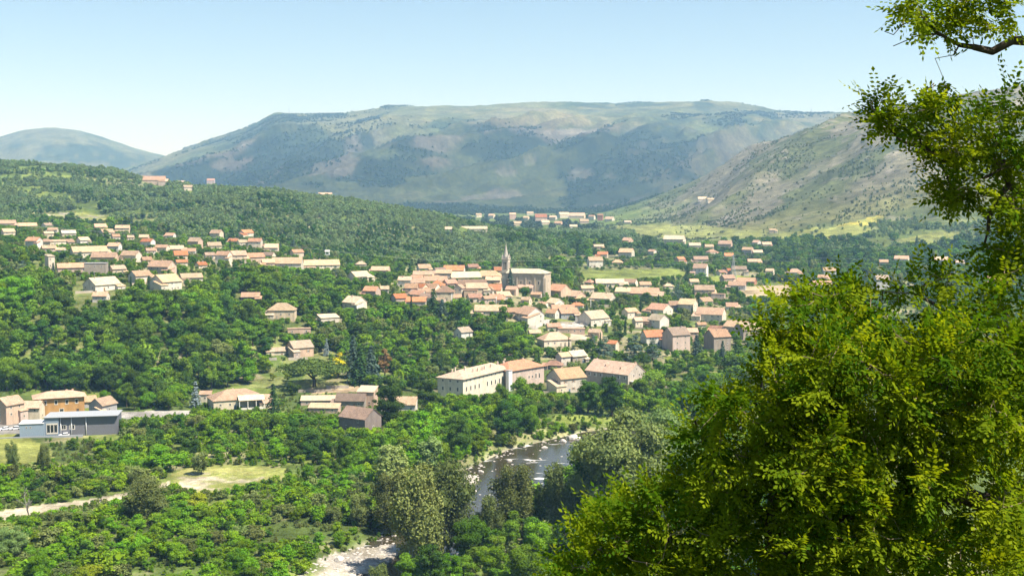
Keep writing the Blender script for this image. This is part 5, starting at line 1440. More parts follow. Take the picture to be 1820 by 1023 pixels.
    mb = MB(); mb.tube([(0, 0, zs - .3), (0, 0, zs + 1.6)], .09, 5); mb.box(-.5, .5, -.07, .07, zs + .9, zs + 1.06)
    link('cross', mb.mesh('cross', [M['steel']]), tower)
    HOUSES.append((889, 990, 434, 512, p.y, 0.0))
church()

def oriented_block(name, A, B, depth, hw, kind, pitch, wall, roof, label, over=.9, cat='mill'):
    """a long building whose front wall runs from ground pixel A to ground pixel B"""
    a, b = ground(*A), ground(*B)
    z = min(a.z, b.z) * .5 + max(a.z, b.z) * .5
    d = Vector((b.x - a.x, b.y - a.y, 0)); L = d.length; d.normalize()
    n = Vector((-d.y, d.x, 0))
    c = (a + b) / 2 + n * depth / 2
    t = empty(name, (c.x, c.y, z), math.atan2(d.y, d.x))
    m = (c.y * CP - c.z * SP) / FPX
    hw = hw * m
    f = {'h': hip_parts, 'g': gable_parts}[kind]
    rise, ro = f(t, L, depth, hw, R(pitch), vary(WALLC[wall] if isinstance(wall, str) else wall), vary(ROOFC[roof] if isinstance(roof, str) else roof), over=over)
    tag(t, label, cat)
    HOUSES.append((min(A[0], B[0]) - 35, max(A[0], B[0]) + 5, A[1] - 62, max(A[1], B[1]) - 17, c.y, 0.0))
    return t, L, hw, rise, m

def mills():
    # white mill: the lit front runs away to the right
    t, L, hw, rise, m = oriented_block('mill', (823, 712), (907, 690), 15, 37, 'h', 21, 'W', (.57, .42, .31), 'long white mill with two rows of windows and many chimneys on a pale hip roof')
    for k in range(11):
        u = -L / 2 + (k + .8) * L / 11.6
        link('window', WIN_ME, t, (u, -7.5 - .002, hw - 1.0), (0, 0, 0), (1.2, 1, 1.2))
        if k % 5 != 4: 
            w = link('window', WIN_ME, t, (u, -7.5 - .002, hw - 5.2), (0, 0, 0), (1.3, 1, 3.0)); link('pane', DARK_ME, w, (0, -.03, 0), (0, 0, 0), (.6, .4, .66))
    for k in range(3):
        for z, hh in ((hw - 1.2, 1.3), (hw - 5.2, 2.4)): link('window', WIN_ME, t, (-L / 2 - .002, -4.4 + 4.4 * k, z), (0, 0, -math.pi / 2), (1.2, 1, hh))
    for u, v in ((-.40, .05), (-.27, -.1), (-.2, -.3), (-.1, -.3), (.0, -.3), (.06, -.28), (.22, -.25), (.40, -.2), (-.33, .3)):
        link('chimney', CHIM_ME, t, (u * L * .95, v * 15, hw + rise * (1 - abs(v) * 2) * .9 - .3), (0, 0, 0), (.6, .6, 2.6), (.66, .55, .44))
    # taller mill behind it, orange roof, rubble stone
    t, L, hw, rise, m = oriented_block('mill', (905, 694), (967, 680), 15, 32, 'h', 25, 'P', (.62, .30, .16), 'stone mill with a bright orange hip roof joined to the white mill', over=.8)
    for k in range(4):
        w = link('window', WIN_ME, t, (L * (.06 + .1 * k), -7.5 - .002, hw - 4.6 - .1 * (k % 2)), (0, 0, 0), (1.1, 1, 3.6 if k > 1 else 1.8)); link('pane', DARK_ME, w, (0, -.03, 0), (0, 0, 0), (.6, .4, .66))
    for k in range(8): link('window', WIN_ME, t, (-L * .4 + k * L * .112, -7.5 - .002, hw - 1.1), (0, 0, 0), (.8, 1, .8))
    link('window', WIN_ME, t, (-L * .2, -7.5 - .002, hw - 4.5), (0, 0, 0), (.8, 1, .8))
    for u in (-.3, .25): link('chimney', CHIM_ME, t, (u * L, 1.5, hw + rise * .7), (0, 0, 0), (.8, .6, 1.7), (.6, .48, .38))
    mb = MB(); mb.box(-1.4, 1.4, -1.0, 1.0, -8, hw + .6); sh = link('stair_tower', mb.mesh('stair_tower', [M['wall']]), t, (-L / 2 - .4, -7.8, 0), col=(.8, .8, .8))
    mb = MB(); mb.box(-1.6, 1.6, -1.2, 1.2, 0, .3); link('tower_roof', mb.mesh('tower_roof', [M['roof']]), t, (-L / 2 - .4, -7.8, hw + .604), col=(.4, .36, .33))
    # long roofed mill on the right
    t, L, hw, rise, m = oriented_block('mill', (1041, 682), (1116, 692), 15.5, 26, 'g', 33, (.56, .47, .39), (.66, .45, .31), 'grey stone mill with a long plain pinkish roof and a lit right gable', over=.7)
    for k in range(7):
        if k == 3: continue
        w = link('window', WIN_ME, t, (-L / 2 + (k + .6) * L / 7.2, -7.75 - .002, hw - 1.9), (0, 0, 0), (1.2, 1, 1.9))
        link('shutter', SHUT_ME, t, (-L / 2 + (k + .6) * L / 7.2 + .8, -7.75 - .003, hw - 1.9), (0, 0, 0), (.55, 1, 1.9), (.7, .7, .68))
    for k in (5, 6): link('window', WIN_ME, t, (-L / 2 + (k + .6) * L / 7.2, -7.75 - .002, hw - 5), (0, 0, 0), (1.2, 1, 2.0))
    for u in (-2.6, 2.4): link('window', WIN_ME, t, (L / 2 + .002, u, hw - 1.2), (0, 0, math.pi / 2), (1.0, 1, 1.8))
    link('window', WIN_ME, t, (L / 2 + .002, 0, hw + 2.2), (0, 0, math.pi / 2), (.8, 1, 1.4))
    for u, v in ((-.12, -.25), (.25, -.3), (-.46, .05), (.46, .02)): link('chimney', CHIM_ME, t, (u * L, v * 15.5, hw + rise * (1 - abs(v) * 2) - .2), (0, 0, 0), (.7, .6, 1.3), (.62, .42, .3))
    # open porch on the gable
    mb = MB(); mb.prism([(-6.5, hw * .50), (3.5, hw * .50), (3.5, hw * .50 + .2), (-6.5, hw * .50 + .2)], L / 2 + .004, L / 2 + 6.5)
    link('porch_roof', mb.mesh('porch_roof', [M['roof']]), t, col=(.74, .68, .56))
    for yy in (-6.2, -1.5, 3.2):
        mb = MB(); mb.tube([(L / 2 + 6.1, yy, -3), (L / 2 + 6.1, yy, hw * .5)], .16, 6); link('porch_post', mb.mesh('porch_post', [M['paint']]), t, col=(.5, .42, .34))
mills()

# veranda of the hip roofed villa, balconies of the pale house
def veranda(px0, px1, row_top, row_base, label):
    g = ground((px0 + px1) / 2, row_base); az = math.atan2(g.x, g.y); m = (g.y * CP - g.z * SP) / FPX
    t = empty('veranda', (g.x, g.y, g.z), -az + R(8)); w = (px1 - px0) * m; h = (row_base - row_top) * m
    mb = MB(); mb.prism([(-2.6, h * .72), (2.6, h), (2.6, h + .2), (-2.6, h * .72 + .2)], -w / 2, w / 2); link('roof', mb.mesh('roof', [M['roof']]), t, col=ROOFC['l'])
    for k in range(4):
        mb = MB(); x = -w / 2 + .3 + k * (w - .6) / 3; mb.box(x - .15, x + .15, -2.4, -2.1, -2, h * .73); link('post', mb.mesh('post', [M['paint']]), t, col=(.7, .66, .58))
    mb = MB(); mb.box(-w / 2, w / 2, 2.2, 2.5, -2, h * .95); link('back_wall', mb.mesh('back_wall', [M['wall']]), t, col=(.62, .53, .40))
    mb = MB(); mb.box(-w / 2, w / 2, -2.05, -1.95, -2, 1.0); link('parapet', mb.mesh('parapet', [M['wall']]), t, col=(.74, .70, .6))
    HOUSES.append((px0, px1, row_top, row_base, g.y, 0.0))
    tag(t, label, 'veranda')
veranda(424, 470, 703, 726, 'open veranda with a pale sloping roof on the front of the hip roofed villa')
# ------------------------------------------------------------------ vegetation
# the foreground locusts as a mask in the photograph: what stands behind them is not seen
LOCUST_MASK = [(985, 1023), (1010, 960), (1060, 900), (1110, 860), (1180, 800), (1200, 730), (1290, 660), (1345, 560), (1360, 500), (1450, 470), (1560, 440), (1700, 420), (1820, 300), (1820, 1023)]
CLEAR = [c[0] for c in COVER[:15]]
HB = np.array([h for h in HOUSES])
# hand placed trees: name, species, px, base row, height px, width factor, label, category
HERO = [
    ('umbrella_pine', 'umbrella', 558, 687, 49, 1.5, 'dark umbrella pine with a flat spreading crown on the garden terrace', 'pine'),
    ('broom_shrub', 'broom', 601, 672, 50, 1.05, 'bright yellow flowering broom right of the umbrella pine', 'shrub'),
    ('spruce', 'spruce', 486, 738, 54, 1.0, 'dark pointed spruce right of the hip roofed villa', 'spruce'),
    ('silver_spruce', 'blue_spruce', 348, 724, 46, 1.0, 'silver blue spruce left of the hip roofed villa', 'spruce'),
    ('silver_spruce', 'blue_spruce', 580, 632, 30, .9, 'small silver blue spruce above the yellow broom', 'spruce'),
    ('fir', 'fir', 628, 672, 74, .9, 'tall blue green fir, leftmost of the three beside the russet tree', 'fir'),
    ('fir', 'spruce', 640, 684, 66, 1.1, 'dark broad fir in front of the three beside the russet tree', 'fir'),
    ('fir', 'fir', 660, 684, 68, 1.15, 'blue green fir touching the russet tree', 'fir'),
    ('russet_tree', 'russet', 684, 672, 54, 1.0, 'russet brown slender tree beside the blue green firs', 'tree'),
    ('cypress', 'cypress', 731, 561, 34, .9, 'thin dark cypress between the two orange roofed houses', 'cypress'),
    ('cypress', 'cypress', 1011, 616, 18, 1.0, 'small dark cypress at the corner of the white hip roofed house', 'cypress'),
    ('cypress', 'cypress', 1242, 547, 24, .9, 'thin dark cypress above the large white villa', 'cypress'),
    ('conifer', 'spruce', 770, 566, 50, 1.25, 'big dark conifer at the lower left of the village core', 'conifer'),
    ('conifer', 'fir', 786, 568, 36, 1.3, 'grey green conifer leaning on the big dark one below the village core', 'conifer'),
    ('cedar', 'fir', 907, 520, 42, .9, 'blue green cedar in front of the church tower', 'cedar'),
    ('cedar', 'cedar', 1075, 636, 38, 1.05, 'broad dark cedar above the long roofed mill', 'cedar'),
    ('cedar', 'cedar', 1128, 642, 46, 1.1, 'large layered cedar right of the long roofed mill', 'cedar'),
    ('cedar', 'cedar', 1160, 640, 38, 1.1, 'second layered cedar, below the white house with the orange roof', 'cedar'),
    ('conifer', 'fir', 1238, 640, 44, 1.2, 'blue conifer between the two tall stone houses', 'conifer'),
    ('conifer', 'fir', 1284, 648, 42, .9, 'blue conifer right of the stone house with paired windows', 'conifer'),
    ('conifer', 'spruce', 1222, 497, 28, 1.1, 'dark pointed conifer left of the white two storey house', 'conifer'),
    ('conifer', 'cedar', 1204, 532, 26, 1.2, 'conifer between the green terraces and the rose walled house', 'conifer'),
    ('conifer', 'spruce', 1310, 536, 26, 1.2, 'dark conifer below the tan field', 'conifer'),
    ('conifer', 'fir', 95, 489, 22, 1.0, 'dark conifer left of the long pink farm building', 'conifer'),
    ('garden_tree', 'garden_lime', 484, 676, 14, .9, 'small lime green ball shaped tree, left of two on the terrace', 'tree'),
    ('garden_tree', 'garden_lime', 510, 677, 15, 1.0, 'small lime green ball shaped tree, right of two on the terrace', 'tree'),
    ('broom_shrub', 'garden_lime', 788, 570, 13, .9, 'small yellow green shrub under the grey green conifer', 'shrub'),
    ('shade_tree', 'dark', 933, 532, 24, 1.1, 'round dark tree in front of the pink church side house', 'tree'),
    ('shade_tree', 'mid', 822, 578, 48, 1.1, 'big green tree right of the yellow green shrub', 'tree'),
    ('shade_tree', 'mid', 893, 592, 46, 1.1, 'big round tree in front of the long cream roofed house', 'tree'),
    ('shade_tree', 'dark', 112, 472, 30, 1.1, 'round dark tree above the long pink farm building', 'tree'),
    ('shade_tree', 'dark', 188, 430, 21, 1.1, 'dark round tree in front of the white house in the upper left row', 'tree'),
    ('shade_tree', 'dark', 1105, 545, 26, 1.5, 'wide dark tree left of the white gabled house in the right village', 'tree'),
    ('shade_tree', 'dark', 1148, 540, 24, 1.3, 'round dark tree under the wide pink roofed house', 'tree'),
    ('walnut_tree', 'grey', 1105, 960, 245, 1.05, 'large grey green poplar on the near river bank beside the locust', 'tree'),
    ('walnut_tree', 'grey', 1180, 880, 165, 1.2, 'broad grey green tree on the bank between the large poplar and the locust', 'tree'),
    ('walnut_tree', 'dark', 1045, 930, 150, 1.0, 'dark tree at the left foot of the large poplar', 'tree'),
    ('willow', 'olive', 738, 1035, 215, .95, 'tall olive willow in the middle of the near bank', 'willow'),
    ('willow', 'olive', 694, 955, 120, 1.1, 'olive grey willow left of the tallest willow on the near bank', 'willow'),
    ('willow', 'olive', 796, 1000, 175, .9, 'thin crowned olive willow right of the tallest willow', 'willow'),
    ('willow', 'olive', 912, 950, 128, 1.25, 'spreading olive willow hanging over the river', 'willow'),
    ('willow', 'olive', 985, 945, 125, 1.0, 'small olive willow right of the one hanging over the river', 'willow'),
    ('poplar', 'poplar', 695, 880, 92, 1.3, 'speckled poplar with pale leaves left of the willows', 'poplar'),
    ('poplar', 'poplar', 765, 850, 78, 1.2, 'dark flecked poplar behind the willows', 'poplar'),
    ('poplar', 'dark', 815, 812, 76, .95, 'dark tall tree at the bend of the far river bank', 'tree'),
    ('poplar', 'dark', 900, 782, 72, 1.05, 'dark tree on the far bank below the white mill', 'tree'),
    ('poplar', 'mid', 945, 772, 62, .8, 'lighter slender tree right of the dark one below the white mill', 'tree'),
    ('shade_tree', 'mid', 1045, 734, 62, 1.1, 'full green tree before the left part of the long roofed mill', 'tree'),
    ('shade_tree', 'dark', 1088, 740, 76, 1.0, 'tall dark tree in front of the long roofed mill', 'tree'),
    ('shade_tree', 'mid', 1140, 704, 38, 1.2, 'round tree under the right gable of the long roofed mill', 'tree'),
    ('shade_tree', 'mid', 925, 716, 46, 1.1, 'tree standing before the joint of the two mills', 'tree'),
    ('shade_tree', 'mid', 890, 726, 44, .9, 'tree in front of the right half of the white mill', 'tree'),
    ('shade_tree', 'dark', 690, 756, 76, 1.2, 'full dark green tree right of the old stone barn', 'tree'),
    ('shade_tree', 'dark', 757, 730, 60, 1.3, 'wide dark green tree left of the white mill', 'tree'),
    ('locust_bush', 'olive', 262, 926, 78, 1.5, 'pale flowering acacia with cream leaf sprays beside the path', 'tree'),
    ('shade_tree', 'olive', 358, 842, 42, 1.15, 'olive round tree at the upper edge of the clearing', 'tree'),
    ('shade_tree', 'dark', 180, 890, 34, .9, 'small dark tree standing alone on the path', 'tree'),
    ('slender_tree', 'olive', 22, 842, 62, .7, 'slender thin tree, leftmost on the yellow meadow', 'tree'),
    ('slender_tree', 'olive', 80, 846, 60, .8, 'slender tree, second from the left on the yellow meadow', 'tree'),
    ('shade_tree', 'grey', 20, 990, 62, 1.2, 'grey green tree at the lower picture edge left of the thicket', 'tree'),
    ('shade_tree', 'bright', 880, 1040, 78, 1.2, 'bright green round tree at the lower edge under the large poplar', 'tree'),
    ('shade_tree', 'bright', 800, 1045, 70, 1.0, 'bright green tree at the lower edge below the willows', 'tree'),
    ('shade_tree', 'mid', 835, 1000, 95, 1.0, 'mid green tree right of the thin crowned willow', 'tree'),
    ('shade_tree', 'bright', 960, 1010, 90, 1.0, 'bright green tree between the willows and the locust leaves', 'tree'),
    ('shade_tree', 'dark', 1010, 1030, 110, 1.0, 'dark tree behind the lowest locust sprays', 'tree'),
    ('shade_tree', 'mid', 728, 1075, 95, 1.1, 'mid green tree in front of the trunk of the tallest willow', 'tree'),
    ('willow', 'olive', 672, 1090, 90, 1.1, 'olive willow at the lower picture edge right of the gravel bar', 'willow'),
    ('willow', 'olive', 640, 935, 60, 1.4, 'low grey olive willow above the gravel bar', 'willow'),
    ('shade_tree', 'dark', 770, 1060, 100, 1.0, 'dark tree at the lower edge right of the tallest willow', 'tree'),
    ('shade_tree', 'mid', 930, 1060, 95, 1.2, 'mid green tree at the lower edge left of the locust leaves', 'tree'),
    ('shade_tree', 'mid', 775, 965, 95, 1.0, 'mid green tree between the tallest willow and the water', 'tree'),
    ('willow', 'olive', 868, 968, 90, 1.0, 'low olive willow at the right end of the dark pool', 'willow'),
    ('shade_tree', 'mid', 660, 690, 30, 1.1, 'small round tree below the blue green firs', 'tree'),
    ('shade_tree', 'bright', 445, 676, 34, 1.2, 'bright tree left of the lime green ball trees', 'tree'),
    ('shade_tree', 'bright', 300, 728, 40, 1.2, 'bright green tree between the workshop and the silver spruce', 'tree'),
    ('shade_tree', 'bright', 262, 726, 34, 1.2, 'bright green tree above the pale road right of the workshop', 'tree'),
    ('shade_tree', 'bright', 185, 712, 24, 1.2, 'lime tinted tree behind the grey gabled cottage', 'tree'),
    ('shade_tree', 'dark', 520, 702, 26, 1.2, 'dark round tree below the terrace, right of the dark spruce', 'tree'),
    ('shade_tree', 'olive', 535, 668, 30, 1.3, 'olive tree behind the umbrella pine', 'tree'),
    ('shade_tree', 'bright', 470, 662, 30, 1.3, 'bright green tree above the lime green ball trees', 'tree'),
    ('shade_tree', 'dark', 470, 630, 34, 1.2, 'dark tree left of the low tiled shed', 'tree'),
    ('shade_tree', 'mid', 575, 610, 30, 1.2, 'green tree right of the two storey pink house', 'tree'),
    ('cedar', 'umbrella', 960, 560, 22, .8, 'low wide cedar in the garden below the church', 'cedar'),
]
trnd = random.Random(11)
taken = []     # (px, top, base, half width, distance) of trees already standing
for name, sp, px, row, hpx, wf, label, cat in HERO:
    g = ground(px, row); m = (g.y * CP - g.z * SP) / FPX
    s = hpx * m / 9.2
    if hpx > 58 and sp + '_hi' in SPECIES: sp = sp + '_hi'
    if sp == 'umbrella': s = hpx * m / 8.8
    place_tree(name, sp, (g.x, g.y, g.z - .1), s, s * wf, trnd.uniform(0, 6.28), label, cat, variant=trnd.randint(0, 3))
    taken.append((px, row - hpx, row, hpx * .36 * wf, g.y))
    if name in ('umbrella_pine', 'broom_shrub', 'silver_spruce', 'spruce', 'russet_tree', 'garden_tree'):
        hwp = hpx * .25 * wf; HOUSES.append((px - hwp, px + hwp, row - hpx, row, g.y, .15))

# dead grey trees in the thicket
dm = dead_tree_mesh(4)
for px, row, hpx, lab in ((52, 918, 52, 'bare grey dead tree standing beside the path'), (478, 892, 26, 'small bare pale snag in the thicket below the clearing')):
    g = ground(px, row); m = (g.y * CP - g.z * SP) / FPX
    o = link('dead_tree', dm, None, g, (0, 0, .4), (hpx * m / 8.5,) * 3)
    tag(o, lab, 'tree')

ZONES = [   # polygon of ground points, spacing, (height range in metres), species weights, label, group, width
    ('wood', [(-400, 505), (60, 500), (100, 530), (170, 540), (320, 522), (440, 500), (480, 560), (470, 640), (440, 684), (350, 700), (330, 728), (215, 728), (205, 700), (-400, 698)], 7.2, (9, 17), {'mid': 5, 'dark': 4, 'bright': 2, 'olive': .6}),
    ('slope', [(440, 490), (620, 500), (720, 545), (850, 560), (960, 590), (990, 640), (900, 640), (800, 655), (700, 690), (640, 690), (600, 630), (470, 650)], 6.5, (6, 12), {'mid': 6, 'dark': 3, 'bright': 2, 'olive': 1}),
    ('bank', [(210, 745), (480, 735), (560, 745), (700, 745), (800, 716), (960, 705), (1200, 715), (1350, 720), (1350, 755), (1050, 768), (960, 782), (860, 812), (800, 836), (700, 850), (560, 830), (400, 815), (280, 820), (120, 800)], 6.4, (5, 10.5), {'mid': 4, 'bright': 6, 'dark': 2.2, 'olive': 1, 'grey': .7}),
    ('thicket', [(-500, 830), (90, 838), (200, 810), (300, 815), (560, 832), (720, 846), (805, 838), (800, 880), (760, 940), (660, 975), (560, 1010), (500, 1120), (-500, 1120)], 4.4, (2.4, 6.5), {'bright': 7, 'mid': 3, 'olive': 2, 'bush': 5, 'bush_olive': 3, 'lime': 1.2, 'dark': .5}),
    ('nearbank', [(700, 1010), (780, 960), (860, 925), (960, 900), (1020, 850), (1080, 815), (1200, 785), (1500, 775), (1500, 1120), (620, 1120)], 6.5, (5, 10), {'bright': 4, 'mid': 4, 'olive': 2, 'grey': 1.5, 'dark': 1}),
    ('gardens', [(-400, 380), (200, 396), (420, 420), (620, 460), (760, 470), (900, 480), (1060, 470), (1200, 440), (1350, 432), (2000, 440), (2000, 720), (1350, 722), (1050, 715), (960, 700), (640, 700), (480, 560), (440, 490), (320, 520), (-400, 560)], 7.6, (3.5, 9.5), {'mid': 4, 'dark': 4, 'olive': 1.6, 'bright': 1.2, 'bush_dark': 2, 'lime': .35, 'spruce': .3, 'cedar': .25, 'fir': .2, 'cypress': .04}),
    ('plain', [(880, 405), (1060, 398), (1360, 425), (1600, 425), (2000, 415), (2000, 475), (1350, 470), (1150, 460), (900, 500)], 9, (6, 13), {'dark': 6, 'mid': 3, 'spruce': .5}),
]
ZLAB = {
    'wood': ('leafy tree in the steep wood below the left hillside houses', 'trees of the steep wood on the left'),
    'slope': ('leafy tree on the wooded slope between the village core and the mills', 'trees of the slope above the mills'),
    'bank': ('leafy tree in the belt of trees between the lower houses and the river', 'trees between the lower houses and the river'),
    'thicket': ('young tree in the riverside thicket around the gravel clearing', 'trees of the riverside thicket'),
    'nearbank': ('leafy tree on the near river bank in front of the water', 'trees of the near river bank'),
    'gardens': ('garden tree between the village houses', 'garden trees of the village'),
    'plain': ('dark tree of the woods on the plain behind the village', 'trees of the plain behind the village'),
}
SPLAB = {'spruce': ('garden_spruce', 'small dark spruce in a village garden', 'small spruces of the village gardens'), 'cedar': ('garden_cedar', 'small blue green cedar in a village garden', 'small cedars of the village gardens'),
         'fir': ('garden_fir', 'small blue green fir in a village garden', 'small firs of the village gardens'), 'cypress': ('garden_cypress', 'small dark cypress in a village garden', 'small cypresses of the village gardens')}
LOWFOR = {'mid': 'mid', 'dark': 'dark', 'bright': 'bright', 'olive': 'olive', 'grey': 'olive', 'bush': 'bright', 'bush_olive': 'olive', 'bush_dark': 'mid', 'lime': 'bright', 'spruce': 'dark', 'cedar': 'dark', 'fir': 'dark', 'cypress': 'dark'}

def make_candidates():
    rng = np.random.default_rng(5)
    out = []
    for zn, poly, sp, hr, wts in ZONES:
        ymax = 1750 if zn in ('gardens', 'plain') else 900
        xs = np.arange(-760, 760, sp); ys = np.arange(215, ymax, sp)
        X, Y = np.meshgrid(xs, ys); X = X + rng.uniform(-.45, .45, X.shape) * sp; Y = Y + rng.uniform(-.45, .45, Y.shape) * sp
        X, Y = X.ravel(), Y.ravel()
        k = np.abs(X) < .45 * Y + 8
        X, Y = X[k], Y[k]; Z = height(X, Y)
        px, py = project(X, Y, Z)
        k = in_poly(px, py, poly) & (px > -70) & (px < 1890)
        k &= river_dist(X, Y) > 3.0
        for c in CLEAR: k &= ~in_poly(px, py, c)
        k &= ~(in_poly(px, py, BAR) | in_poly(px, py, BAR2))
        if zn == 'thicket':
            k &= fbm(X / 16, Y / 16, 3, 205) > np.where(py > 930, .40, .30)
        if zn == 'gardens': k &= fbm(X / 40, Y / 40, 3, 207) > .30
        if zn == 'plain': k &= fbm(X / 90, Y / 60, 3, 208) > .47
        X, Y, Z, px, py = X[k], Y[k], Z[k], px[k], py[k]
        n = len(X)
        H = rng.uniform(0, 1, n) ** 1.5 * (hr[1] - hr[0]) + hr[0]
        H = H * (0.55 + .9 * fbm(X / 40, Y / 40, 2, 209)) * np.where(rng.random(n) < .12, 1.4, 1.0)
        names = list(wts); w = np.array([wts[a] for a in names]); w = w / w.sum()
        # species in drifts rather than mixed evenly
        q = np.clip(fbm(X / 26, Y / 26, 3, 211 + len(zn)) * 1.5 - .25 + rng.normal(size=n) * .16, 0, .999)
        S = np.searchsorted(np.cumsum(w), q).clip(0, len(names) - 1)
        W = H * (rng.uniform(.9, 1.8, n) if zn == 'thicket' else rng.uniform(.75, 1.5, n))
        for i in range(n): out.append([X[i], Y[i], Z[i], px[i], py[i], H[i], W[i], names[S[i]], zn])
    return out
CAND = make_candidates()

def fit_candidates():
    """trees stay clear of houses, river and open ground as the photograph shows them"""
    n = len(CAND)
    px = np.array([c[3] for c in CAND]); py = np.array([c[4] for c in CAND]); Y = np.array([c[1] for c in CAND]); H = np.array([c[5] for c in CAND]); W = np.array([c[6] for c in CAND])
    m = Y / FPX
    hp = H / m; wp = np.where(np.array([c[7] for c in CAND]) == 'cypress', .1, .37) * W / m
    ok = np.ones(n, bool)
    for x0, x1, yt, yb, D, gap in HOUSES:
        infront = (Y < D + 4) & (px + wp > x0) & (px - wp < x1)
        lim = yb - gap * (yb - yt)
        # standing inside the house footprint
        ok &= ~((Y - D > -3) & (Y - D < 9) & (px > x0 - 1) & (px < x1 + 1))
        maxh = np.maximum(0, py - lim)
        cut = infront & (hp > maxh) & (py < lim + 160)
        hp = np.where(cut, maxh, hp)
    # keep the view of the clearings and the water open
    for poly, amt in ([(c, .12 if i_ == 2 else .3) for i_, c in enumerate(CLEAR)] + [([(818, 905), (824, 872), (850, 845), (960, 800), (1025, 782), (1030, 800), (960, 835), (900, 850), (855, 912)], .0), (BAR, .1), (BAR2, .0)]):
        xs = [p[0] for p in poly]; ys = [p[1] for p in poly]
        y1 = max(ys); yc = y1 - amt * (y1 - min(ys))
        for q in (-.7, 0, .7):
            # lowest row of the opening in the column of the tree
            col = px + q * wp
            yl = np.full(n, -1.0)
            for i in range(len(poly)):
                (ax, ay), (bx, by) = poly[i], poly[(i + 1) % len(poly)]
                if ax == bx: continue
                t = (col - ax) / (bx - ax)
                yl = np.where((t >= 0) & (t <= 1), np.maximum(yl, ay + t * (by - ay)), yl)
            lim = np.where(yl > 0, yl - amt * (y1 - min(ys)), 1e9)
            cut = (yl > 0) & (py > lim) & (py - hp < lim)
            hp = np.where(cut, py - lim, hp)
    h2 = hp * m
    small = h2 < 1.4
    ratio = np.clip(h2 / H, 0, 1)
    res = []
    for i, c in enumerate(CAND):
        if not ok[i] or small[i]: continue
        c[5] = h2[i]; c[6] = c[6] * max(ratio[i], .0) ** .8
        res.append(c)
    return res
CAND = fit_candidates()

def pick_visible(cands, limit):
    """a coarse depth picture of trees and houses; counts the pixels each tree shows"""
    Wd, Hd, k = 910, 512, .5
    zb = np.full((Hd, Wd), 1e9, np.float32); ib = np.full((Hd, Wd), -1, np.int32)
    yy, xx = np.mgrid[0:Hd, 0:Wd]
    msk = in_poly(xx.ravel() / k, yy.ravel() / k, LOCUST_MASK).reshape(Hd, Wd)
    zb[msk] = 5
    items = [((h[0] + h[1]) / 2 * k, (h[2] + h[3]) / 2 * k, (h[1] - h[0]) / 2 * k, (h[3] - h[2]) / 2 * k, h[4], -2) for h in HOUSES]
    items += [(t[0] * k, (t[1] + t[2]) / 2 * k, t[3] * k, (t[2] - t[1]) / 2 * k, t[4], -2) for t in taken]
    for i, c in enumerate(cands):
        m = c[1] / FPX
        items.append((c[3] * k, (c[4] - c[5] / m * .55) * k, .36 * c[6] / m * k, .48 * c[5] / m * k, c[1], i))
    for cx, cyy, rx, ry, D, i in items:
        rx = max(rx, .5); ry = max(ry, .5)
        x0, x1 = max(0, int(cx - rx)), min(Wd, int(cx + rx) + 2); y0, y1 = max(0, int(cyy - ry)), min(Hd, int(cyy + ry) + 2)
        if x0 >= x1 or y0 >= y1: continue
        sub = ((xx[y0:y1, x0:x1] - cx) / rx) ** 2 + ((yy[y0:y1, x0:x1] - cyy) / ry) ** 2 < 1.1
        z = zb[y0:y1, x0:x1]; b = ib[y0:y1, x0:x1]
        s = sub & (D < z); z[s] = D; b[s] = i
    cnt = np.bincount(ib[ib >= 0], minlength=len(cands))
    order = np.argsort(-cnt)
    return [int(i) for i in order if cnt[i] > 5][:limit], cnt

broad = [c for c in CAND if c[7] not in SPLAB]
conif = [c for c in CAND if c[7] in SPLAB]
top, cnt = pick_visible(broad, 300)
topset = set(top)
MARKS = [(181, 505, 'the white villa with the shaded gable'), (295, 502, 'the tall white villa'), (106, 712, 'the ochre house'), (130, 756, 'the grey workshop'), (420, 706, 'the hip roofed villa'), (558, 662, 'the umbrella pine'),
    (600, 645, 'the yellow broom'), (640, 742, 'the old stone barn'), (862, 688, 'the white mill'), (935, 670, 'the orange roofed mill'), (1085, 662, 'the long roofed mill'), (400, 852, 'the gravel clearing'), (832, 862, 'the gravel spit'),
    (620, 1000, 'the gravel bar'), (533, 618, 'the two storey pink house'), (630, 538, 'the small white house on the slope'), (500, 552, 'the pyramid roofed house'), (822, 590, 'the little white house above the mills'), (945, 490, 'the church'),
    (52, 892, 'the dead grey tree'), (262, 888, 'the pale flowering acacia'), (738, 930, 'the tallest willow'), (1105, 850, 'the large poplar'), (985, 810, 'the river rapids'), (18, 728, 'the peach house'), (88, 464, 'the cream tower house'),
    (478, 880, 'the pale snag'), (40, 805, 'the yellow meadow'), (485, 710, 'the dark spruce'), (348, 700, 'the silver spruce'), (660, 650, 'the blue green firs'), (710, 535, 'the bright orange roofed house'), (1010, 560, 'the grey walled house'), (250, 1010, 'the lower picture edge under the acacia'), (60, 620, 'the foot of the steep wood'), (330, 600, 'the middle of the steep wood'), (1270, 600, 'the stone house with paired windows')]
SPC = {'mid': 'green', 'dark': 'dark green', 'bright': 'bright green', 'olive': 'olive', 'grey': 'grey green', 'bush': 'bushy bright', 'bush_olive': 'bushy olive', 'bush_dark': 'bushy green', 'lime': 'lime green'}
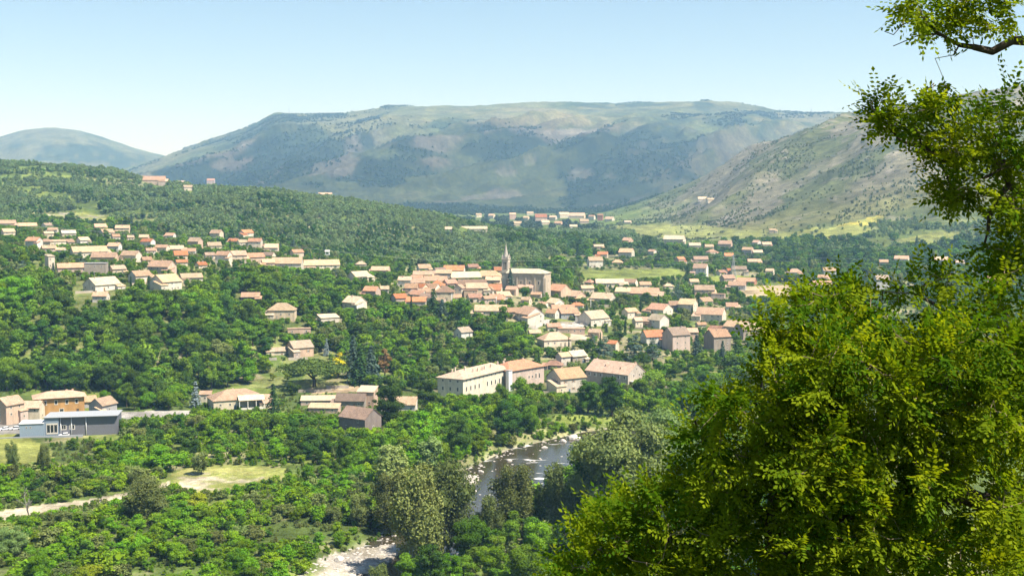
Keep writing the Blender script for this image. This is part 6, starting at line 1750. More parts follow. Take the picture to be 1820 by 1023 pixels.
def tree_label(px, top, hpx, wpx, sp):
    cx, cyy = px, top + hpx * .45
    d, mk = min((math.hypot((cx - a), (cyy - b) * 1.3), (a, b, t)) for a, b, t in MARKS)
    dx, dy = cx - mk[0], (cyy - mk[1]) * 1.3
    ang = math.degrees(math.atan2(-dy, dx)) % 360
    word = DIRW[int((ang + 22.5) // 45) % 8]
    far = 'just ' if d < 32 else ('' if d < 65 else ('some way ' if d < 110 else 'far '))
    size = 'large ' if hpx > 52 else ('small ' if hpx < 26 else '')
    shape = 'broad ' if wpx > hpx * 1.15 else ('slim ' if wpx < hpx * .78 else '')
    return '%s%s%s tree %s%s %s' % (size, shape, SPC[sp], far, word, mk[2])
for i in top:
    X, Y, Z, px, py, H, W, sp, zn = broad[i]
    lab, grp = ZLAB[zn]
    m_ = Y / FPX
    lab = tree_label(px, py - H / m_, H / m_, .74 * W / m_, sp)
    if H / m_ > 62 and sp + '_hi' in SPECIES: sp = sp + '_hi'
    place_tree('leafy_tree', sp, (X, Y, Z - .1), H / 10, W / 10, trnd.uniform(0, 6.28), lab, 'tree', grp, trnd.randint(0, 5))
topc, cntc = pick_visible(conif, 70)
for i in topc:
    X, Y, Z, px, py, H, W, sp, zn = conif[i]
    nm, lab, grp = SPLAB[sp]
    d_, dr_, mk_ = near_label(px, py - .4 * H * FPX / Y, MARKS + HMARKS)
    lab = '%s %s' % (lab.replace(' in a village garden', ''), ('just ' if d_ < 28 else '') + dr_ + ' ' + mk_)
    if zn == 'plain': lab, grp, nm = 'dark plain conifer ' + dr_ + ' ' + mk_, 'conifers of the plain', 'plain_conifer'
    place_tree(nm, sp, (X, Y, Z - .1), H * 1.15 / 10, W / 10, trnd.uniform(0, 6.28), lab, 'conifer', grp, trnd.randint(0, 5))

def mass(name, rows, label):
    rng = np.random.default_rng(abs(hash(name)) % 1000 if False else len(name))
    P = [(c[0], c[1], c[2] - .2) for c in rows]
    scl = [(c[6] / 10, c[6] / 10, c[5] / 10) for c in rows]
    rot = [(0, 0, rng.uniform(0, 6.28)) for c in rows]
    idx = [LOWI[LOWFOR[c[7]]][rng.integers(0, len(LOWI[LOWFOR[c[7]]]))] for c in rows]
    scatter(name, P, scl, rot, idx, LOW, label, 'woodland')
rest = [c for i, c in enumerate(broad) if i not in topset] + [c for i, c in enumerate(conif) if i not in set(topc)]
mass('valley_woodland', rest, 'dense green woodland filling the valley between houses and river')

def undergrowth():
    rng = np.random.default_rng(9)
    n = 16000
    Y = np.sqrt(rng.uniform(300 ** 2, 620 ** 2, n)); X = rng.uniform(-.46, .3, n) * Y; Z = height(X, Y)
    px, py = project(X, Y, Z)
    k = (river_dist(X, Y) > 1.5) & ~(in_poly(px, py, BAR) | in_poly(px, py, BAR2)) & (fbm(X / 7, Y / 7, 3, 301) > .40)
    for c in CLEAR[:6]: k &= ~in_poly(px, py, c)
    k &= ~((py < 790) & (py > 700) & (px < 230) & (py < 782))
    X, Y, Z = X[k], Y[k], Z[k]; n = len(X)
    h = rng.uniform(.08, .24, n); w = h * rng.uniform(.7, 1.2, n)
    q = fbm(X / 30, Y / 30, 3, 303) + rng.normal(size=n) * .12
    idx = np.where(q > .52, LOWI['olive'][0], np.where(q > .45, LOWI['bright'][1], LOWI['mid'][0]))
    scatter('undergrowth', np.stack([X, Y, Z - .1], 1), np.stack([w, w, h], 1), np.stack([np.zeros(n), np.zeros(n), rng.uniform(0, 6.28, n)], 1), idx, LOW, 'low bushes and brambles covering the riverside ground', 'undergrowth')
undergrowth()

def hill_wood():
    rng = np.random.default_rng(15)
    sp = 6.6
    ys = np.arange(930, 2080, sp); P = []
    X, Y = np.meshgrid(np.arange(-1000, 260, sp), ys)
    X = (X + rng.uniform(-.45, .45, X.shape) * sp).ravel(); Y = (Y + rng.uniform(-.45, .45, Y.shape) * sp).ravel()
    k = (X > -.48 * Y) & (X < .10 * Y); X, Y = X[k], Y[k]; Z = height(X, Y); px, py = project(X, Y, Z)
    edge = np.interp(px, [-400, 0, 100, 200, 320, 450, 600, 750, 870, 960, 1020], [408, 400, 398, 400, 420, 440, 462, 472, 480, 470, 440])
    top = np.interp(px, [-400, 1100], [200, 430])
    k = (py < edge + 6 * (fbm(X / 40, Y / 40, 2, 331) - .5)) & (px > -80)
    k &= ~((px > 930) & (py < 398))
    dens = fbm(X / 60, Y / 60, 4, 333)
    bare = np.interp(px, [-100, 60, 150, 260, 420, 600], [.33, .40, .42, .38, .28, .20])
    k &= dens > bare
    for c in (COVER[16][0], COVER[17][0]): k &= ~in_poly(px, py, c)
    for x0, x1, yt, yb, D, gap in HOUSES:
        if D > 1000: k &= ~((px > x0 - 2) & (px < x1 + 2) & (Y < D + 12) & (Y > D - 130) & (py < yb + 8))
    X, Y, Z = X[k], Y[k], Z[k]; n = len(X)
    h = rng.uniform(.5, 1.05, n) * (.65 + .7 * fbm(X / 45, Y / 45, 3, 335)); w = h * rng.uniform(.85, 1.2, n)
    idx = np.array(LOWI['hill'])[rng.integers(0, 3, n)]
    dk = (fbm(X / 70, Y / 70, 3, 337) > .62) & (rng.random(n) < .8)
    idx = np.where(dk, LOWI['darkfar'][0], idx)
    scatter('hill_woodland', np.stack([X, Y, Z - .2], 1), np.stack([w, w, h], 1), np.stack([np.zeros(n), np.zeros(n), rng.uniform(0, 6.28, n)], 1), idx, LOW, 'grey green woodland covering the long hill behind the left houses', 'woodland')
    return n
hill_wood()

def far_scrub():
    rng = np.random.default_rng(19)
    # grey slope to the right and the plain before it
    n = 26000
    Y = rng.uniform(1450, 3300, n); X = rng.uniform(.03, .46, n) * Y; Z = height(X, Y); px, py = project(X, Y, Z)
    band = fbm((X - .6 * Y) / 120, (Y + .6 * X) / 330, 4, 343)
    low_ = (Y < 1850) & (fbm(X / 110, Y / 60, 3, 345) > .52)
    k = (px > 1060) & ((band > .56) | low_ | (rng.random(n) < .09))
    for c in (COVER[19][0], COVER[20][0], COVER[21][0], COVER[22][0]): k &= ~(in_poly(px, py, c) & (rng.random(n) < .93))
    for x0, x1, yt, yb, D, gap in HOUSES:
        if D > 900: k &= ~((px > x0 - 2) & (px < x1 + 2) & (Y < D + 12) & (Y > D - 200) & (py < yb + 10))
    X, Y, Z, low_ = X[k], Y[k], Z[k], low_[k]; n = len(X)
    h = np.where(low_, rng.uniform(.4, .85, n), rng.uniform(.15, .5, n)); w = h * rng.uniform(.8, 1.3, n)
    idx = np.where(low_, LOWI['hill'][0], np.where(rng.random(n) < .3, LOWI['darkfar'][0], LOWI['scrub'][0]))
    scatter('slope_scrub', np.stack([X, Y, Z - .2], 1), np.stack([w, w, h], 1), np.stack([np.zeros(n), np.zeros(n), rng.uniform(0, 6.28, n)], 1), idx, LOW, 'scattered dark bushes and hedges on the bare grey slope', 'scrub')
    # distant forest on the plateau mountain and round the far village
    n = 120000
    Y = rng.uniform(2050, 7100, n); X = rng.uniform(-.44, .42, n) * Y; Z = height(X, Y); px, py = project(X, Y, Z)
    m1 = fbm(X / 420, Y / 420, 5, 101); f2 = np.where(Y > 3800, fbm((X - .9 * Y) / 150, (Y + .9 * X) / 520, 4, 347), fbm(X / 200, Y / 200, 4, 347))
    k = (m1 < .56) & (f2 > .40) & ~((px > 1060) & (Y < 3400))
    k &= ~((Y > 5350) & (f2 < .54))
    k &= ~((Y < 3300) & (f2 < .46))
    for (cx, cyy, rx, ry, col, st) in MOUNT:
        if col[0] > .12: k &= ~((np.hypot((px - cx) / rx, (py - cyy) / ry) < .9) & (rng.random(n) < .92))
    for x0, x1, yt, yb, D, gap in HOUSES:
        if D > 1700: k &= ~((px > x0 - 1) & (px < x1 + 1) & (Y < D + 15) & (Y > D - 400) & (py < yb + 9))
    X, Y, Z = X[k], Y[k], Z[k]; n = len(X)
    h = rng.uniform(.5, 1.1, n); w = h * rng.uniform(1.0, 1.6, n)
    scatter('mountain_forest', np.stack([X, Y, Z - .5], 1), np.stack([w, w, h], 1), np.stack([np.zeros(n), np.zeros(n), rng.uniform(0, 6.28, n)], 1), np.full(n, LOWI['far'][0]), LOW, 'distant forest on the flanks of the plateau mountain', 'forest')
far_scrub()
# ------------------------------------------------------------------ the two locust trees of the foreground
def at_px(px, row, Y):
    q = (CY - row) / FPX
    z = Y * (q * CP - SP) / (CP + q * SP)
    dep = Y * CP - z * SP
    return np.array([(px - CX) / FPX * dep, Y, z])

def locust(seed, trunk, limbs, clusters, label, leaves_per=7):
    """trunk and limbs as polylines of (px,row,distance,radius); clusters: (polygon, count, near, far, leaf density)"""
    rng = np.random.default_rng(seed)
    pos = []; par = []; rmin = []; own = []
    cur = [0]
    def chain(pl, start=-1, jit=.03):
        prev = start; last = None
        for i, (px, row, Y, r) in enumerate(pl):
            p = at_px(px, row, Y)
            if last is not None:
                d = np.linalg.norm(p - last[0]); n = max(1, int(d / .16))
            else: n = 1
            for k in range(1, n + 1):
                t = k / n
                if last is None: q, rr = p, r
                else:
                    q = last[0] * (1 - t) + p * t + (rng.normal(size=3) * jit if t < 1 else 0); rr = last[1] * (1 - t) + r * t
                pos.append(q); par.append(prev); rmin.append(rr); own.append(cur[0]); prev = len(pos) - 1
            last = (p, r)
        return prev
    def nearest(p, upto=None):
        A = np.array(pos); return int(np.argmin(np.sum((A - p) ** 2, 1)))
    # trunk stands in the ground
    t0 = at_px(*trunk[0][:3]); t0[2] = float(height(np.array([t0[0]]), np.array([t0[1]]))[0]) - .4
    pos.append(t0); par.append(-1); rmin.append(trunk[0][3] * 1.35); own.append(0)
    chain(trunk[0:], 0, .02)
    for li, pl in enumerate(limbs):
        cur[0] = li + 1; s = nearest(at_px(*pl[0][:3])); chain(pl[1:] if len(pl) > 1 else pl, s)
    n_limb = len(pos)
    # twig ends
    ends = []
    for poly, cnt, y0, y1, dens in clusters:
        xs = [p[0] for p in poly]; ys = [p[1] for p in poly]; k = 0
        while k < cnt:
            px = rng.uniform(min(xs), max(xs), 400); py = rng.uniform(min(ys), max(ys), 400)
            ok = in_poly(px, py, poly)
            for a, b in zip(px[ok], py[ok]):
                if k >= cnt: break
                ends.append((at_px(a, b, rng.uniform(y0, y1)), dens)); k += 1
    A = np.array(pos)
    ends.sort(key=lambda e: float(np.min(np.sum((A - e[0]) ** 2, 1))))
    tw = []
    kd = None; since = 0
    for e, dens in ends:
        if kd is None or since > 25:
            kd = kdtree.KDTree(len(pos))
            for i, p in enumerate(pos): kd.insert(p, i)
            kd.balance(); since = 0
        co, i, d = kd.find(e); since += 1
        a = pos[i]; n = max(2, int(d / .10)); prev = i
        side = rng.normal(size=3) * .10 * d
        path = []
        for k in range(1, n + 1):
            t = k / n
            q = a * (1 - t) + e * t + side * math.sin(math.pi * t) + np.array([0, 0, -.10 * d * math.sin(math.pi * t)]) + rng.normal(size=3) * .008
            pos.append(q); par.append(prev); rmin.append(0.0); own.append(own[prev]); prev = len(pos) - 1; path.append(prev)
        tw.append((path, dens, a))
    N = len(pos); P = np.array(pos)
    w = np.zeros(N)
    haschild = np.zeros(N, bool)
    for i in range(N):
        if par[i] >= 0: haschild[par[i]] = True
    for i in range(N - 1, -1, -1):
        if not haschild[i]: w[i] += 1
        if par[i] >= 0: w[par[i]] += w[i]
    rad = np.maximum(.0028 * w ** .42, np.array(rmin))
    # woody mesh: one tapered prism per segment
    root = empty('locust_tree', tuple(pos[0]))
    def wood(sel, name, mat, sides):
        V = []; F = []
        for i in sel:
            j = par[i]
            if j < 0: continue
            a, b = P[j], P[i]; t = b - a; L = np.linalg.norm(t)
            if L < 1e-5: continue
            t = t / L; u = np.cross(t, [.12, .33, .93]); u /= np.linalg.norm(u) + 1e-9; v = np.cross(t, u)
            ra = min(rad[j], rad[i] * 1.25); rb = rad[i]; b0 = len(V)
            for (c, r) in ((a - t * ra * .3, ra), (b + t * rb * .3, rb)):
                for k in range(sides):
                    an = 2 * math.pi * k / sides; V.append(c + (u * math.cos(an) + v * math.sin(an)) * r)
            for k in range(sides):
                k2 = (k + 1) % sides; F.append((b0 + k, b0 + k2, b0 + sides + k2, b0 + sides + k))
        V = np.array(V) - P[0]
        return link(name, mesh_np(name, V, np.array(F), [mat], smooth=True), root)
    thick = [i for i in range(1, N) if i < n_limb or rad[i] >= .012]
    wood([i for i in thick if own[i] == 0], 'trunk', M['bark_locust'], 9)
    for li in range(len(limbs)):
        sel = [i for i in thick if own[i] == li + 1]
        if sel: wood(sel, 'limb', M['bark_locust'], 7)
    ts = set(thick)
    tg = wood([i for i in range(1, N) if i not in ts], 'twigs', M['twig'], 4); tg['kind'] = 'stuff'
    # compound leaves
    B = []; D = []; T = []; Ln = []
    for path, dens, a in tw:
        tone = np.clip(.42 + rng.normal() * .32, 0, 1)
        m = max(2, int(round(leaves_per * dens * rng.uniform(.7, 1.3))))
        lo = int(len(path) * .45)
        for k in range(m):
            i = path[min(len(path) - 1, int(lo + (len(path) - lo) * rng.random() ** .7))]
            tdir = P[i] - P[par[i]]; tdir = tdir / (np.linalg.norm(tdir) + 1e-9)
            d = tdir * .9 + rng.normal(size=3) * .5 + np.array([-.15, 0, .0]); d /= np.linalg.norm(d)
            B.append(P[i] + rng.normal(size=3) * .012); D.append(d); T.append(np.clip(tone + rng.normal() * .16, 0, 1)); Ln.append(rng.uniform(.16, .30))
    B = np.array(B); D = np.array(D); T = np.array(T); Ln = np.array(Ln); n = len(B)
    up = np.array([.25, -.15, 1.0]) + rng.normal(size=(n, 3)) * .35
    S = np.cross(D, up); S /= np.linalg.norm(S, axis=1, keepdims=True) + 1e-9
    U = np.cross(S, D)
    quads = []; tints = []
    pairs = 5
    for k in range(pairs):
        f = (k + 1.0) / (pairs + .6)
        c = B + D * (Ln * f)[:, None] - U * (Ln * .12 * f * f)[:, None]
        for s in (-1, 1):
            ll = (.052 + .022 * rng.random(n)) * (1 - .25 * f); ww = ll * .27
            ax = S * s * .88 + D * .42 - U * (.18 + .25 * rng.random(n))[:, None]; ax /= np.linalg.norm(ax, axis=1, keepdims=True)
            nr = U + rng.normal(size=(n, 3)) * .35; sd = np.cross(ax, nr); sd /= np.linalg.norm(sd, axis=1, keepdims=True)
            b = c + ax * .004
            quads.append(np.stack([b, b + ax * (ll * .5)[:, None] + sd * ww[:, None], b + ax * ll[:, None], b + ax * (ll * .5)[:, None] - sd * ww[:, None]], 1))
            tints.append(np.clip(T + rng.normal(size=n) * .08, 0, 1))
    ll = .062; b = B + D * Ln[:, None] - U * (Ln * .12)[:, None]
    quads.append(np.stack([b, b + D * ll * .5 + S * ll * .3, b + D * ll, b + D * ll * .5 - S * ll * .3], 1)); tints.append(T)
    Q = np.concatenate(quads).reshape(-1, 3) - P[0]; tt = np.concatenate(tints)
    me = mesh_np('crown', Q, np.arange(len(Q)).reshape(-1, 4), [M['leaf_locust']])
    at = me.attributes.new('tint', 'FLOAT', 'FACE'); at.data.foreach_set('value', tt.astype(np.float32))
    c = link('crown', me, root); c['kind'] = 'stuff'
    tag(root, label, 'tree')

locust(51,
    [(2105, 1500, 12.6, .24), (2060, 1150, 12.5, .21), (2010, 880, 12.4, .19), (1985, 620, 12.3, .16), (1955, 380, 12.2, .13), (1925, 140, 12.1, .105), (1910, -80, 12.0, .07), (1890, -260, 11.8, .03)],
    [[(2010, 880, 12.4, .14), (1900, 862, 12.0, .12), (1820, 872, 11.7, .105), (1745, 893, 11.4, .095), (1690, 878, 11.3, .075), (1620, 872, 11.2, .065), (1550, 905, 11.0, .05), (1470, 935, 10.8, .035), (1390, 985, 10.7, .02)],
     [(1745, 893, 11.4, .07), (1690, 855, 11.2, .06), (1672, 822, 11.1, .05), (1640, 770, 11.0, .03), (1560, 730, 10.8, .018)],
     [(1990, 740, 12.3, .08), (1880, 725, 11.9, .06), (1790, 722, 11.6, .05), (1700, 700, 11.4, .035), (1610, 690, 11.2, .02), (1520, 640, 11.0, .012)],
     [(1980, 560, 12.2, .07), (1880, 560, 12.0, .05), (1780, 590, 11.8, .035), (1690, 560, 11.6, .02), (1620, 520, 11.5, .012)],
     [(1955, 380, 12.2, .075), (1880, 350, 12.0, .06), (1822, 345, 11.9, .05), (1794, 328, 11.8, .042), (1786, 290, 11.8, .036), (1738, 279, 11.7, .03), (1690, 293, 11.6, .026), (1668, 276, 11.6, .022), (1640, 262, 11.5, .018), (1600, 250, 11.4, .013), (1577, 222, 11.4, .009), (1548, 188, 11.4, .005)],
     [(1640, 262, 11.5, .012), (1626, 225, 11.4, .009), (1630, 195, 11.4, .007), (1642, 165, 11.3, .005), (1660, 148, 11.3, .004)],
     [(1794, 328, 11.8, .03), (1772, 352, 11.7, .026), (1758, 385, 11.6, .02), (1756, 410, 11.6, .016), (1748, 440, 11.5, .01)],
     [(1786, 300, 11.7, .02), (1772, 306, 11.6, .016), (1748, 317, 11.6, .013), (1733, 305, 11.5, .009), (1728, 292, 11.5, .006)],
     [(1668, 276, 11.6, .016), (1676, 300, 11.5, .012), (1690, 325, 11.4, .008), (1700, 345, 11.4, .005)],
     [(1925, 140, 12.1, .07), (1860, 80, 11.9, .055), (1800, 72, 11.8, .042), (1732, 84, 11.7, .03), (1705, 80, 11.7, .022), (1669, 60, 11.6, .015), (1630, 64, 11.6, .009), (1588, 82, 11.5, .004)],
     [(1669, 60, 11.6, .009), (1640, 30, 11.5, .007), (1604, 44, 11.5, .005), (1588, 62, 11.4, .004), (1572, 56, 11.4, .003)],
     [(1705, 80, 11.7, .010), (1695, 98, 11.6, .007), (1662, 104, 11.5, .003)],
     [(1910, -60, 12.0, .04), (1820, -60, 11.8, .03), (1720, -30, 11.7, .02), (1640, -20, 11.6, .01)]],
    [([(1598, -30), (1830, -30), (1830, 60), (1760, 62), (1715, 40), (1650, 35), (1605, 35)], 30, 11.2, 12.3, 1.5),
     ([(1645, 30), (1720, 50), (1740, 75), (1690, 72), (1650, 50)], 12, 11.4, 11.9, .7),
     ([(1540, 168), (1560, 165), (1600, 215), (1590, 232), (1560, 215)], 13, 11.3, 11.6, .9),
     ([(1560, 190), (1615, 200), (1600, 238), (1575, 225)], 8, 11.3, 11.6, .8),
     ([(1615, 190), (1655, 142), (1705, 142), (1690, 190), (1650, 250), (1625, 235)], 17, 11.1, 11.8, 1.0),
     ([(1690, 160), (1760, 150), (1830, 165), (1830, 300), (1770, 290), (1700, 270), (1670, 250)], 36, 11.0, 12.2, 1.2),
     ([(1640, 255), (1700, 260), (1720, 290), (1690, 298), (1650, 275)], 20, 11.2, 11.9, .8),
     ([(1660, 322), (1715, 322), (1738, 345), (1700, 362), (1665, 352)], 18, 11.2, 11.6, 1.1),
     ([(1785, 270), (1830, 250), (1830, 470), (1755, 470), (1740, 430), (1760, 400), (1780, 340)], 36, 10.9, 12.0, 1.3),
     ([(1500, 505), (1560, 505), (1620, 475), (1700, 480), (1740, 455), (1830, 430), (1830, 580), (1480, 580)], 46, 10.6, 12.6, 1.3),
     ([(1430, 590), (1830, 570), (1830, 760), (1400, 760)], 210, 9.8, 12.8, 1.9),
     ([(1400, 760), (1830, 740), (1830, 1060), (1380, 1060)], 300, 9.8, 13.0, 2.2),
     ([(1900, -260), (2260, -260), (2280, 560), (1900, 560)], 300, 10.4, 13.4, 1.8),  # crown part out of view on the right, placed to shade the lower right
     ([(1500, 380), (1830, 200), (1830, 520), (1560, 520)], 0, 10, 12, 1.0)],
    'nearest locust tree with feathery leaves, its dark limbs reaching in from the picture edge')
locust(52,
    [(1330, 1500, 12.0, .17), (1345, 1250, 11.9, .15), (1360, 1080, 11.8, .12), (1375, 940, 11.7, .09), (1395, 800, 11.6, .065), (1410, 690, 11.5, .045), (1415, 620, 11.4, .025), (1408, 575, 11.4, .012)],
    [[(1360, 1080, 11.8, .06), (1290, 1010, 11.5, .045), (1210, 960, 11.2, .03), (1130, 950, 11.0, .018), (1050, 985, 10.8, .008)],
     [(1375, 940, 11.7, .05), (1320, 870, 11.5, .04), (1270, 800, 11.3, .028), (1240, 770, 11.2, .016), (1235, 745, 11.1, .008)],
     [(1395, 800, 11.6, .04), (1350, 730, 11.4, .03), (1340, 715, 11.3, .018), (1355, 680, 11.2, .009)],
     [(1410, 690, 11.5, .03), (1460, 620, 11.3, .02), (1485, 580, 11.2, .012), (1492, 545, 11.2, .006)],
     [(1345, 1250, 11.9, .06), (1230, 1120, 11.4, .04), (1120, 1060, 11.0, .02), (1030, 1030, 10.8, .009)],
     [(1370, 990, 11.7, .05), (1440, 900, 11.3, .035), (1500, 830, 11.0, .02), (1540, 770, 10.9, .01)]],
    [([(985, 1030), (1010, 975), (1060, 910), (1110, 905), (1180, 950), (1260, 1000), (1300, 1060), (985, 1060)], 70, 10.3, 11.8, 1.8),
     ([(1060, 910), (1120, 880), (1200, 820), (1215, 755), (1250, 710), (1330, 680), (1420, 720), (1440, 1060), (1260, 1010), (1150, 950)], 165, 10.2, 12.2, 1.8),
     ([(1330, 680), (1345, 625), (1420, 590), (1520, 600), (1520, 800), (1430, 800)], 60, 10.4, 11.9, 1.6),
     ([(1350, 620), (1350, 575), (1372, 535), (1440, 515), (1500, 495), (1530, 525), (1520, 620), (1420, 620), (1400, 585), (1385, 620)], 40, 10.8, 11.7, 1.2),
     ([(1440, 800), (1540, 780), (1560, 1060), (1430, 1060)], 55, 9.8, 11.6, 1.8)],
    'sunlit yellow green locust tree filling the lower foreground left of the nearest one')
# ------------------------------------------------------------------ small things
def boulders():
    def rock(seed, sub=2):
        bm = bmesh.new(); bmesh.ops.create_icosphere(bm, subdivisions=sub, radius=1.0)
        rnd = random.Random(seed)
        ax = [Vector((rnd.uniform(-1, 1), rnd.uniform(-1, 1), rnd.uniform(-1, 1))).normalized() for _ in range(9)]
        for v in bm.verts:
            d = 1.0
            for a in ax:
                k = v.co.dot(a)
                if k > .72: v.co -= a * (k - .72) * .9
            v.co.x *= 1.25; v.co.z *= .7
        me = bpy.data.meshes.new('boulder'); bm.to_mesh(me); bm.free(); me.materials.append(M['stone_pale']); return me
    ms = [rock(1), rock(2), rock(3)]
    spots = [(1020, 779, 2.6, 'large white boulder at the upper bend of the river'), (1001, 784, 1.7, 'white boulder left of the large one at the upper bend'), (968, 795, 1.3, 'white boulder at the tip of the far bank'),
             (868, 915, 1.8, 'pale boulder in the dark pool below the overhanging willow'), (826, 860, 1.6, 'white boulder on the gravel spit in the river'), (842, 872, 1.2, 'small white boulder in front of the one on the gravel spit'),
             (855, 838, 1.3, 'pale boulder on the water edge above the gravel spit'), (905, 818, 1.2, 'pale boulder on the far bank left of the rapids'), (604, 1000, 1.6, 'white boulder on the gravel bar at the lower picture edge'), (985, 848, 1.5, 'boulder in the rapids beside the overhanging trees')]
    for i, (px, row, s, lab) in enumerate(spots):
        x, y = ray_z(px, row, RIVER_Z)
        z = max(float(height(np.array([x]), np.array([y]))[0]), RIVER_Z - .3)
        o = link('boulder', ms[i % 3], None, (x, y, z + .15 * s), (.1, .1, i * 1.3), (s, s, s)); tag(o, lab, 'boulder')
    src = bpy.data.collections.new('stone_sources')
    for i in range(3):
        ob = bpy.data.objects.new('%02d_stone' % i, rock(10 + i, 1)); src.objects.link(ob)
    rng = np.random.default_rng(3); P = []
    n = 14000
    Y = rng.uniform(300, 560, n); X = rng.uniform(-.22, .1, n) * Y
    d = river_dist(X, Y); px, py = project(X, Y, np.full(n, -102.5))
    bar = in_poly(px, py, BAR) | in_poly(px, py, BAR2)
    k = (bar & (rng.random(n) < .8)) | ((d > -2.5) & (d < 3.0) & (rng.random(n) < .45)) | ((d < -2.5) & (fbm(X / 9, Y / 9, 3, 501) > .63) & (rng.random(n) < .22))
    X, Y = X[k], Y[k]; Z = np.maximum(height(X, Y), RIVER_Z - .1); n = len(X)
    s = rng.uniform(.15, .6, n) ** 1.3 * 1.3
    scatter('river_stones', np.stack([X, Y, Z], 1), np.stack([s, s, s * .8], 1), np.stack([np.zeros(n), np.zeros(n), rng.uniform(0, 6.28, n)], 1), rng.integers(0, 3, n), src, 'pale cobbles on the gravel bars and along the river banks', 'stones')
boulders()

def car(px, row, yaw, col, label, group=None):
    g = ground(px, row); az = math.atan2(g.x, g.y)
    t = empty('parked_car', g, -az + R(yaw))
    def sec(pts, w, name, mat, c=None):
        mb = MB(); mb.prism([(x, z) for x, z in pts], -w / 2, w / 2)
        return link(name, mb.mesh(name, [mat]), t, (0, 0, 0), (0, 0, math.pi / 2), col=c)
    sec([(-2.1, .3), (2.1, .3), (2.15, .75), (1.2, .95), (-2.0, 1.0), (-2.15, .6)], 1.75, 'body', M['paint'], col)
    sec([(-1.9, 1.002), (1.0, .97), (.45, 1.45), (-1.6, 1.48)], 1.58, 'window', M['glass'])
    sec([(-1.55, 1.482), (.42, 1.452), (.35, 1.50), (-1.5, 1.53)], 1.5, 'roof', M['paint'], col)
    for x in (-1.3, 1.35):
        for y in (-.8, .8):
            mb = MB(); mb.tube([(x, y - .1, .32), (x, y + .1, .32)], .32, 12); w = link('wheel', mb.mesh('wheel', [M['tyre']], False), t)
    tag(t, label, 'car', group)
car(8, 764, 10, (.75, .75, .76), 'white car parked at the picture edge in front of the peach house')
car(27, 763, 5, (.62, .63, .65), 'silver car parked between the peach house and the workshop')
car(36, 758, 80, (.12, .13, .15), 'dark car parked nose on beside the workshop corner')
car(114, 775, 0, (.80, .80, .80), 'white car parked against the dark side of the workshop')
HOUSES.append((0, 40, 752, 768, 500, 0)); 

def lattice_pylon(px, row, hpx, label):
    g = ground(px, row); m = (g.y * CP - g.z * SP) / FPX; h = hpx * m
    t = empty('pylon', g, .3)
    b = h * .11
    for sx in (-1, 1):
        for sy in (-1, 1):
            mb = MB(); mb.tube([(sx * b, sy * b, -.5), (sx * b * .35, sy * b * .35, h * .62), (sx * .15, sy * .15, h)], .14, 4); link('leg', mb.mesh('leg', [M['steel']]), t)
    mb = MB()
    lv = [0, .14, .27, .39, .5, .6, .69, .78, .87, .96]
    wid = lambda q: b * (1 - .65 * min(1, q / .62)) if q < .62 else b * .35 * (1 - (q - .62) / .38) + .15
    for i in range(len(lv) - 1):
        w0, w1 = wid(lv[i]), wid(lv[i + 1]); z0, z1 = lv[i] * h, lv[i + 1] * h
        for s in (-1, 1):
            mb.tube([(-w0, s * w0, z0), (w1, s * w1, z1)], .07, 4); mb.tube([(w0, s * w0, z0), (-w1, s * w1, z1)], .07, 4)
            mb.tube([(s * w0, -w0, z0), (s * w1, w1, z1)], .07, 4); mb.tube([(s * w0, w0, z0), (s * w1, -w1, z1)], .07, 4)
    link('bracing', mb.mesh('bracing', [M['steel']]), t)
    for z, w in ((.70, .22), (.83, .18), (.94, .12)):
        mb = MB(); mb.tube([(-w * h, 0, z * h), (0, 0, z * h + .5), (w * h, 0, z * h)], .11, 4); mb.tube([(-w * h, 0, z * h), (w * h, 0, z * h)], .09, 4); link('cross_arm', mb.mesh('cross_arm', [M['steel']]), t)
    tag(t, label, 'pylon')
    return g, h
pg, ph = lattice_pylon(1303, 494, 42, 'grey lattice power pylon among the houses at the foot of the plain')
def wire(pts, label, sag=4.0, r=.035):
    mb = MB(); P = []
    for (a, b) in zip(pts[:-1], pts[1:]):
        for k in range(25):
            t = k / 24; q = a.lerp(b, t); q.z -= sag * 4 * t * (1 - t) * ((b - a).length / 400); P.append(q)
    mb.tube(P, r, 4)
    tag(link('power_line', mb.mesh('power_line', [M['cable']])), label, 'cable')
P0 = Vector(at_px(-60, 392, 800.0)); P1 = Vector(at_px(420, 424, 900.0)); P2 = Vector(at_px(760, 462, 1000.0)); P3 = Vector(at_px(1303, 452, pg.y)); P4 = Vector(at_px(1900, 462, 1000.0))
wire([P0, P1, P2, P3, P4], 'thin upper power cable crossing the whole valley to the pylon', 3.0)
Q0 = [Vector(at_px(x, y, d)) for x, y, d in ((760, 470, 1000), (1050, 474, 1010), (1303, 459, pg.y), (1900, 470, 1000))]
wire(Q0, 'thin lower power cable between the church and the pylon', 3.0)

def bell_post():
    g = ground(582, 466); m = (g.y * CP - g.z * SP) / FPX; h = 22 * m
    t = empty('bell_turret', g, 0)
    mb = MB(); mb.box(-.9, .9, -.9, .9, -1, h * .62); link('shaft', mb.mesh('shaft', [M['paint']]), t, col=(.72, .70, .66))
    mb = MB(); mb.box(-2.2, 2.2, -1.2, 1.2, h * .62, h * .66); link('platform', mb.mesh('platform', [M['paint']]), t, col=(.75, .74, .7))
    for sx in (-1, 1):
        mb = MB(); mb.box(sx * 1.6 - .25, sx * 1.6 + .25, -.6, .6, h * .66, h * .86); link('pier', mb.mesh('pier', [M['paint']]), t, col=(.75, .74, .7))
    mb = MB(); mb.prism([(-1.3, h * .86), (1.3, h * .86), (0, h)], -2.2, 2.2); link('roof', mb.mesh('roof', [M['paint']]), t, col=(.6, .55, .5))
    tag(t, 'slim white turret with an open top rising over the long row house', 'turret')
bell_post()

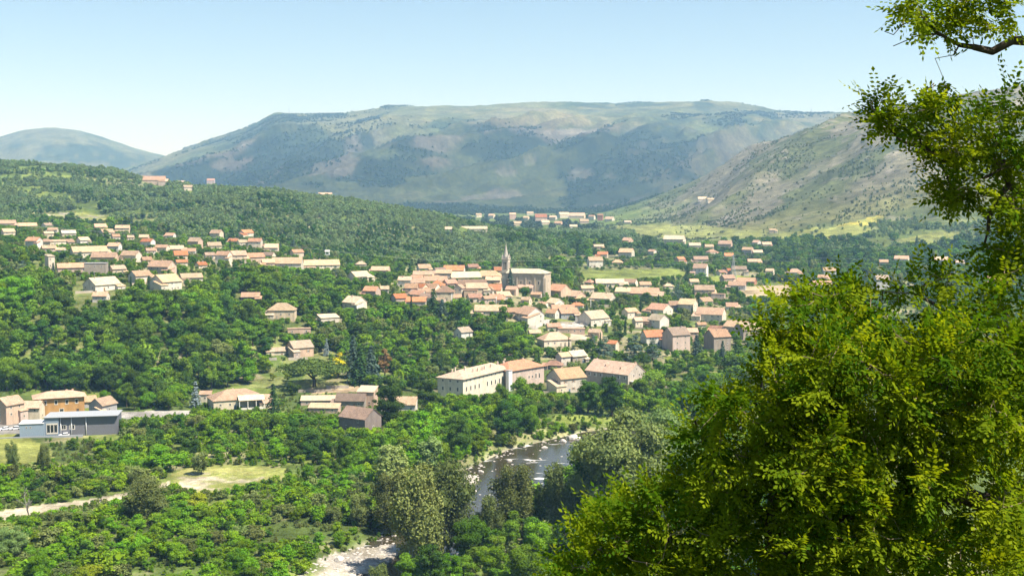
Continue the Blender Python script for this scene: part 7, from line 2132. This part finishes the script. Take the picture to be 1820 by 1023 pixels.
def mast(px, row, hpx, Y, label):
    p = at_px(px, row, Y); z = float(height(np.array([p[0]]), np.array([p[1]]))[0])
    m = Y / FPX; h = hpx * m + max(0, p[2] - z) 
    mb = MB(); mb.tube([(0, 0, -8), (0, 0, h * .6), (0, 0, h)], [2.4, 1.6, .5], 6); mb.box(-4, 4, -2, 2, -8, 4)
    o = link('antenna_mast', mb.mesh('antenna_mast', [M['steel']]), None, (p[0], p[1], z)); tag(o, label, 'mast')
mast(514, 202, 14, 6950.0, 'thin antenna mast on the left summit of the plateau mountain')
mast(1442, 198, 9, 6950.0, 'thin antenna mast on the right part of the plateau ridge')

def lamp_post(px, row, hpx, label):
    g = ground(px, row); m = (g.y * CP - g.z * SP) / FPX; h = hpx * m
    t = empty('utility_pole', g, 0)
    mb = MB(); mb.tube([(0, 0, -.5), (0, 0, h)], [.26, .17], 7); link('pole', mb.mesh('pole', [M['paint']], True), t, col=(.62, .60, .56))
    mb = MB(); mb.box(-.9, .9, -.1, .1, h - .7, h - .5); link('cross_arm', mb.mesh('cross_arm', [M['paint']]), t, col=(.5, .48, .45))
    tag(t, label, 'pole')
lamp_post(803, 546, 24, 'pale concrete pole in front of the cream house row in the village core')
lamp_post(882, 545, 18, 'pale concrete pole below the bell tower')
lamp_post(1050, 553, 22, 'pale pole beside the blue shaded house')
lamp_post(251, 450, 14, 'thin pole behind the broad gabled house on the left hillside')
lamp_post(344, 424, 12, 'thin aerial pole above the tall pinkish house')

# ---- clutter of the village: garden walls and sheds
def clutter():
    rnd = random.Random(31)
    spots = [(1000, 574, 34, 4), (1046, 578, 30, -8), (940, 582, 26, 20), (1130, 584, 30, -5), (1210, 566, 24, 8), (890, 570, 26, -6), (1040, 606, 30, 5), (1070, 545, 24, 10), (960, 537, 26, -10), (820, 536, 30, 4),
             (700, 552, 22, -18), (1150, 500, 34, 0), (1190, 520, 26, 6), (1280, 540, 26, -6), (250, 506, 30, 5), (340, 505, 24, -6), (150, 521, 30, 4), (110, 492, 26, 0), (480, 484, 30, -4), (590, 490, 30, 6), (530, 640, 34, -4), (480, 640, 24, 8),
             (560, 696, 60, -3), (600, 690, 40, 4), (1010, 660, 20, 12), (985, 700, 40, -4), (1060, 700, 30, 4), (1180, 690, 40, 3), (905, 640, 20, 20), (860, 606, 24, 10)]
    for px, row, wpx, yaw in spots:
        g = ground(px, row); az = math.atan2(g.x, g.y); m = (g.y * CP - g.z * SP) / FPX
        w = wpx * m; h = rnd.uniform(1.0, 1.9)
        mb = MB(); n = 4
        for k in range(n):
            x0 = -w / 2 + w * k / n; mb.box(x0, x0 + w / n - .004, -.2, .2, -2, h + rnd.uniform(-.12, .12))
        o = link('garden_wall', mb.mesh('garden_wall', [M['wall']]), None, g, (0, 0, -az + R(yaw)), col=vary(rnd.choice(((.62, .54, .43), (.52, .45, .36), (.7, .64, .54)))))
        d, wd, mk = near_label(px, row, MARKS + HMARKS)
        tag(o, '%s pale garden wall %s%s %s' % ('long' if wpx > 29 else 'short', 'just ' if d < 40 else '', wd, mk), 'wall', 'garden walls of the village', 'thing')
clutter()
# ---- labels that two or more things would share get their place in the row
def settle_labels():
    by = {}
    for o in coll.objects:
        if o.parent is None and 'label' in o and o.get('kind') != 'structure': by.setdefault(o['label'], []).append(o)
    ordw = ['first', 'second', 'third', 'fourth', 'fifth', 'sixth', 'seventh', 'eighth', 'ninth', 'tenth', 'eleventh', 'twelfth', 'thirteenth', 'fourteenth', 'fifteenth', 'sixteenth', 'seventeenth', 'eighteenth', 'nineteenth', 'twentieth']
    for lab, os_ in by.items():
        n = len(os_)
        if n < 2: continue
        os_.sort(key=lambda o: o.location.x / max(o.location.y, 1))
        for i, o in enumerate(os_):
            if n == 2: t = ('left one', 'right one')[i]
            elif n == 3: t = ('left one', 'middle one', 'right one')[i]
            else: t = ordw[min(i, 19)] + ' from the left'
            o['label'] = lab + ', ' + t
settle_labels()
for o in coll.objects:
    if o.parent is None and 'label' in o:
        for w in ('some way ', 'far ', 'just ', 'broad ', 'slim '):
            if len(o['label'].split()) > 16 and (w != 'far ' or o['label'].find('far village') < 0): o['label'] = o['label'].replace(w, '', 1)
